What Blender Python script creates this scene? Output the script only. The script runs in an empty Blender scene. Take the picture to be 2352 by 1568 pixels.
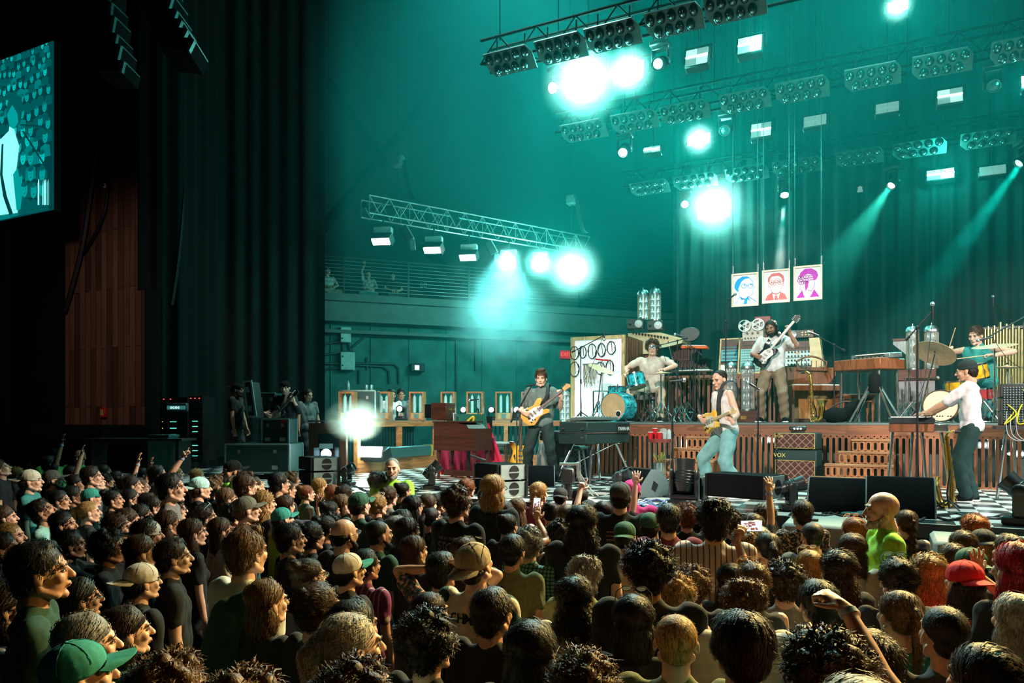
import bpy, bmesh, math, random
import numpy as np
from mathutils import Vector, Matrix, Euler, noise
random.seed(7)
sc = bpy.context.scene
COL = sc.collection
V = Vector
R = math.radians
# ------------------------------------------------------------------ camera, world, exposure
F = 1700.0; CZ = 2.3; HZ = 965.0; CA, SA = .893, .450
cam = bpy.data.cameras.new('camera'); co = bpy.data.objects.new('camera', cam); COL.objects.link(co)
cam.sensor_width = 36; cam.lens = 36*F/2352; cam.shift_y = (HZ-784)/2352; cam.clip_end = 200; cam.clip_start = .05
co.location = (0, 0, CZ); co.rotation_euler = (math.pi/2, 0, math.atan2(SA, CA)); sc.camera = co
sc.view_settings.view_transform = 'Standard'; sc.view_settings.look = 'None'
sc.view_settings.gamma = 1; sc.view_settings.use_curve_mapping = False; sc.view_settings.exposure = 0.0
c = sc.cycles
c.max_bounces = 4; c.diffuse_bounces = 1; c.glossy_bounces = 2; c.transmission_bounces = 3; c.transparent_max_bounces = 28
c.volume_bounces = 0; c.use_denoising = True; c.use_adaptive_sampling = True; c.adaptive_threshold = .04
c.sample_clamp_indirect = 4; c.caustics_reflective = False; c.caustics_refractive = False
wd = bpy.data.worlds.new('night'); sc.world = wd; wd.use_nodes = True
wd.node_tree.nodes['Background'].inputs[0].default_value = (.001, .006, .006, 1)
wd.node_tree.nodes['Background'].inputs[1].default_value = .4

def ray(px, Y):
    r = (px-1176)/F
    d = Y/(SA*r+CA)
    return r, d
def W(px, py, Y):                       # point of the plane y=Y seen at a pixel
    r, d = ray(px, Y)
    return V((d*(CA*r-SA), Y, CZ-(py-HZ)/F*d))
def P(px, py, d):                       # point at a depth along the lens axis
    cx = (px-1176)/F*d
    return V((cx*CA-d*SA, cx*SA+d*CA, CZ-(py-HZ)/F*d))
def G(px, py, z):                       # point of the level z seen at a pixel
    return P(px, py, (CZ-z)*F/(py-HZ))
def ppm(px, Y):
    return F/ray(px, Y)[1]
STAGE, DECK = 1.3, 2.26

# ------------------------------------------------------------------ lamps: haze beams, stage wash, crowd rim light
TEAL = (.045, 1, .82)
def pt(loc, e, col=TEAL, r=.12, name='lamp_light'):
    l = bpy.data.lights.new(name, 'POINT'); l.energy = e; l.color = col; l.shadow_soft_size = r
    o = bpy.data.objects.new(name, l); o.location = loc; COL.objects.link(o); return o
def spot(loc, tgt, e, size, col=(1, 1, 1), blend=.3, r=.1, name='spot_light'):
    l = bpy.data.lights.new(name, 'SPOT'); l.energy = e; l.color = col; l.spot_size = R(size); l.spot_blend = blend
    l.shadow_soft_size = r
    o = bpy.data.objects.new(name, l); o.location = loc; COL.objects.link(o)
    o.rotation_euler = (V(tgt)-V(loc)).to_track_quat('-Z', 'Y').to_euler(); return o
def beam(a, b, *k): a, b = V(a), V(b); spot(a+(b-a).normalized()*.42, b, *k)
pt(P(1340, 190, 12.6), 470, TEAL, .45); pt(P(1445, 165, 12.6), 190, TEAL, .4)
pt(P(1605, 318, 15.4), 170, TEAL, .4); pt(P(1640, 475, 18.6), 430, TEAL, .5)
pt(P(1315, 618, 21), 360, TEAL, .4); pt(P(1240, 605, 20.6), 180); pt(P(1170, 600, 20), 110)
pt(P(1740, 95, 12.2), 34); pt(P(2062, 16, 11.4), 110, TEAL, .35); pt(P(2170, 400, 16), 75); pt(P(2352, 190, 12.5), 40)
pt(P(826, 975, 13.3), 60, (.6, 1, .8)); pt(P(1150, 690, 17.2), 60)
pt(P(1186, 935, 15.3), 30, (.1, 1, .95))
for q_ in ((1340, 190, 12.5, 75), (1445, 165, 12.5, 38), (1605, 320, 15.3, 30), (1640, 475, 18.5, 90), (1315, 618, 20.7, 110), (1240, 605, 20.3, 40), (1168, 600, 19.6, 30), (2062, 15, 11.2, 14)): pt(P(*q_[:3]), q_[3], (.8, 1, .97), .05)
# beams that show in the haze
beam(P(1803, 432, 17.6), P(1788, 640, 16.6), 14000, 8, (.8, 1, .92), .6, .05)
beam(P(2055, 412, 17), P(1965, 545, 15), 9000, 12, (1, .8, .6), .6, .05)
beam(P(2362, 352, 14.6), P(2190, 590, 13), 11000, 8, TEAL, .6, .05)
beam(P(1435, 335, 15.5), P(1425, 600, 15.5), 500, 10, TEAL, .7, .05)
# front-of-house wash on the band
spot((-3, -2.5, 9.5), (-2.3, 13, 2.3), 11000, 31, (1, .9, .8), .8, .15)
spot((-1, -2, 9.5), (-7.5, 12.7, 2.0), 9000, 17.5, (1, .86, .7), .5, .15)
spot((5.5, -3, 9.5), (4.0, 13, 2.5), 15000, 31, (1, .9, .8), .4, .15)
spot((3.5, -3, 9.8), P(1786, 655, 16.2), 11000, 8, (1, .97, .94), .5, .1)  # unseen spot added to whiten the portrait posters
# side light low from the wings, stage right
spot((12.3, 6, 7.5), (1.5, 12, 2), 5000, 36, (.7, 1, .95), .5, .15)
# cold overhead wash on the stage floor
spot((0, 12.5, 15.6), (-.5, 10.3, 1.3), 10000, 52, (.45, 1, .92), 1, .3)
spot((6, 12, 15.6), (5, 10, 1.3), 12000, 52, (.8, 1, .94), 1, .3)
spot((-6, 13, 15.6), (-7, 10.8, 1.3), 10000, 52, (.6, 1, .95), 1, .3)
# warm and cold rim spots added over the stage for the crowd, without fixtures
spot((1.5, 10.3, 6.6), (.9, 3.2, 1.6), 9500, 70, (1, .62, .16), .9, .15)
spot((9.5, 9.5, 6.5), (2.2, 4.0, 1.6), 1400, 60, (1, .55, .1), .9, .15)
spot((-3.2, 10.3, 7.2), (-1.4, 4.6, 1.6), 2600, 58, (.8, 1, .9), .9, .15)
spot((1.5, 10.2, 6.8), (-4.7, 7.0, 1.6), 8500, 40, (1, .84, .62), .9, .2)
spot((3, 11.2, 8.2), (1.0, 3.5, 1.6), 1600, 60, (.15, 1, .88), .9, .2)
# dim warm spot added out of view to brighten the timber wall
spot((-8, 3, 7), W(262, 760, 10.5), 800, 38, (1, .72, .6), .9, .3)

# ------------------------------------------------------------------ materials
MATS = {}
def M(name, col=(.5, .5, .5), rough=.5, metal=0, emit=None, es=1, kind=None, sc_=8, bump=.0, var=.12, spec=.5, alpha=None, trans=None, col2=None):
    if name in MATS: return MATS[name]
    m = bpy.data.materials.new(name); m.use_nodes = True; nt = m.node_tree; N = nt.nodes; L = nt.links
    b = N['Principled BSDF']
    b.inputs['Roughness'].default_value = rough; b.inputs['Metallic'].default_value = metal
    b.inputs['Specular IOR Level'].default_value = spec
    b.inputs['Base Color'].default_value = (*col, 1)
    tc = N.new('ShaderNodeTexCoord')
    def ramp(fac, a, bcol, p0=.35, p1=.65):
        r = N.new('ShaderNodeValToRGB'); r.color_ramp.elements[0].position = p0; r.color_ramp.elements[1].position = p1
        r.color_ramp.elements[0].color = (*a, 1); r.color_ramp.elements[1].color = (*bcol, 1); L.new(fac, r.inputs[0]); return r.outputs[0]
    dk = tuple(x*(1-var) for x in col); lt = tuple(min(1, x*(1+var)) for x in col)
    def mapped(s):
        mp = N.new('ShaderNodeMapping'); mp.inputs['Scale'].default_value = s; L.new(tc.outputs['Object'], mp.inputs[0]); return mp.outputs[0]
    hgt = None
    if kind == 'wood':
        n = N.new('ShaderNodeTexNoise'); n.inputs['Scale'].default_value = sc_; n.inputs['Detail'].default_value = 4
        L.new(mapped((1, 1, .12) if col2 != 'h' else (.12, 1, 1)), n.inputs['Vector'])
        wv = N.new('ShaderNodeMath'); wv.operation = 'FRACT'; ml = N.new('ShaderNodeMath'); ml.operation = 'MULTIPLY'; ml.inputs[1].default_value = 7
        L.new(n.outputs['Fac'], ml.inputs[0]); L.new(ml.outputs[0], wv.inputs[0])
        L.new(ramp(wv.outputs[0], tuple(x*.6 for x in col), lt, 0, 1), b.inputs['Base Color']); hgt = wv.outputs[0]
    elif kind == 'hair':
        n = N.new('ShaderNodeTexNoise'); n.inputs['Scale'].default_value = 170; n.inputs['Detail'].default_value = 2
        L.new(mapped((1, 1, .1)), n.inputs['Vector'])
        L.new(ramp(n.outputs['Fac'], tuple(x*.45 for x in col), tuple(min(1, x*1.5) for x in col)), b.inputs['Base Color'])
        b.inputs['Specular IOR Level'].default_value = .3; hgt = n.outputs['Fac']; bump = .3
    elif kind == 'checker':
        n = N.new('ShaderNodeTexChecker'); n.inputs['Scale'].default_value = sc_; L.new(tc.outputs['Object'], n.inputs['Vector'])
        n.inputs['Color1'].default_value = (*col, 1); n.inputs['Color2'].default_value = (*col2, 1); L.new(n.outputs['Color'], b.inputs['Base Color'])
    elif kind == 'stripes':
        n = N.new('ShaderNodeTexWave'); n.inputs['Scale'].default_value = sc_; n.bands_direction = 'X'
        L.new(tc.outputs['Object'], n.inputs['Vector']); L.new(ramp(n.outputs['Fac'], col2, col, .08, .16), b.inputs['Base Color'])
    elif kind == 'plaid':
        a = N.new('ShaderNodeTexWave'); a.inputs['Scale'].default_value = sc_; a.bands_direction = 'X'; L.new(tc.outputs['Object'], a.inputs['Vector'])
        d = N.new('ShaderNodeTexWave'); d.inputs['Scale'].default_value = sc_; d.bands_direction = 'Z'; L.new(tc.outputs['Object'], d.inputs['Vector'])
        mx = N.new('ShaderNodeMath'); mx.operation = 'MULTIPLY'; L.new(a.outputs['Fac'], mx.inputs[0]); L.new(d.outputs['Fac'], mx.inputs[1])
        L.new(ramp(mx.outputs[0], col2, col, .08, .3), b.inputs['Base Color'])
    elif kind == 'floral':
        n = N.new('ShaderNodeTexVoronoi'); n.inputs['Scale'].default_value = sc_; L.new(tc.outputs['Object'], n.inputs['Vector'])
        n2 = N.new('ShaderNodeTexNoise'); n2.inputs['Scale'].default_value = sc_*1.5; L.new(tc.outputs['Object'], n2.inputs['Vector'])
        L.new(ramp(n2.outputs['Fac'], col, col2, .52, .56), b.inputs['Base Color'])
    elif kind == 'tol':                                     # grille cloth with diamond piping
        a = N.new('ShaderNodeTexWave'); a.inputs['Scale'].default_value = sc_; a.bands_direction = 'DIAGONAL'; L.new(mapped((1, 0, 1)), a.inputs['Vector'])
        d = N.new('ShaderNodeTexWave'); d.inputs['Scale'].default_value = sc_; d.bands_direction = 'DIAGONAL'; L.new(mapped((1, 0, -1)), d.inputs['Vector'])
        mx = N.new('ShaderNodeMath'); mx.operation = 'MINIMUM'; L.new(a.outputs['Fac'], mx.inputs[0]); L.new(d.outputs['Fac'], mx.inputs[1])
        L.new(ramp(mx.outputs[0], col2, col, .02, .1), b.inputs['Base Color'])
    elif kind == 'planks':
        n = N.new('ShaderNodeTexBrick'); n.inputs['Scale'].default_value = 1; n.inputs['Mortar Size'].default_value = .006
        n.inputs['Brick Width'].default_value = 2.6; n.inputs['Row Height'].default_value = .19; n.inputs['Bias'].default_value = -.2
        mp = N.new('ShaderNodeMapping'); mp.inputs['Rotation'].default_value = (R(90), R(90), 0); L.new(tc.outputs['Object'], mp.inputs[0]); 
        sx = N.new('ShaderNodeSeparateXYZ'); cx = N.new('ShaderNodeCombineXYZ'); L.new(tc.outputs['Object'], sx.inputs[0])
        L.new(sx.outputs['Z'], cx.inputs['X']); L.new(sx.outputs['X'], cx.inputs['Y']); L.new(cx.outputs[0], n.inputs['Vector'])
        n.inputs['Color1'].default_value = (*tuple(x*.45 for x in col), 1); n.inputs['Color2'].default_value = (*tuple(x*1.35 for x in col), 1); n.inputs['Mortar'].default_value = (.003, .002, .001, 1)
        g = N.new('ShaderNodeTexNoise'); g.inputs['Scale'].default_value = 14; L.new(mapped((1, 1, .08)), g.inputs['Vector'])
        mx = N.new('ShaderNodeMixRGB'); mx.blend_type = 'MULTIPLY'; mx.inputs[0].default_value = .6
        L.new(n.outputs['Color'], mx.inputs[1]); L.new(g.outputs['Fac'], mx.inputs[2]); L.new(mx.outputs[0], b.inputs['Base Color'])
    else:
        n = N.new('ShaderNodeTexNoise'); n.inputs['Scale'].default_value = sc_; n.inputs['Detail'].default_value = 3
        L.new(tc.outputs['Object'], n.inputs['Vector'])
        L.new(ramp(n.outputs['Fac'], dk, lt), b.inputs['Base Color']); hgt = n.outputs['Fac']
    if bump and hgt is not None:
        bp = N.new('ShaderNodeBump'); bp.inputs['Strength'].default_value = bump; bp.inputs['Distance'].default_value = .01
        L.new(hgt, bp.inputs['Height']); L.new(bp.outputs[0], b.inputs['Normal'])
    if emit: b.inputs['Emission Color'].default_value = (*emit, 1); b.inputs['Emission Strength'].default_value = es
    if trans: b.inputs['Transmission Weight'].default_value = trans
    if alpha: b.inputs['Alpha'].default_value = alpha
    if emit and es > 3: m.cycles.emission_sampling = 'NONE'
    MATS[name] = m
    return m
def skinmat(name, col):
    if name in MATS: return MATS[name]
    m = M(name, col, .48, sc_=30, var=.08, bump=.05); b = m.node_tree.nodes['Principled BSDF']
    b.inputs['Coat Weight'].default_value = .08; return m
BLK = M('black_plastic', (.012, .013, .014), .45)
BLKM = M('black_matte', (.005, .006, .006), .9, spec=.15)
CHR = M('chrome', (.75, .78, .78), .18, 1)
STEEL = M('brushed_steel', (.5, .52, .52), .35, 1)
DARKM = M('dark_metal', (.05, .055, .055), .4, .8)
WOODO = M('orange_oak', (.27, .085, .028), .45, kind='wood', sc_=5, bump=.15)
WOODH = M('oak_board', (.46, .16, .05), .45, kind='wood', sc_=5, col2='h', bump=.1)
WOODD = M('walnut', (.08, .028, .014), .4, kind='wood', sc_=5, bump=.1)
WOODR = M('red_mahogany', (.085, .025, .014), .3, kind='wood', sc_=5, col2='h')
PINE = M('pale_pine', (.72, .45, .2), .5, kind='wood', sc_=4)
CREAM = M('cream_laminate', (.8, .63, .36), .5)
WHITE = M('white_paint', (.8, .8, .78), .5)
BRASS = M('lacquered_brass', (.85, .5, .12), .22, 1)
GLASS = M('clear_glass', (.8, .95, .93), .05, alpha=.22)
CABLE = M('black_rubber', (.01, .01, .01), .5)
TOLEX = M('dark_teal_vinyl', (.012, .035, .033), .6, sc_=80, bump=.1)

# ------------------------------------------------------------------ mesh building
class MB:
    def __init__(s): s.v = []; s.f = []; s.mi = []; s.m = 0
    def add(s, vs, fs, X=None):
        n = len(s.v)
        s.v += [X @ V(p) for p in vs] if X is not None else [V(p) for p in vs]
        s.f += [[i+n for i in f] for f in fs]; s.mi += [s.m]*len(fs); return s
    def box(s, c, d, rot=None, bev=0, X=None):
        x, y, z = (q/2 for q in d)
        mt = Matrix.Translation(c) @ (Euler(rot).to_matrix().to_4x4() if rot else Matrix())
        if X is not None: mt = X @ mt
        b = min(bev, x*.9, y*.9, z*.9)
        if b <= 0:
            vs = [(i*x, j*y, k*z) for k in (-1, 1) for j in (-1, 1) for i in (-1, 1)]
            return s.add(vs, [(0, 2, 3, 1), (4, 5, 7, 6), (0, 1, 5, 4), (1, 3, 7, 5), (3, 2, 6, 7), (2, 0, 4, 6)], mt)
        vs = []; idx = {}
        for k in (-1, 1):
            for j in (-1, 1):
                for i in (-1, 1):
                    for a in range(3):
                        q = [i*(x-b), j*(y-b), k*(z-b)]; q[a] = (i*x, j*y, k*z)[a]; idx[(i, j, k, a)] = len(vs); vs.append(q)
        fs = []
        for a in range(3):
            u, w = [(1, 2), (2, 0), (0, 1)][a]
            for sg in (-1, 1):
                f = []
                for p, q in ((-1, -1), (1, -1), (1, 1), (-1, 1)):
                    t = [0, 0, 0]; t[a] = sg; t[u] = p; t[w] = q; f.append(idx[(*t, a)])
                fs.append(f if sg > 0 else f[::-1])
            for p in (-1, 1):
                for q in (-1, 1):
                    f = []
                    for sg, ax in ((-1, u), (-1, w), (1, w), (1, u)):
                        t = [0, 0, 0]; t[a] = sg; t[u] = p; t[w] = q; f.append(idx[(*t, ax)])
                    fs.append(f if p*q < 0 else f[::-1])
        for i in (-1, 1):
            for j in (-1, 1):
                for k in (-1, 1):
                    f = [idx[(i, j, k, a)] for a in range(3)]; fs.append(f if i*j*k > 0 else f[::-1])
        return s.add(vs, fs, mt)
    def span(s, lo, hi, bev=0):
        return s.box([(a+b)/2 for a, b in zip(lo, hi)], [abs(b-a) for a, b in zip(lo, hi)], bev=bev)
    def cyl(s, p0, p1, r0, r1=None, n=10, X=None):
        r1 = r0 if r1 is None else r1
        p0 = V(p0); p1 = V(p1); q = (p1-p0).to_track_quat('Z', 'Y').to_matrix()
        vs = []
        for p, r in ((p0, r0), (p1, r1)):
            vs += [p+q @ V((r*math.cos(2*math.pi*i/n), r*math.sin(2*math.pi*i/n), 0)) for i in range(n)]
        fs = [(i, (i+1) % n, n+(i+1) % n, n+i) for i in range(n)]+[tuple(range(n))[::-1], tuple(range(n, 2*n))]
        return s.add(vs, fs, X)
    def tube(s, pts, r, n=6, closed=False, X=None):
        pts = [V(p) for p in pts]; k = len(pts); vs = []; rr = r if isinstance(r, (list, tuple)) else [r]*k
        up = V((0, 0, 1)); fr = None
        for i, p in enumerate(pts):
            a = pts[(i-1) % k] if (closed or i) else p; b = pts[(i+1) % k] if (closed or i < k-1) else p
            t = (b-a).normalized() if (b-a).length > 1e-9 else V((0, 0, 1))
            if fr is None: fr = t.orthogonal().normalized()
            fr = (fr-t*fr.dot(t)); fr = fr.normalized() if fr.length > 1e-6 else t.orthogonal().normalized()
            bn = t.cross(fr)
            vs += [p+(fr*math.cos(2*math.pi*j/n)+bn*math.sin(2*math.pi*j/n))*rr[i] for j in range(n)]
        fs = []
        for i in range(k if closed else k-1):
            for j in range(n):
                fs.append((i*n+j, i*n+(j+1) % n, ((i+1) % k)*n+(j+1) % n, ((i+1) % k)*n+j))
        if not closed: fs += [tuple(range(n))[::-1], tuple(range((k-1)*n, k*n))]
        return s.add(vs, fs, X)
    def ball(s, c, r, u=12, w=8, rot=None, X=None):
        rx, ry, rz = r if isinstance(r, (tuple, list)) else (r, r, r)
        mt = Matrix.Translation(c) @ (Euler(rot).to_matrix().to_4x4() if rot else Matrix())
        if X is not None: mt = X @ mt
        vs = [(0, 0, rz)]
        for j in range(1, w):
            a = math.pi*j/w
            vs += [(rx*math.sin(a)*math.cos(2*math.pi*i/u), ry*math.sin(a)*math.sin(2*math.pi*i/u), rz*math.cos(a)) for i in range(u)]
        vs.append((0, 0, -rz)); fs = []
        for i in range(u): fs.append((0, 1+i, 1+(i+1) % u))
        for j in range(w-2):
            for i in range(u):
                a = 1+j*u; fs.append((a+i, a+u+i, a+u+(i+1) % u, a+(i+1) % u))
        a = 1+(w-2)*u
        for i in range(u): fs.append((a+i, a+u, a+(i+1) % u))
        return s.add(vs, fs, mt)
    def lathe(s, prof, n=20, c=(0, 0, 0), X=None):      # profile of (r, z)
        mt = Matrix.Translation(c)
        if X is not None: mt = X @ mt
        vs = []
        for r, z in prof: vs += [(max(r, 1e-4)*math.cos(2*math.pi*i/n), max(r, 1e-4)*math.sin(2*math.pi*i/n), z) for i in range(n)]
        fs = [(j*n+i, j*n+(i+1) % n, (j+1)*n+(i+1) % n, (j+1)*n+i) for j in range(len(prof)-1) for i in range(n)]
        return s.add(vs, fs, mt)
    def prism(s, poly, d, X=None, bev=0):                # outline in x,z ; thickness d along y, centred
        n = len(poly); cx = sum(p[0] for p in poly)/n; cz = sum(p[1] for p in poly)/n
        lay = [(-d/2, 1)] + ([(-d/2, 1)] if 0 else []) + [(d/2, 1)]
        if bev:
            k = 1-bev; lay = [(-d/2, k), (-d/2*.6, 1), (d/2*.6, 1), (d/2, k)]
        vs = [(cx+(p[0]-cx)*k, y, cz+(p[1]-cz)*k) for y, k in lay for p in poly]
        fs = [(j*n+i, j*n+(i+1) % n, (j+1)*n+(i+1) % n, (j+1)*n+i) for j in range(len(lay)-1) for i in range(n)]
        fs += [tuple(range(n))[::-1], tuple(range((len(lay)-1)*n, len(lay)*n))]
        return s.add(vs, fs, X)
    def frame(s, x0, x1, z0, z1, y, w, d):
        for a, b, e, f in ((x0, x1, z1-w, z1), (x0, x1, z0, z0+w), (x0, x0+w, z0+w, z1-w), (x1-w, x1, z0+w, z1-w)):
            s.span((a, y-d/2, e), (b, y+d/2, f))
        return s
    def mesh(s, name, mats, smooth=None):
        me = bpy.data.meshes.new(name); me.from_pydata(s.v, [], s.f)
        for m in (mats if isinstance(mats, (list, tuple)) else [mats]): me.materials.append(m)
        me.polygons.foreach_set('material_index', s.mi)
        bm = bmesh.new(); bm.from_mesh(me); bmesh.ops.recalc_face_normals(bm, faces=bm.faces); bm.to_mesh(me); bm.free()
        if smooth: me.shade_smooth() if hasattr(me, 'shade_smooth') else None
        if smooth and smooth < 3.2: me.set_sharp_from_angle(angle=smooth)
        return me
    def build(s, name, mats, parent=None, smooth=.7, label=None):
        return put(name, s.mesh(name, mats, smooth), parent, label)
def put(name, me, parent=None, label=None):
    o = bpy.data.objects.new(name, me); COL.objects.link(o)
    if parent is not None: o.parent = parent
    if label: o['label'] = label
    return o
def tag(o, label, cat, group=None, kind=None):
    o['label'] = label; o['category'] = cat
    if group: o['group'] = group
    if kind: o['kind'] = kind
    return o
def thing(name, loc, rz, label, cat, group=None):
    o = bpy.data.objects.new(name, None); COL.objects.link(o); o.empty_display_size = .1
    o.location = loc; o.rotation_euler = (0, 0, rz); return tag(o, label, cat, group)
def struct(name, mb, mats, smooth=.7):
    o = mb.build(name, mats, None, smooth); o['kind'] = 'structure'; return o
KIDS = {}
def children(o): return [x for x in o.children]
def copy_tree(o, loc=None, rz=None, label=None, parent=None):
    cpy = o.copy(); COL.objects.link(cpy); cpy.parent = parent
    for ch in o.children: copy_tree(ch, parent=cpy)
    if loc is not None: cpy.location = loc
    if rz is not None: cpy.rotation_euler = (cpy.rotation_euler[0], cpy.rotation_euler[1], rz)
    if label: cpy['label'] = label
    return cpy
def text(s, size, mat, parent, loc, rot=(R(90), 0, 0), ext=.002, name='lettering', spacing=1, bold=0):
    cu = bpy.data.curves.new(name, 'FONT'); cu.body = s; cu.size = size; cu.extrude = ext; cu.align_x = 'CENTER'; cu.align_y = 'CENTER'
    cu.space_character = spacing; cu.offset = bold
    o = bpy.data.objects.new(name, cu); COL.objects.link(o)
    bpy.context.view_layer.update()
    me = bpy.data.meshes.new_from_object(o.evaluated_get(bpy.context.evaluated_depsgraph_get()))
    bpy.data.objects.remove(o); bpy.data.curves.remove(cu)
    me.name = name; me.materials.clear(); me.materials.append(mat)
    o = put(name, me, parent); o.location = loc; o.rotation_euler = rot
    return o
def blob(prims, vox, smooth=2, fac=.5):
    """union of capsules ('c',p0,p1,r0,r1) and ellipsoids ('e',c,(r),rot) as one continuous surface"""
    mb = MB()
    for p in prims:
        if p[0] == 'c':
            a, b = V(p[1]), V(p[2]); r0, r1 = p[3], p[4]
            if (b-a).length < 1e-5: b = a+V((0, 0, 1e-3))
            t = (b-a).normalized(); pts = []; rr = []
            for k in (0, .35, .7, .9): pts.append(a-t*r0*math.cos(k*math.pi/2)); rr.append(max(.0004, r0*math.sin(k*math.pi/2)))
            pts.append(a); rr.append(r0); pts.append(b); rr.append(r1)
            for k in (.9, .7, .35, 0): pts.append(b+t*r1*math.cos(k*math.pi/2)); rr.append(max(.0004, r1*math.sin(k*math.pi/2)))
            mb.tube(pts, rr, 12)
        else:
            mb.ball(p[1], p[2], 16, 12, p[3] if len(p) > 3 else None)
    me = bpy.data.meshes.new('tmp'); me.from_pydata(mb.v, [], mb.f)
    o = bpy.data.objects.new('tmp', me); COL.objects.link(o)
    md = o.modifiers.new('r', 'REMESH'); md.mode = 'VOXEL'; md.voxel_size = vox
    if smooth:
        sm = o.modifiers.new('s', 'SMOOTH'); sm.iterations = smooth; sm.factor = fac
    bpy.context.view_layer.update()
    out = bpy.data.meshes.new_from_object(o.evaluated_get(bpy.context.evaluated_depsgraph_get()))
    bpy.data.objects.remove(o); bpy.data.meshes.remove(me)
    return out
def merge(name, meshes, mat):
    mb = MB()
    for k, me in enumerate(meshes):
        n = len(me.vertices); co_ = np.empty(n*3); me.vertices.foreach_get('co', co_); co_ = co_.reshape(-1, 3)
        off = len(mb.v); mb.v += [V(x) for x in co_]; mb.f += [[i+off for i in p.vertices] for p in me.polygons]; mb.mi += [0]*len(me.polygons)
    out = bpy.data.meshes.new(name); out.from_pydata(mb.v, [], mb.f); out.materials.append(mat); out.shade_smooth()
    for me in meshes: bpy.data.meshes.remove(me)
    return out
def sag(a, b, s=.1, n=8):
    a, b = V(a), V(b); return [a.lerp(b, i/n)-V((0, 0, s*4*(i/n)*(1-i/n))) for i in range(n+1)]
def spline(pts, n=6):
    pts = [V(p) for p in pts]; out = []
    for i in range(len(pts)-1):
        p0 = pts[max(0, i-1)]; p1 = pts[i]; p2 = pts[i+1]; p3 = pts[min(len(pts)-1, i+2)]
        for k in range(n):
            t = k/n
            out.append(.5*((2*p1)+(p2-p0)*t+(2*p0-5*p1+4*p2-p3)*t*t+(3*p1-p0-3*p2+p3)*t**3))
    return out+[pts[-1]]
# ------------------------------------------------------------------ people
from mathutils.bvhtree import BVHTree
def xf(prims, X):
    out = []; k_ = X.to_scale()[0]; q = X.to_3x3()*(1/k_)
    for p in prims:
        if p[0] == 'c': out.append(('c', X @ V(p[1]), X @ V(p[2]), p[3]*k_, p[4]*k_))
        else:
            r = q @ (Euler(p[3]).to_matrix() if len(p) > 3 else Matrix.Identity(3)); out.append(('e', X @ V(p[1]), tuple(x*k_ for x in p[2]), r.to_euler()))
    return out
HEADP = [('e', (0, -.012, .03), (.076, .097, .088)), ('e', (0, .028, -.02), (.06, .06, .088)), ('e', (0, .03, -.07), (.046, .048, .036)),
         ('e', (0, .07, -.095), (.021, .018, .018)), ('c', (-.05, -.01, -.05), (-.03, .045, -.09), .022, .017), ('c', (.05, -.01, -.05), (.03, .045, -.09), .022, .017),
         ('e', (-.036, .058, -.02), (.024, .024, .026)), ('e', (.036, .058, -.02), (.024, .024, .026)), ('c', (-.036, .078, .026), (.036, .078, .026), .0125, .0125),
         ('c', (0, .088, .012), (0, .108, -.02), .0085, .011), ('e', (0, .106, -.026), (.0165, .014, .0095)), ('e', (0, .086, -.05), (.021, .014, .0075)),
         ('e', (0, .084, -.062), (.018, .013, .0075)), ('e', (-.078, -.008, -.008), (.008, .019, .031), (.25, .1, -.25)), ('e', (.078, -.008, -.008), (.008, .019, .031), (.25, -.1, .25)),
         ('c', (0, -.02, -.05), (0, -.045, -.12), .052, .054)]
def ik(a, c, l1, l2, hint):
    a, c = V(a), V(c); d = c-a; L = min(d.length, (l1+l2)*.998); n = d.normalized(); c = a+n*L
    x = (l1*l1-l2*l2+L*L)/(2*L); y = math.sqrt(max(0, l1*l1-x*x)); h = V(hint); h = h-n*h.dot(n)
    h = h.normalized() if h.length > 1e-4 else n.orthogonal(); return a+n*x+h*y, c
def hand(w, f, nrm, ts, curl=.4, spread=.12, point=False, tc=.3):
    """w wrist, f finger direction, nrm where the palm faces, ts thumb side (+1/-1)"""
    f = V(f).normalized(); nrm = V(nrm); nrm = (nrm-f*nrm.dot(f)).normalized(); ac = f.cross(nrm)*ts; w = V(w)
    q = Matrix((ac, f, nrm)).transposed().to_euler()
    out = [('e', w+f*.05, (.04, .052, .017), q), ('c', w-f*.03, w+f*.03, .026, .026)]
    for i, (o_, l) in enumerate(((.03, .072), (.01, .08), (-.011, .075), (-.03, .06))):
        cu = curl*(0.0 if point and i == 0 else 1); sp = spread*(1.5-i)*.5
        if point and i: cu = 1.3
        p = w+f*.088+ac*o_; d = (f+ac*sp).normalized(); r = .0098
        for k, s_ in enumerate((.42, .33, .25)):
            a = cu*(k+.6); dd = (d*math.cos(a)+nrm*math.sin(a)).normalized(); p2 = p+dd*l*s_; out.append(('c', p, p2, r, r*.92)); p = p2; r *= .93
    p = w+f*.03+ac*.032; d = (ac*.75+f*.75+nrm*tc).normalized(); p2 = p+d*.035; d2 = (ac*.3+f*.9+nrm*(tc+.1)).normalized()
    return out+[('c', p, p2, .013, .0115), ('c', p2, p2+d2*.032, .0112, .0095)]
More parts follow.
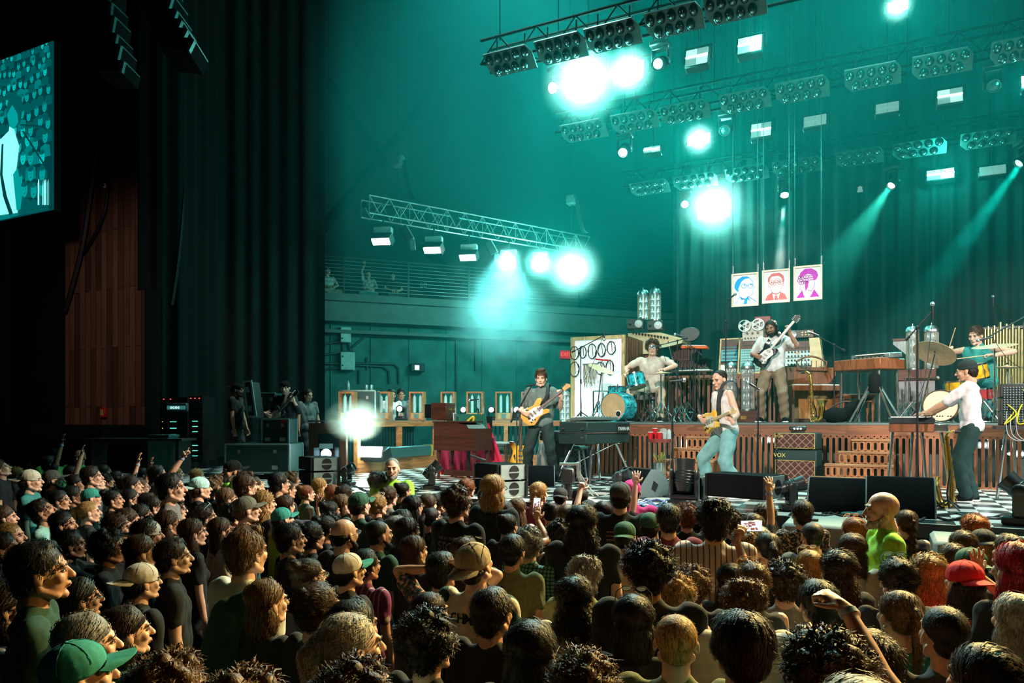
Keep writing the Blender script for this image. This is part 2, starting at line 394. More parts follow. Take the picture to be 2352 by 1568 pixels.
def rig(arms=None, legs=None, pel=(0, 0, .95), lean=0., side=0., head=(0, 0, 0), fem=False, vox=.009, hands=None, sleeve=.55, shirt='tee', legvox=.016, belly=0., hipw=None, twist=0., pantr=1.):
    """builds skin, shirt and trousers for one pose.  +x is the figure's right, +y its front"""
    pel = V(pel); sw = .165 if fem else .19; bz = Euler((-lean, side, twist)).to_matrix().to_4x4()
    T = Matrix.Translation(pel) @ bz
    def t(x, y, z): return T @ V((x, y, z))
    sh = {1: t(sw, 0, .475), -1: t(-sw, 0, .475)}; nk = t(0, -.01, .53)
    hc = nk+V((0, .035+lean*.05, .142)); HM = Matrix.Translation(hc+V((0, -.04, -.08))) @ (Euler((0, 0, twist)).to_matrix().to_4x4() @ Euler((head[0], head[2], head[1])).to_matrix().to_4x4()) @ Matrix.Translation((0, .04, .08)) @ Matrix.Diagonal((1.07, 1.07, 1.07, 1))
    arms = arms or {}; hands = hands or {}; J = {'head': HM, 'T': T}
    fine = xf(HEADP, HM); coarse = [('c', HM @ V((0, -.03, -.09)), nk+V((0, 0, -.05)), .053, .062)]
    fine += [('c', HM @ V((0, -.03, -.09)), nk+V((0, 0, .01)), .049 if fem else .055, .054 if fem else .06)]; hd = []; J['hd'] = hd
    coarse += [('e', t(0, 0, .34), (sw*.8, .082, .17), bz.to_euler()), ('c', t(-sw*.8, -.01, .43), t(sw*.8, -.01, .43), .035, .035)]
    shp = [('e', t(0, .005, .3), (sw*.98, .122, .2), bz.to_euler()), ('c', t(-sw*.6, -.005, .4), t(sw*.6, -.005, .4), .085, .085),
           ('e', t(0, .012+belly*.3, .13), ((.15 if fem else .17)+belly*.4, .122+belly, .22), bz.to_euler()), ('c', t(-.065, 0, -.0), t(.065, 0, -.0), .132, .132), ('c', t(0, -.012, .46), t(0, -.012, .518), .1, .066)]
    for s in (1, -1): shp += [('c', t(s*.04, -.012, .485), t(s*sw*.88, -.005, .452), .05, .054), ('c', t(s*.1, 0, .1), t(s*sw*.7, 0, .4), .1, .09)]
    if fem: shp += [('e', t(.07, .08, .32), (.06, .06, .065)), ('e', t(-.07, .08, .32), (.06, .06, .065))]
    for s in (1, -1):
        wr, hint = arms.get(s, ((s*(sw+.07), .06, .78), (s*.4, -1, 0)))
        el, wr = ik(sh[s], V(wr), .29, .26, hint); J['el', s] = el; J['wr', s] = wr
        ra = .04 if fem else .047
        fine += [('c', sh[s], el, ra+.006, ra*.85), ('c', el, el.lerp(wr, .35), ra*.86, ra*.88), ('c', el.lerp(wr, .35), wr, ra*.88, .026)]
        f, nr, cu, kw = hands.get(s, ((wr-el).normalized(), (-s, 0, 0), .35, {}))
        ts = kw.pop('ts', None) if kw else None
        fv = V(f).normalized(); nv = V(nr); nv = nv-fv*nv.dot(fv); 
        if ts is None: ts = -s if True else s
        # thumb side: for a right hand thumb = f x n * (-1)
        hd += hand(wr, f, nr, ts, cu, **(kw or {}))
        if shirt != 'tank':
            e2 = sh[s].lerp(el, sleeve*1.15) if sleeve < .9 else el
            shp += [('c', sh[s], e2, .063 if fem else .069, .056 if fem else .062)]
            if sleeve >= .9: shp += [('c', el, el.lerp(wr, min(1, sleeve-.9)*1.0+.6), .06, .045)]
        else: shp += [('c', t(s*sw*.8, 0, .46), t(s*sw*.9, 0, .44), .066, .06)]
    hw = hipw or .09; pts = [('c', pel+V((-.06, -.01, .0)), pel+V((.06, -.01, .0)), .108, .108)]
    shoes = []
    legs = legs or {}
    for s in (1, -1):
        an, hint = legs.get(s, ((s*.12, -.02, .08), (0, 1, 0)))
        hip = pel+Euler((0, 0, twist)).to_matrix() @ V((s*hw, 0, -.03)); kn, an = ik(hip, V(an), .44, .43, hint); J['kn', s] = kn; J['an', s] = an
        pts += [('c', hip, kn, .086*pantr, .068*pantr), ('c', kn, an+V((0, 0, .02)), .068*pantr, .058*pantr)]
        coarse += [('c', kn, an, .04, .032), ('c', hip, kn, .05, .045), ('c', t(0, 0, .3), pel, .09, .08), ('c', pel, hip, .08, .06)]
        fd = V(legs.get(('f', s), (s*.25, 1, 0))).normalized()
        a = math.atan2(-fd.x, fd.y)
        sm_ = MB(); sm_.ball(an+fd*.055-V((0, 0, .035)), (.047, .135, .05), 12, 8, (0, 0, a))
        sm_.m = 1; sm_.box(an+fd*.055-V((0, 0, .066)), (.088, .27, .024), (0, 0, a), .01); shoes.append(sm_)
    return fine, coarse, shp, pts, shoes, J
BODY = {}
def body(key, vox=.008, cvox=.02, svox=.014, **kw):
    if key in BODY: return BODY[key]
    fine, coarse, shp, pts, shoes, J = rig(**kw)
    ph = M('skin_placeholder', (.6, .35, .25))
    sk = merge('skin', [blob(fine+J['hd'], min(vox, .006), 5), blob(coarse, cvox, 1)], ph)
    sm = blob(shp, svox, 3); sm.materials.clear(); sm.materials.append(ph); sm.shade_smooth()
    # cloth folds
    n = len(sm.vertices); a = np.empty(n*3); sm.vertices.foreach_get('co', a); a = a.reshape(-1, 3); nn = np.empty(n*3); sm.vertices.foreach_get('normal', nn); nn = nn.reshape(-1, 3)
    if J.get('flat', 1):
        Ti = np.array(J['T'].inverted()); Tm = np.array(J['T']); h = np.c_[a, np.ones(len(a))] @ Ti.T; m_ = (np.abs(h[:, 0]) < .26) & (h[:, 2] < -.07); h[m_, 2] = -.07-(h[m_, 2]+.07)*-.15; h[m_, :2] *= 1.03; a = (h @ Tm.T)[:, :3]
    w = np.sin(a[:, 2]*26+a[:, 0]*34+np.sin(a[:, 1]*30)*2)*.0045+np.sin(a[:, 0]*60-a[:, 2]*18)*.003
    a += nn*w[:, None]; sm.vertices.foreach_set('co', a.ravel()); sm.update()
    pm = blob(pts, .018, 2); pm.materials.clear(); pm.materials.append(ph); pm.shade_smooth()
    n = len(pm.vertices); a = np.empty(n*3); pm.vertices.foreach_get('co', a); a = a.reshape(-1, 3); nn = np.empty(n*3); pm.vertices.foreach_get('normal', nn); nn = nn.reshape(-1, 3)
    a += nn*(np.sin(a[:, 2]*38+a[:, 0]*20+a[:, 1]*25)*.006)[:, None]; pm.vertices.foreach_set('co', a.ravel()); pm.update()
    shm = [q_.mesh('shoe', [ph, WHITE], .8) for q_ in shoes]
    BODY[key] = (sk, sm, pm, shm, J); return BODY[key]
def mput(name, me, mat, parent, X=None, label=None):
    """shared mesh with its own material, placed by a matrix in the parent's frame"""
    o = put(name, me, parent, label)
    if X is not None: o.matrix_local = X
    if o.material_slots and mat is not None:
        o.material_slots[0].link = 'OBJECT'; o.material_slots[0].material = mat
    return o
# ---- hair
def strands(me, n, length, wid, seedv, curl=0., out=.004, down=(0, -.25, -1), zmin=-9, part=False):
    rnd = random.Random(seedv); bm = bmesh.new(); bm.from_mesh(me); bm.faces.ensure_lookup_table(); bt = BVHTree.FromBMesh(bm)
    fs = [f for f in bm.faces if f.calc_center_median().z > zmin]; mb = MB(); dn = V(down)
    for k in range(n):
        f = rnd.choice(fs); p = f.calc_center_median(); nr = f.normal; L = length*rnd.uniform(.6, 1.2); st = 5; ph = rnd.uniform(0, 6.28); of = out*rnd.uniform(.2, 1.6)
        d = dn+V((rnd.uniform(-.3, .3), rnd.uniform(-.3, .3), 0))
        if part and p.z > .05: d = V((math.copysign(1, p.x)*1.2, -.3, -.4))
        if abs(nr.z) > .75 and not part: d = V((nr.x*2+rnd.uniform(-.5, .5), nr.y*2-.35+rnd.uniform(-.5, .5), -.2))
        pts = []
        for i in range(st):
            t = d-nr*d.dot(nr); t = t.normalized() if t.length > 1e-4 else V((0, -1, 0))
            sd = t.cross(nr)
            cv = sd*math.sin(ph+i*2.2)*curl+nr*math.cos(ph+i*2.2)*curl
            pts.append((p+nr*(of+(out*1.5 if i == st-1 else 0)*rnd.random())+cv, sd))
            q = p+t*L/st; loc, nn, _, _ = bt.find_nearest(q)
            if loc is None: break
            if (loc-q).length > .02: p = q
            else: p = loc; nr = nn
        vs = []
        for i, (a, sd) in enumerate(pts):
            w = wid*(1-.75*i/(len(pts)-1 or 1)); vs += [a-sd*w, a+sd*w]
        mb.add(vs, [(2*i, 2*i+1, 2*i+3, 2*i+2) for i in range(len(pts)-1)])
    bm.free(); return mb
SKH = [('e', (0, -.026, .048), (.087, .103, .09)), ('e', (0, -.062, -.02), (.064, .052, .06))]
def curtain(dz, w=.085, th=.045): return [('e', (0, -.07, -.04-dz/2), (w, th, dz/2+.06)), ('e', (-.066, -.035, -.03-dz*.38), (.028, .045, dz*.4+.03)), ('e', (.066, -.035, -.03-dz*.38), (.028, .045, dz*.4+.03))]
rh = random.Random(3)
def lumps(n, r0, r1, back=1.0, c=(0, -.028, .05), e=(.082, .098, .085)):
    o = []
    while len(o) < n:
        d = V((rh.gauss(0, 1), rh.gauss(0, 1), rh.gauss(0, 1))).normalized()
        p = V((c[0]+d.x*e[0], c[1]+d.y*e[1], c[2]+d.z*e[2]))
        if p.y > .035 and p.z < .085 or p.z < -.05: continue
        r = rh.uniform(r0, r1); o.append(('e', p, (r, r, r)))
    return o
STY = {
 'short': (SKH+[('e', (0, .02, .108), (.052, .04, .026))], .045, .0024, 1100, .001, .0075, {}),
 'quiff': (SKH+[('e', (.01, .035, .118), (.05, .036, .03)), ('e', (-.02, .0, .128), (.045, .05, .02))], .055, .0026, 1200, .002, .009, {}),
 'buzz': ([('e', (0, -.022, .041), (.079, .0965, .084)), ('e', (0, -.055, -.02), (.058, .05, .05))], .014, .0014, 900, 0, .003, {}),
 'wavy': (SKH+lumps(30, .018, .026)+[('e', (0, -.07, -.04), (.072, .05, .06))], .06, .003, 1300, .006, .01, {}),
 'curly': (SKH+lumps(60, .02, .032), .035, .003, 1100, .008, .012, {}),
 'long': (SKH+[('e', (0, .0, .1), (.06, .05, .035))]+curtain(.26), .13, .0024, 1500, .002, .008, {'part': True}),
 'longwavy': (SKH+[('e', (0, .0, .1), (.062, .05, .035))]+curtain(.32, .105, .055)+[('e', (s*.07, -.06, -.12-.05*k), (.035, .04, .035)) for k in range(4) for s in (-1, 1)], .1, .0035, 1500, .009, .012, {'part': True}),
 'bob': (SKH+[('e', (0, .0, .1), (.06, .05, .035))]+curtain(.11, .086), .09, .0024, 1200, .002, .007, {'part': True}),
 'bun': ([('e', (0, -.022, .043), (.081, .098, .086)), ('e', (0, -.06, -.01), (.058, .048, .05)), ('e', (0, -.1, .105), (.042, .038, .036))], .07, .0022, 1000, .002, .006, {'down': (0, -1, .5)}),
 'ponytail': ([('e', (0, -.022, .043), (.081, .098, .086)), ('e', (0, -.06, -.01), (.058, .048, .05)), ('c', (0, -.115, .06), (0, -.15, .02), .024, .034), ('c', (0, -.15, .02), (0, -.15, -.2), .034, .014)], .09, .002, 900, .002, .005, {'down': (0, -1, -.3)}),
 'braid': ([('e', (0, -.022, .043), (.083, .1, .088)), ('e', (0, -.06, -.01), (.07, .05, .06))]+[('e', ((-1)**k*.012, -.12-.003*k, .04-k*.03), (.028, .022, .022)) for k in range(9)], .07, .002, 900, .003, .006, {'down': (0, -1, -.3)}),
 'clip': (SKH+[('e', (0, -.09, .07), (.05, .035, .06)), ('e', (0, -.075, -.03), (.05, .03, .05))]+lumps(14, .014, .02), .08, .0022, 900, .004, .008, {'down': (0, -1, .4)}),
 'dreads': (SKH+[('c', (s*x, y, .04), (s*(x+.012), y-.02, -.22), .017, .012) for s in (-1, 1) for x, y in ((.075, 0), (.07, -.03), (.055, -.06), (.03, -.085))], .05, .003, 900, .003, .005, {}),
 'under': ([('e', (0, -.055, -.005), (.076, .07, .055)), ('e', (0, -.065, -.04), (.06, .045, .04))], .05, .002, 500, .003, .005, {}),
 'underlong': ([('e', (0, -.055, -.005), (.076, .07, .055))]+curtain(.3, .09), .12, .0024, 1000, .002, .006, {}),
 'ring': ([('e', (0, -.045, -.002), (.079, .078, .036)), ('e', (0, -.06, -.03), (.058, .046, .04))], .02, .0012, 400, 0, .002, {}),
 'bowl': (SKH+[('e', (0, .015, .07), (.08, .066, .055)), ('e', (0, -.02, .02), (.092, .098, .06))], .08, .0026, 1500, .001, .006, {}),
}
HAIR = {}
def hairmesh(st):
    if st in HAIR: return HAIR[st]
    pr, L, w, n, cu, out, kw = STY[st]
    hull = blob(pr, .0065, 2)
    mb = strands(hull, n, L, w, hash(st) % 97 if False else len(st)*7, cu, out, **kw)
    k = len(hull.vertices); a = np.empty(k*3); hull.vertices.foreach_get('co', a); a = a.reshape(-1, 3)
    off = len(mb.v); mb.v += [V(x) for x in a]; mb.f += [[i+off for i in p.vertices] for p in hull.polygons]; mb.mi += [0]*len(hull.polygons)
    me = bpy.data.meshes.new('hair_'+st); me.from_pydata(mb.v, [], mb.f); me.materials.append(BLK); me.shade_smooth(); bpy.data.meshes.remove(hull)
    HAIR[st] = me; return me
def capmesh():
    if 'cap' in HAIR: return HAIR['cap']
    d = blob([('e', (0, -.014, .052), (.087, .104, .082)), ('e', (0, -.02, .03), (.087, .1, .035))], .007, 3)
    mb = MB(); k = len(d.vertices); a = np.empty(k*3); d.vertices.foreach_get('co', a); a = a.reshape(-1, 3)
    a[:, 2] = np.maximum(a[:, 2], .018-a[:, 1]*0.0); mb.v += [V(x) for x in a]; mb.f += [[*p.vertices] for p in d.polygons]; mb.mi += [0]*len(d.polygons); bpy.data.meshes.remove(d)
    mb.m = 1; n = 12; top = []
    for j in range(2):
        for i in range(n+1):
            t = (i/n-.5)*2; x = t*.074; y0 = .05+.035*(1-t*t)**.5; y1 = .05+.13*math.sqrt(max(0, 1-t*t*.96)); z = .04-.016*t*t
            for y, zz in ((y0, z), (y1, z-.012)): top.append((x, y, zz-(.005 if j else 0)))
    m_ = 2*(n+1)
    fs = []
    for i in range(n):
        a_ = 2*i; fs += [(a_, a_+1, a_+3, a_+2), (m_+a_, m_+a_+2, m_+a_+3, m_+a_+1), (a_+1, m_+a_+1, m_+a_+3, a_+3)]
    mb.add(top, fs); mb.m = 0; mb.ball((0, -.014, .135), (.008, .008, .004), 8, 4)
    for k in range(6):
        an = k*math.pi/3; pts = [(math.sin(an)*.088*math.sin(q), -.014+math.cos(an)*.105*math.sin(q), .052+.0825*math.cos(q)) for q in (0.05, .4, .8, 1.2, 1.5)]
        mb.tube(pts, .0014, 4)
    me = mb.mesh('cap', [BLK, BLK], 1.2); HAIR['cap'] = me; return me
def beaniemesh():
    if 'beanie' in HAIR: return HAIR['beanie']
    me = blob([('e', (0, -.022, .055), (.087, .104, .09)), ('c', (-.0, -.03, .02), (0, -.03, .028), .088, .088)][:1]+[('e', (0, -.02, .035), (.091, .107, .028))], .007, 2)
    me.materials.clear(); me.materials.append(BLK); me.shade_smooth(); HAIR['beanie'] = me; return me
def glassmesh(r=.022, key='glasses'):
    if key in HAIR: return HAIR[key]
    mb = MB()
    for s in (-1, 1):
        mb.tube([(s*.033+r*math.cos(a*math.pi/8), .1+.004*abs(math.cos(a*math.pi/8)), .004+r*.8*math.sin(a*math.pi/8)) for a in range(16)], .0024, 5, closed=True)
        mb.tube([(s*(.033+r), .1, .008), (s*.078, .075, .01), (s*.083, -.01, .006), (s*.08, -.03, -.012)], .0022, 5)
    mb.tube([(-.011, .103, .006), (0, .108, .009), (.011, .103, .006)], .002, 5)
    mb.m = 1
    for s in (-1, 1): mb.ball((s*.033, .1, .004), (r*.95, .0015, r*.76), 12, 6)
    me = mb.mesh(key, [BLK, GLASS], 1); HAIR[key] = me; return me
def eyesmesh():
    if 'eyes' in HAIR: return HAIR['eyes']
    mb = MB()
    for s in (-1, 1):
        mb.m = 0; mb.ball((s*.031, .0745, .004), (.0125, .0115, .0065), 10, 8)
        mb.m = 1; mb.ball((s*.031, .0845, .004), (.0052, .004, .0052), 8, 6)
        mb.m = 2; mb.tube([(s*.013, .09, .024), (s*.03, .093, .03), (s*.05, .078, .025)], .0035, 5)
        mb.tube([(s*.016, .084, .009), (s*.031, .088, .014), (s*.047, .079, .009)], .0022, 5)
    mb.m = 3; mb.ball((0, .0945, -.056), (.021, .005, .0045), 10, 6)
    me = mb.mesh('eyes', [M('eye_white', (.45, .42, .4), .3), M('iris_dark', (.03, .015, .01), .15), M('brow_hair', (.03, .017, .01), .8), M('lips', (.35, .12, .1), .45)], 1); HAIR['eyes'] = me; return me
def beardmesh():
    if 'beard' in HAIR: return HAIR['beard']
    hull = blob([('e', (0, .05, -.09), (.045, .042, .034)), ('c', (-.062, .0, -.04), (-.035, .045, -.085), .015, .024), ('c', (.062, .0, -.04), (.035, .045, -.085), .015, .024), ('c', (-.025, .088, -.045), (.025, .088, -.045), .008, .008), ('e', (0, .075, -.1), (.03, .026, .026))], .006, 2)
    mb = strands(hull, 500, .02, .0015, 5, .001, .004, down=(0, .4, -1)); k = len(hull.vertices); a = np.empty(k*3); hull.vertices.foreach_get('co', a); a = a.reshape(-1, 3)
    off = len(mb.v); mb.v += [V(x) for x in a]; mb.f += [[i+off for i in p.vertices] for p in hull.polygons]; mb.mi += [0]*len(hull.polygons)
    me = bpy.data.meshes.new('beard'); me.from_pydata(mb.v, [], mb.f); me.materials.append(BLK); me.shade_smooth(); HAIR['beard'] = me; return me
SK = {'p': skinmat('fair_skin', (.72, .42, .3)), 'm': skinmat('tan_skin', (.55, .29, .18)), 'b': skinmat('brown_skin', (.3, .14, .08)), 'd': skinmat('deep_skin', (.12, .055, .032))}
HC = {'k': (.008, .007, .006), 'd': (.02, .012, .008), 'n': (.055, .028, .013), 'l': (.13, .07, .03), 'y': (.36, .2, .06), 'a': (.2, .06, .02), 'r': (.42, .008, .02), 'g': (.2, .19, .18), 'w': (.42, .39, .34), 'o': (.42, .12, .02)}
def hmat(k): return M('hair_'+k, HC[k], .5, kind='hair')
def dress(t, key, skin, hair=None, hc='d', shirt=None, pants=None, shoes=None, cap=None, capflip=False, glasses=None, beard=None, sunup=None, eyes=True, beanie=None, tilt=None):
    sk, sm, pm, shm, J = BODY[key]; H = J['head']
    mput('body', sk, skin, t); mput('shirt', sm, shirt, t); mput('trousers', pm, pants or BLKM, t)
    for q_ in shm: mput('shoe', q_, shoes or BLKM, t)
    if hair: mput('hair', hairmesh(hair), hmat(hc), t, H)
    if eyes:
        mput('eyes', eyesmesh(), None, t, H)
    if cap:
        X = H @ (Matrix.Rotation(math.pi, 4, 'Z') @ Matrix.Translation((0, .03, 0)) if capflip else Matrix.Identity(4)) @ Matrix.Rotation(R(tilt or 8), 4, 'X')
        o = mput('cap', capmesh(), cap[0] if isinstance(cap, tuple) else cap, t, X); o.material_slots[1].link = 'OBJECT'; o.material_slots[1].material = cap[1] if isinstance(cap, tuple) else cap
    if beanie: mput('beanie', beaniemesh(), beanie, t, H)
    if glasses: mput('glasses', glassmesh(), glasses, t, H)
    if sunup: mput('sunglasses', glassmesh(), sunup, t, H @ Matrix.Translation((0, -.035, .085)) @ Matrix.Rotation(R(35), 4, 'X'))
    if beard: mput('beard', beardmesh(), hmat(beard), t, H)
    return J
CAPN = {'c': 'cream', 's': 'slate', 't': 'teal', 'w': 'white', 'q': 'pale teal', 'o': 'olive', 'd': 'dark green', 'n': 'tan', 'k': 'black', 'u': 'magenta', 'r': 'red', 'a': 'amber'}
CAPC = {'c': (.55, .52, .42), 's': (.05, .05, .045), 't': (.02, .25, .21), 'w': (.6, .55, .48), 'q': (.4, .72, .68), 'o': (.13, .13, .09), 'd': (.015, .09, .05), 'n': (.4, .32, .22), 'k': (.015, .018, .018), 'u': (.5, .01, .15), 'r': (.7, .01, .02), 'a': (.7, .25, .03)}
def capm(k): return M('cap_'+CAPN[k].replace(' ', '_'), CAPC[k], .85, sc_=50, bump=.1)
# ------------------------------------------------------------------ the building
ORD = ['first', 'second', 'third', 'fourth', 'fifth', 'sixth', 'seventh', 'eighth', 'ninth', 'tenth', 'eleventh', 'twelfth']
rv = random.Random(5)
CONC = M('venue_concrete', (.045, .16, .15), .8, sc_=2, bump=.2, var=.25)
struct('floor', MB().span((-27, -4, -.12), (13, 8.2, 0)), M('hall_concrete', (.05, .05, .05), .8))
mb = MB(); mb.span((-13, 8.2, 1.2), (13, 19.6, STAGE)); struct('floor_stage', mb, M('checker_tiles', (.7, .7, .66), .22, kind='checker', sc_=3.28, col2=(.02, .035, .035)))
mb = MB(); mb.span((-13, 8.28, 0), (13, 8.34, 1.2)); mb.m = 1; mb.span((-13, 8.17, 1.16), (13, 8.2, 1.3))
mb.m = 2; mb.span((4.6, 8.18, .9), (7.4, 8.27, 1.16)); 
for i in range(9): mb.span((4.6+i*.31, 8.2, 0), (4.89+i*.31, 8.26, .9))
struct('trim_1', mb, [BLKM, DARKM, M('stained_boards', (.17, .15, .05), .7, kind='wood', sc_=4)])
struct('floor_back', MB().span((-27, 8.2, .2), (-13, 30, 1.3)).span((-13, 19.6, .2), (9, 30, 1.3)), BLKM)
struct('ceiling', MB().span((-27, -4, 17), (13, 30, 17.2)), BLKM)
struct('wall_right', MB().span((12.9, -4, 0), (13, 19.6, 17)), BLKM)
# splayed side wall with its balcony
A0 = P(745, HZ, 22.3); A1 = P(1300, HZ, 25.2); wd_ = (A1-A0); wd_.z = 0; wd_.normalize(); wn = V((-wd_.y, wd_.x, 0))
if wn.dot(A0) < 0: wn = -wn
WX = Matrix((( wd_.x, wn.x, 0, A0.x), (wd_.y, wn.y, 0, A0.y), (0, 0, 1, 0), (0, 0, 0, 1)))
def WLoc(px, py, off=0.):
    """pixel -> (along, off, z) on the side wall"""
    dr = P(px, HZ, 1); dr.z = 0; o = A0+wn*off; t = o.dot(wn)/dr.dot(wn); p = dr*t
    d = t; return V(((p-A0).dot(wd_), off, CZ-(py-HZ)/F*d))
mb = MB()
def wbox(mb, a, b, bev=0): mb.box([(p+q)/2 for p, q in zip(a, b)], [max(.001, abs(q-p)) for p, q in zip(a, b)], bev=bev, X=WX)
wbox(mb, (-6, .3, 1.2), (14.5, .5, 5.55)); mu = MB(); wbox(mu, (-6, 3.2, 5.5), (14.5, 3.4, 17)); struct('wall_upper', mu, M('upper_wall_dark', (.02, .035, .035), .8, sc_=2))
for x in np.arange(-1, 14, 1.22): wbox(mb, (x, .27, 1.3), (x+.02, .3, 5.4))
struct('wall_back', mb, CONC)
mb = MB(); zb = ZBAL = WLoc(900, 680).z
wbox(mb, (-6, 0, zb-.22), (14, 3.2, zb)); wbox(mb, (-6, .12, zb-.75), (14, .3, zb-.22)); wbox(mb, (-6, 0, zb-.85), (14, .3, zb-.75)); wbox(mb, (-6, .05, zb-1.2), (14, .3, zb-1.1))
struct('trim_balcony', mb, M('painted_steel_edge', (.12, .15, .14), .6, sc_=3))
t = thing('balcony_railing', WX @ V((4, .1, zb)), 0, 'dark steel balcony railing with horizontal cables along the side wall', 'railing')
mb = MB(); 
for x in np.arange(-5.4, 14, 2.0): mb.box((x, .1, zb+.55), (.05, .05, 1.1), X=WX)
mb.box((4, .1, zb+1.1), (20, .06, .05), X=WX); o = mb.build('frame', DARKM, t); o.matrix_parent_inverse = Matrix.Translation(t.location).inverted()
mb = MB()
for k in range(9): mb.cyl((-6, .1, zb+.12+k*.11), (14, .1, zb+.12+k*.11), .008, n=5, X=WX)
o = mb.build('cable_infill', M('steel_cable', (.3, .33, .33), .4, .8), t); o.matrix_parent_inverse = Matrix.Translation(t.location).inverted()
mb = MB()
for a, b in (((700, 575), (985, 225)), ((752, 185), (885, 378)), ((965, 560), (1060, 650))):
    p, q = WLoc(*a, .9), WLoc(*b, .9); mb.tube([WX @ p, WX @ q], .16, 4)
struct('beam_brace', mb, BLKM)
def on_wall(name, px0, py0, px1, py1, dep, mats, label, cat, group=None, off=.3):
    a, b = WLoc(px0, py1, off), WLoc(px1, py0, off); t = thing(name, WX @ V(((a.x+b.x)/2, off, a.z)), math.atan2(wd_.y, wd_.x), label, cat, group)
    return t, b.x-a.x, b.z-a.z
for i, (x0, y0, x1, y1, l) in enumerate(((780, 753, 804, 787, 'small pale grey electrical box, the upper one on the side wall'), (780, 810, 813, 850, 'large pale grey electrical box below the small one on the side wall'))):
    t, w, h = on_wall('electrical_box', x0, y0, x1, y1, .2, None, l, 'electrical box', 'wall boxes'); 
    MB().box((0, -.1, h/2), (w, .2, h), bev=.01).build('housing', M('box_enamel', (.55, .6, .58), .5), t)
    MB().box((0, -.205, h/2), (w*.92, .012, h*.94), bev=.004).build('door', M('box_enamel2', (.6, .64, .62), .45), t)
    mb = MB()
    for z in (.25, .75): mb.box((-w*.36, -.215, h*z), (.04, .012, .05))
    mb.build('latch', BLK, t)
def wtube(pts, r, off=.26): return [WX @ WLoc(x, y, off) for x, y in pts]
mb = MB()
for pts in (((742, 800), (748, 790), (780, 784)), ((742, 815), (810, 806)), ((788, 787), (788, 810)), ((800, 787), (806, 810)), ((742, 835), (780, 835)), ((812, 834), (905, 836), (915, 845), (916, 880)), ((812, 838), (880, 842), (893, 852), (894, 880)), ((740, 878), (742, 855), (755, 846), (780, 846)), ((808, 798), (840, 772), (1080, 776)), ((843, 820), (843, 848)), ((825, 850), (825, 880)), ((1048, 770), (1048, 900)), ((1092, 780), (1092, 850))):
    mb.tube(wtube(pts, 1), .035, 6)
tag(mb.build('wall_conduit', M('conduit_paint', (.06, .08, .08), .5, .3), None), 'dark electrical conduits bending across the side wall around the grey boxes', 'conduit')
t, w, h = on_wall('flood_lamp', 948, 838, 964, 852, .2, None, 'small lit square flood lamp on the side wall', 'lamp')
MB().box((0, -.12, h/2), (w*2, .2, h*1.3), bev=.02).build('housing', BLK, t); MB().box((-.03, -.23, h/2), (w*.6, .02, h*.7)).build('lens', M('lamp_white_soft', (1, 1, 1), .5, emit=(.7, 1, .95), es=2.5), t)
t, w, h = on_wall('exit_sign', 1286, 806, 1308, 823, .1, None, 'red illuminated exit sign on the side wall beside the cable cabinet', 'sign')
MB().box((0, -.05, h/2), (w, .08, h), bev=.008).build('housing', M('exit_red', (.6, .01, .02), .4, emit=(.75, .005, .03), es=.55), t)
text('EXIT', h*.72, M('exit_letters', (.9, .05, .05), .5, emit=(1, .12, .1), es=1.0), t, (0, -.095, h/2))
for x, y in ((968, 655), (976, 655)): 
    t, w, h = on_wall('wall_socket', x-3, y-5, x+3, y+5, .03, None, 'pale wall socket on the balcony wall, '+('nearer the seated people' if x < 970 else 'further from the seated people'), 'socket', off=3.15); MB().box((0, -.02, h/2), (w, .05, h), bev=.01).build('plate', M('box_enamel', (.5, .5, .5), .5), t); MB().box((0, -.05, h/2), (w*.4, .02, h*.6)).build('outlet', BLK, t)
# curtains
def drape(name, p0, p1, z0, z1, m, fold, amp, label, seed=1):
    p0, p1 = V(p0), V(p1); L = (p1-p0).length; n = int(L/fold*10); d = (p1-p0).normalized(); nn = V((-d.y, d.x, 0)); rr = random.Random(seed); mb = MB(); vs = []; ph = 0
    zs = [z0, z0+.5, (z0+z1)/2, z1]
    for i in range(n+1):
        ph += 2*math.pi/10*rr.uniform(.6, 1.4); a = amp*(math.sin(ph)+.4*math.sin(ph*.37))
        for k, z in enumerate(zs): vs.append(p0+d*(L*i/n)+nn*a*(1-.1*k)+V((0, 0, z-p0.z)))
    k = len(zs); mb.add(vs, [(i*k+j, (i+1)*k+j, (i+1)*k+j+1, i*k+j+1) for i in range(n) for j in range(k-1)])
    o = mb.build(name, m, None, 3.3); return tag(o, label, 'curtain')
drape('stage_curtain', W(1545, HZ, 19.3), W(2475, HZ, 19.3), 1.3, 16.9, M('back_velour', (.003, .035, .032), .9, sc_=3), .32, .07, 'tall dark teal velour curtain across the back of the stage', 2)
q0, q1 = P(330, HZ, 19.5), P(745, HZ, 21.5)
drape('side_curtain', q0, q1, 1.3, 16.9, M('black_velour', (.006, .011, .011), .95, sc_=3), .5, .08, 'huge black masking curtain between the wood wall and the side wall', 3)
drape('wing_curtain', P(425, HZ, 14.6), P(505, HZ, 16.2), 1.3, 16.9, BLKM, .5, .05, 'narrow black curtain hanging behind the amplifier racks', 4)
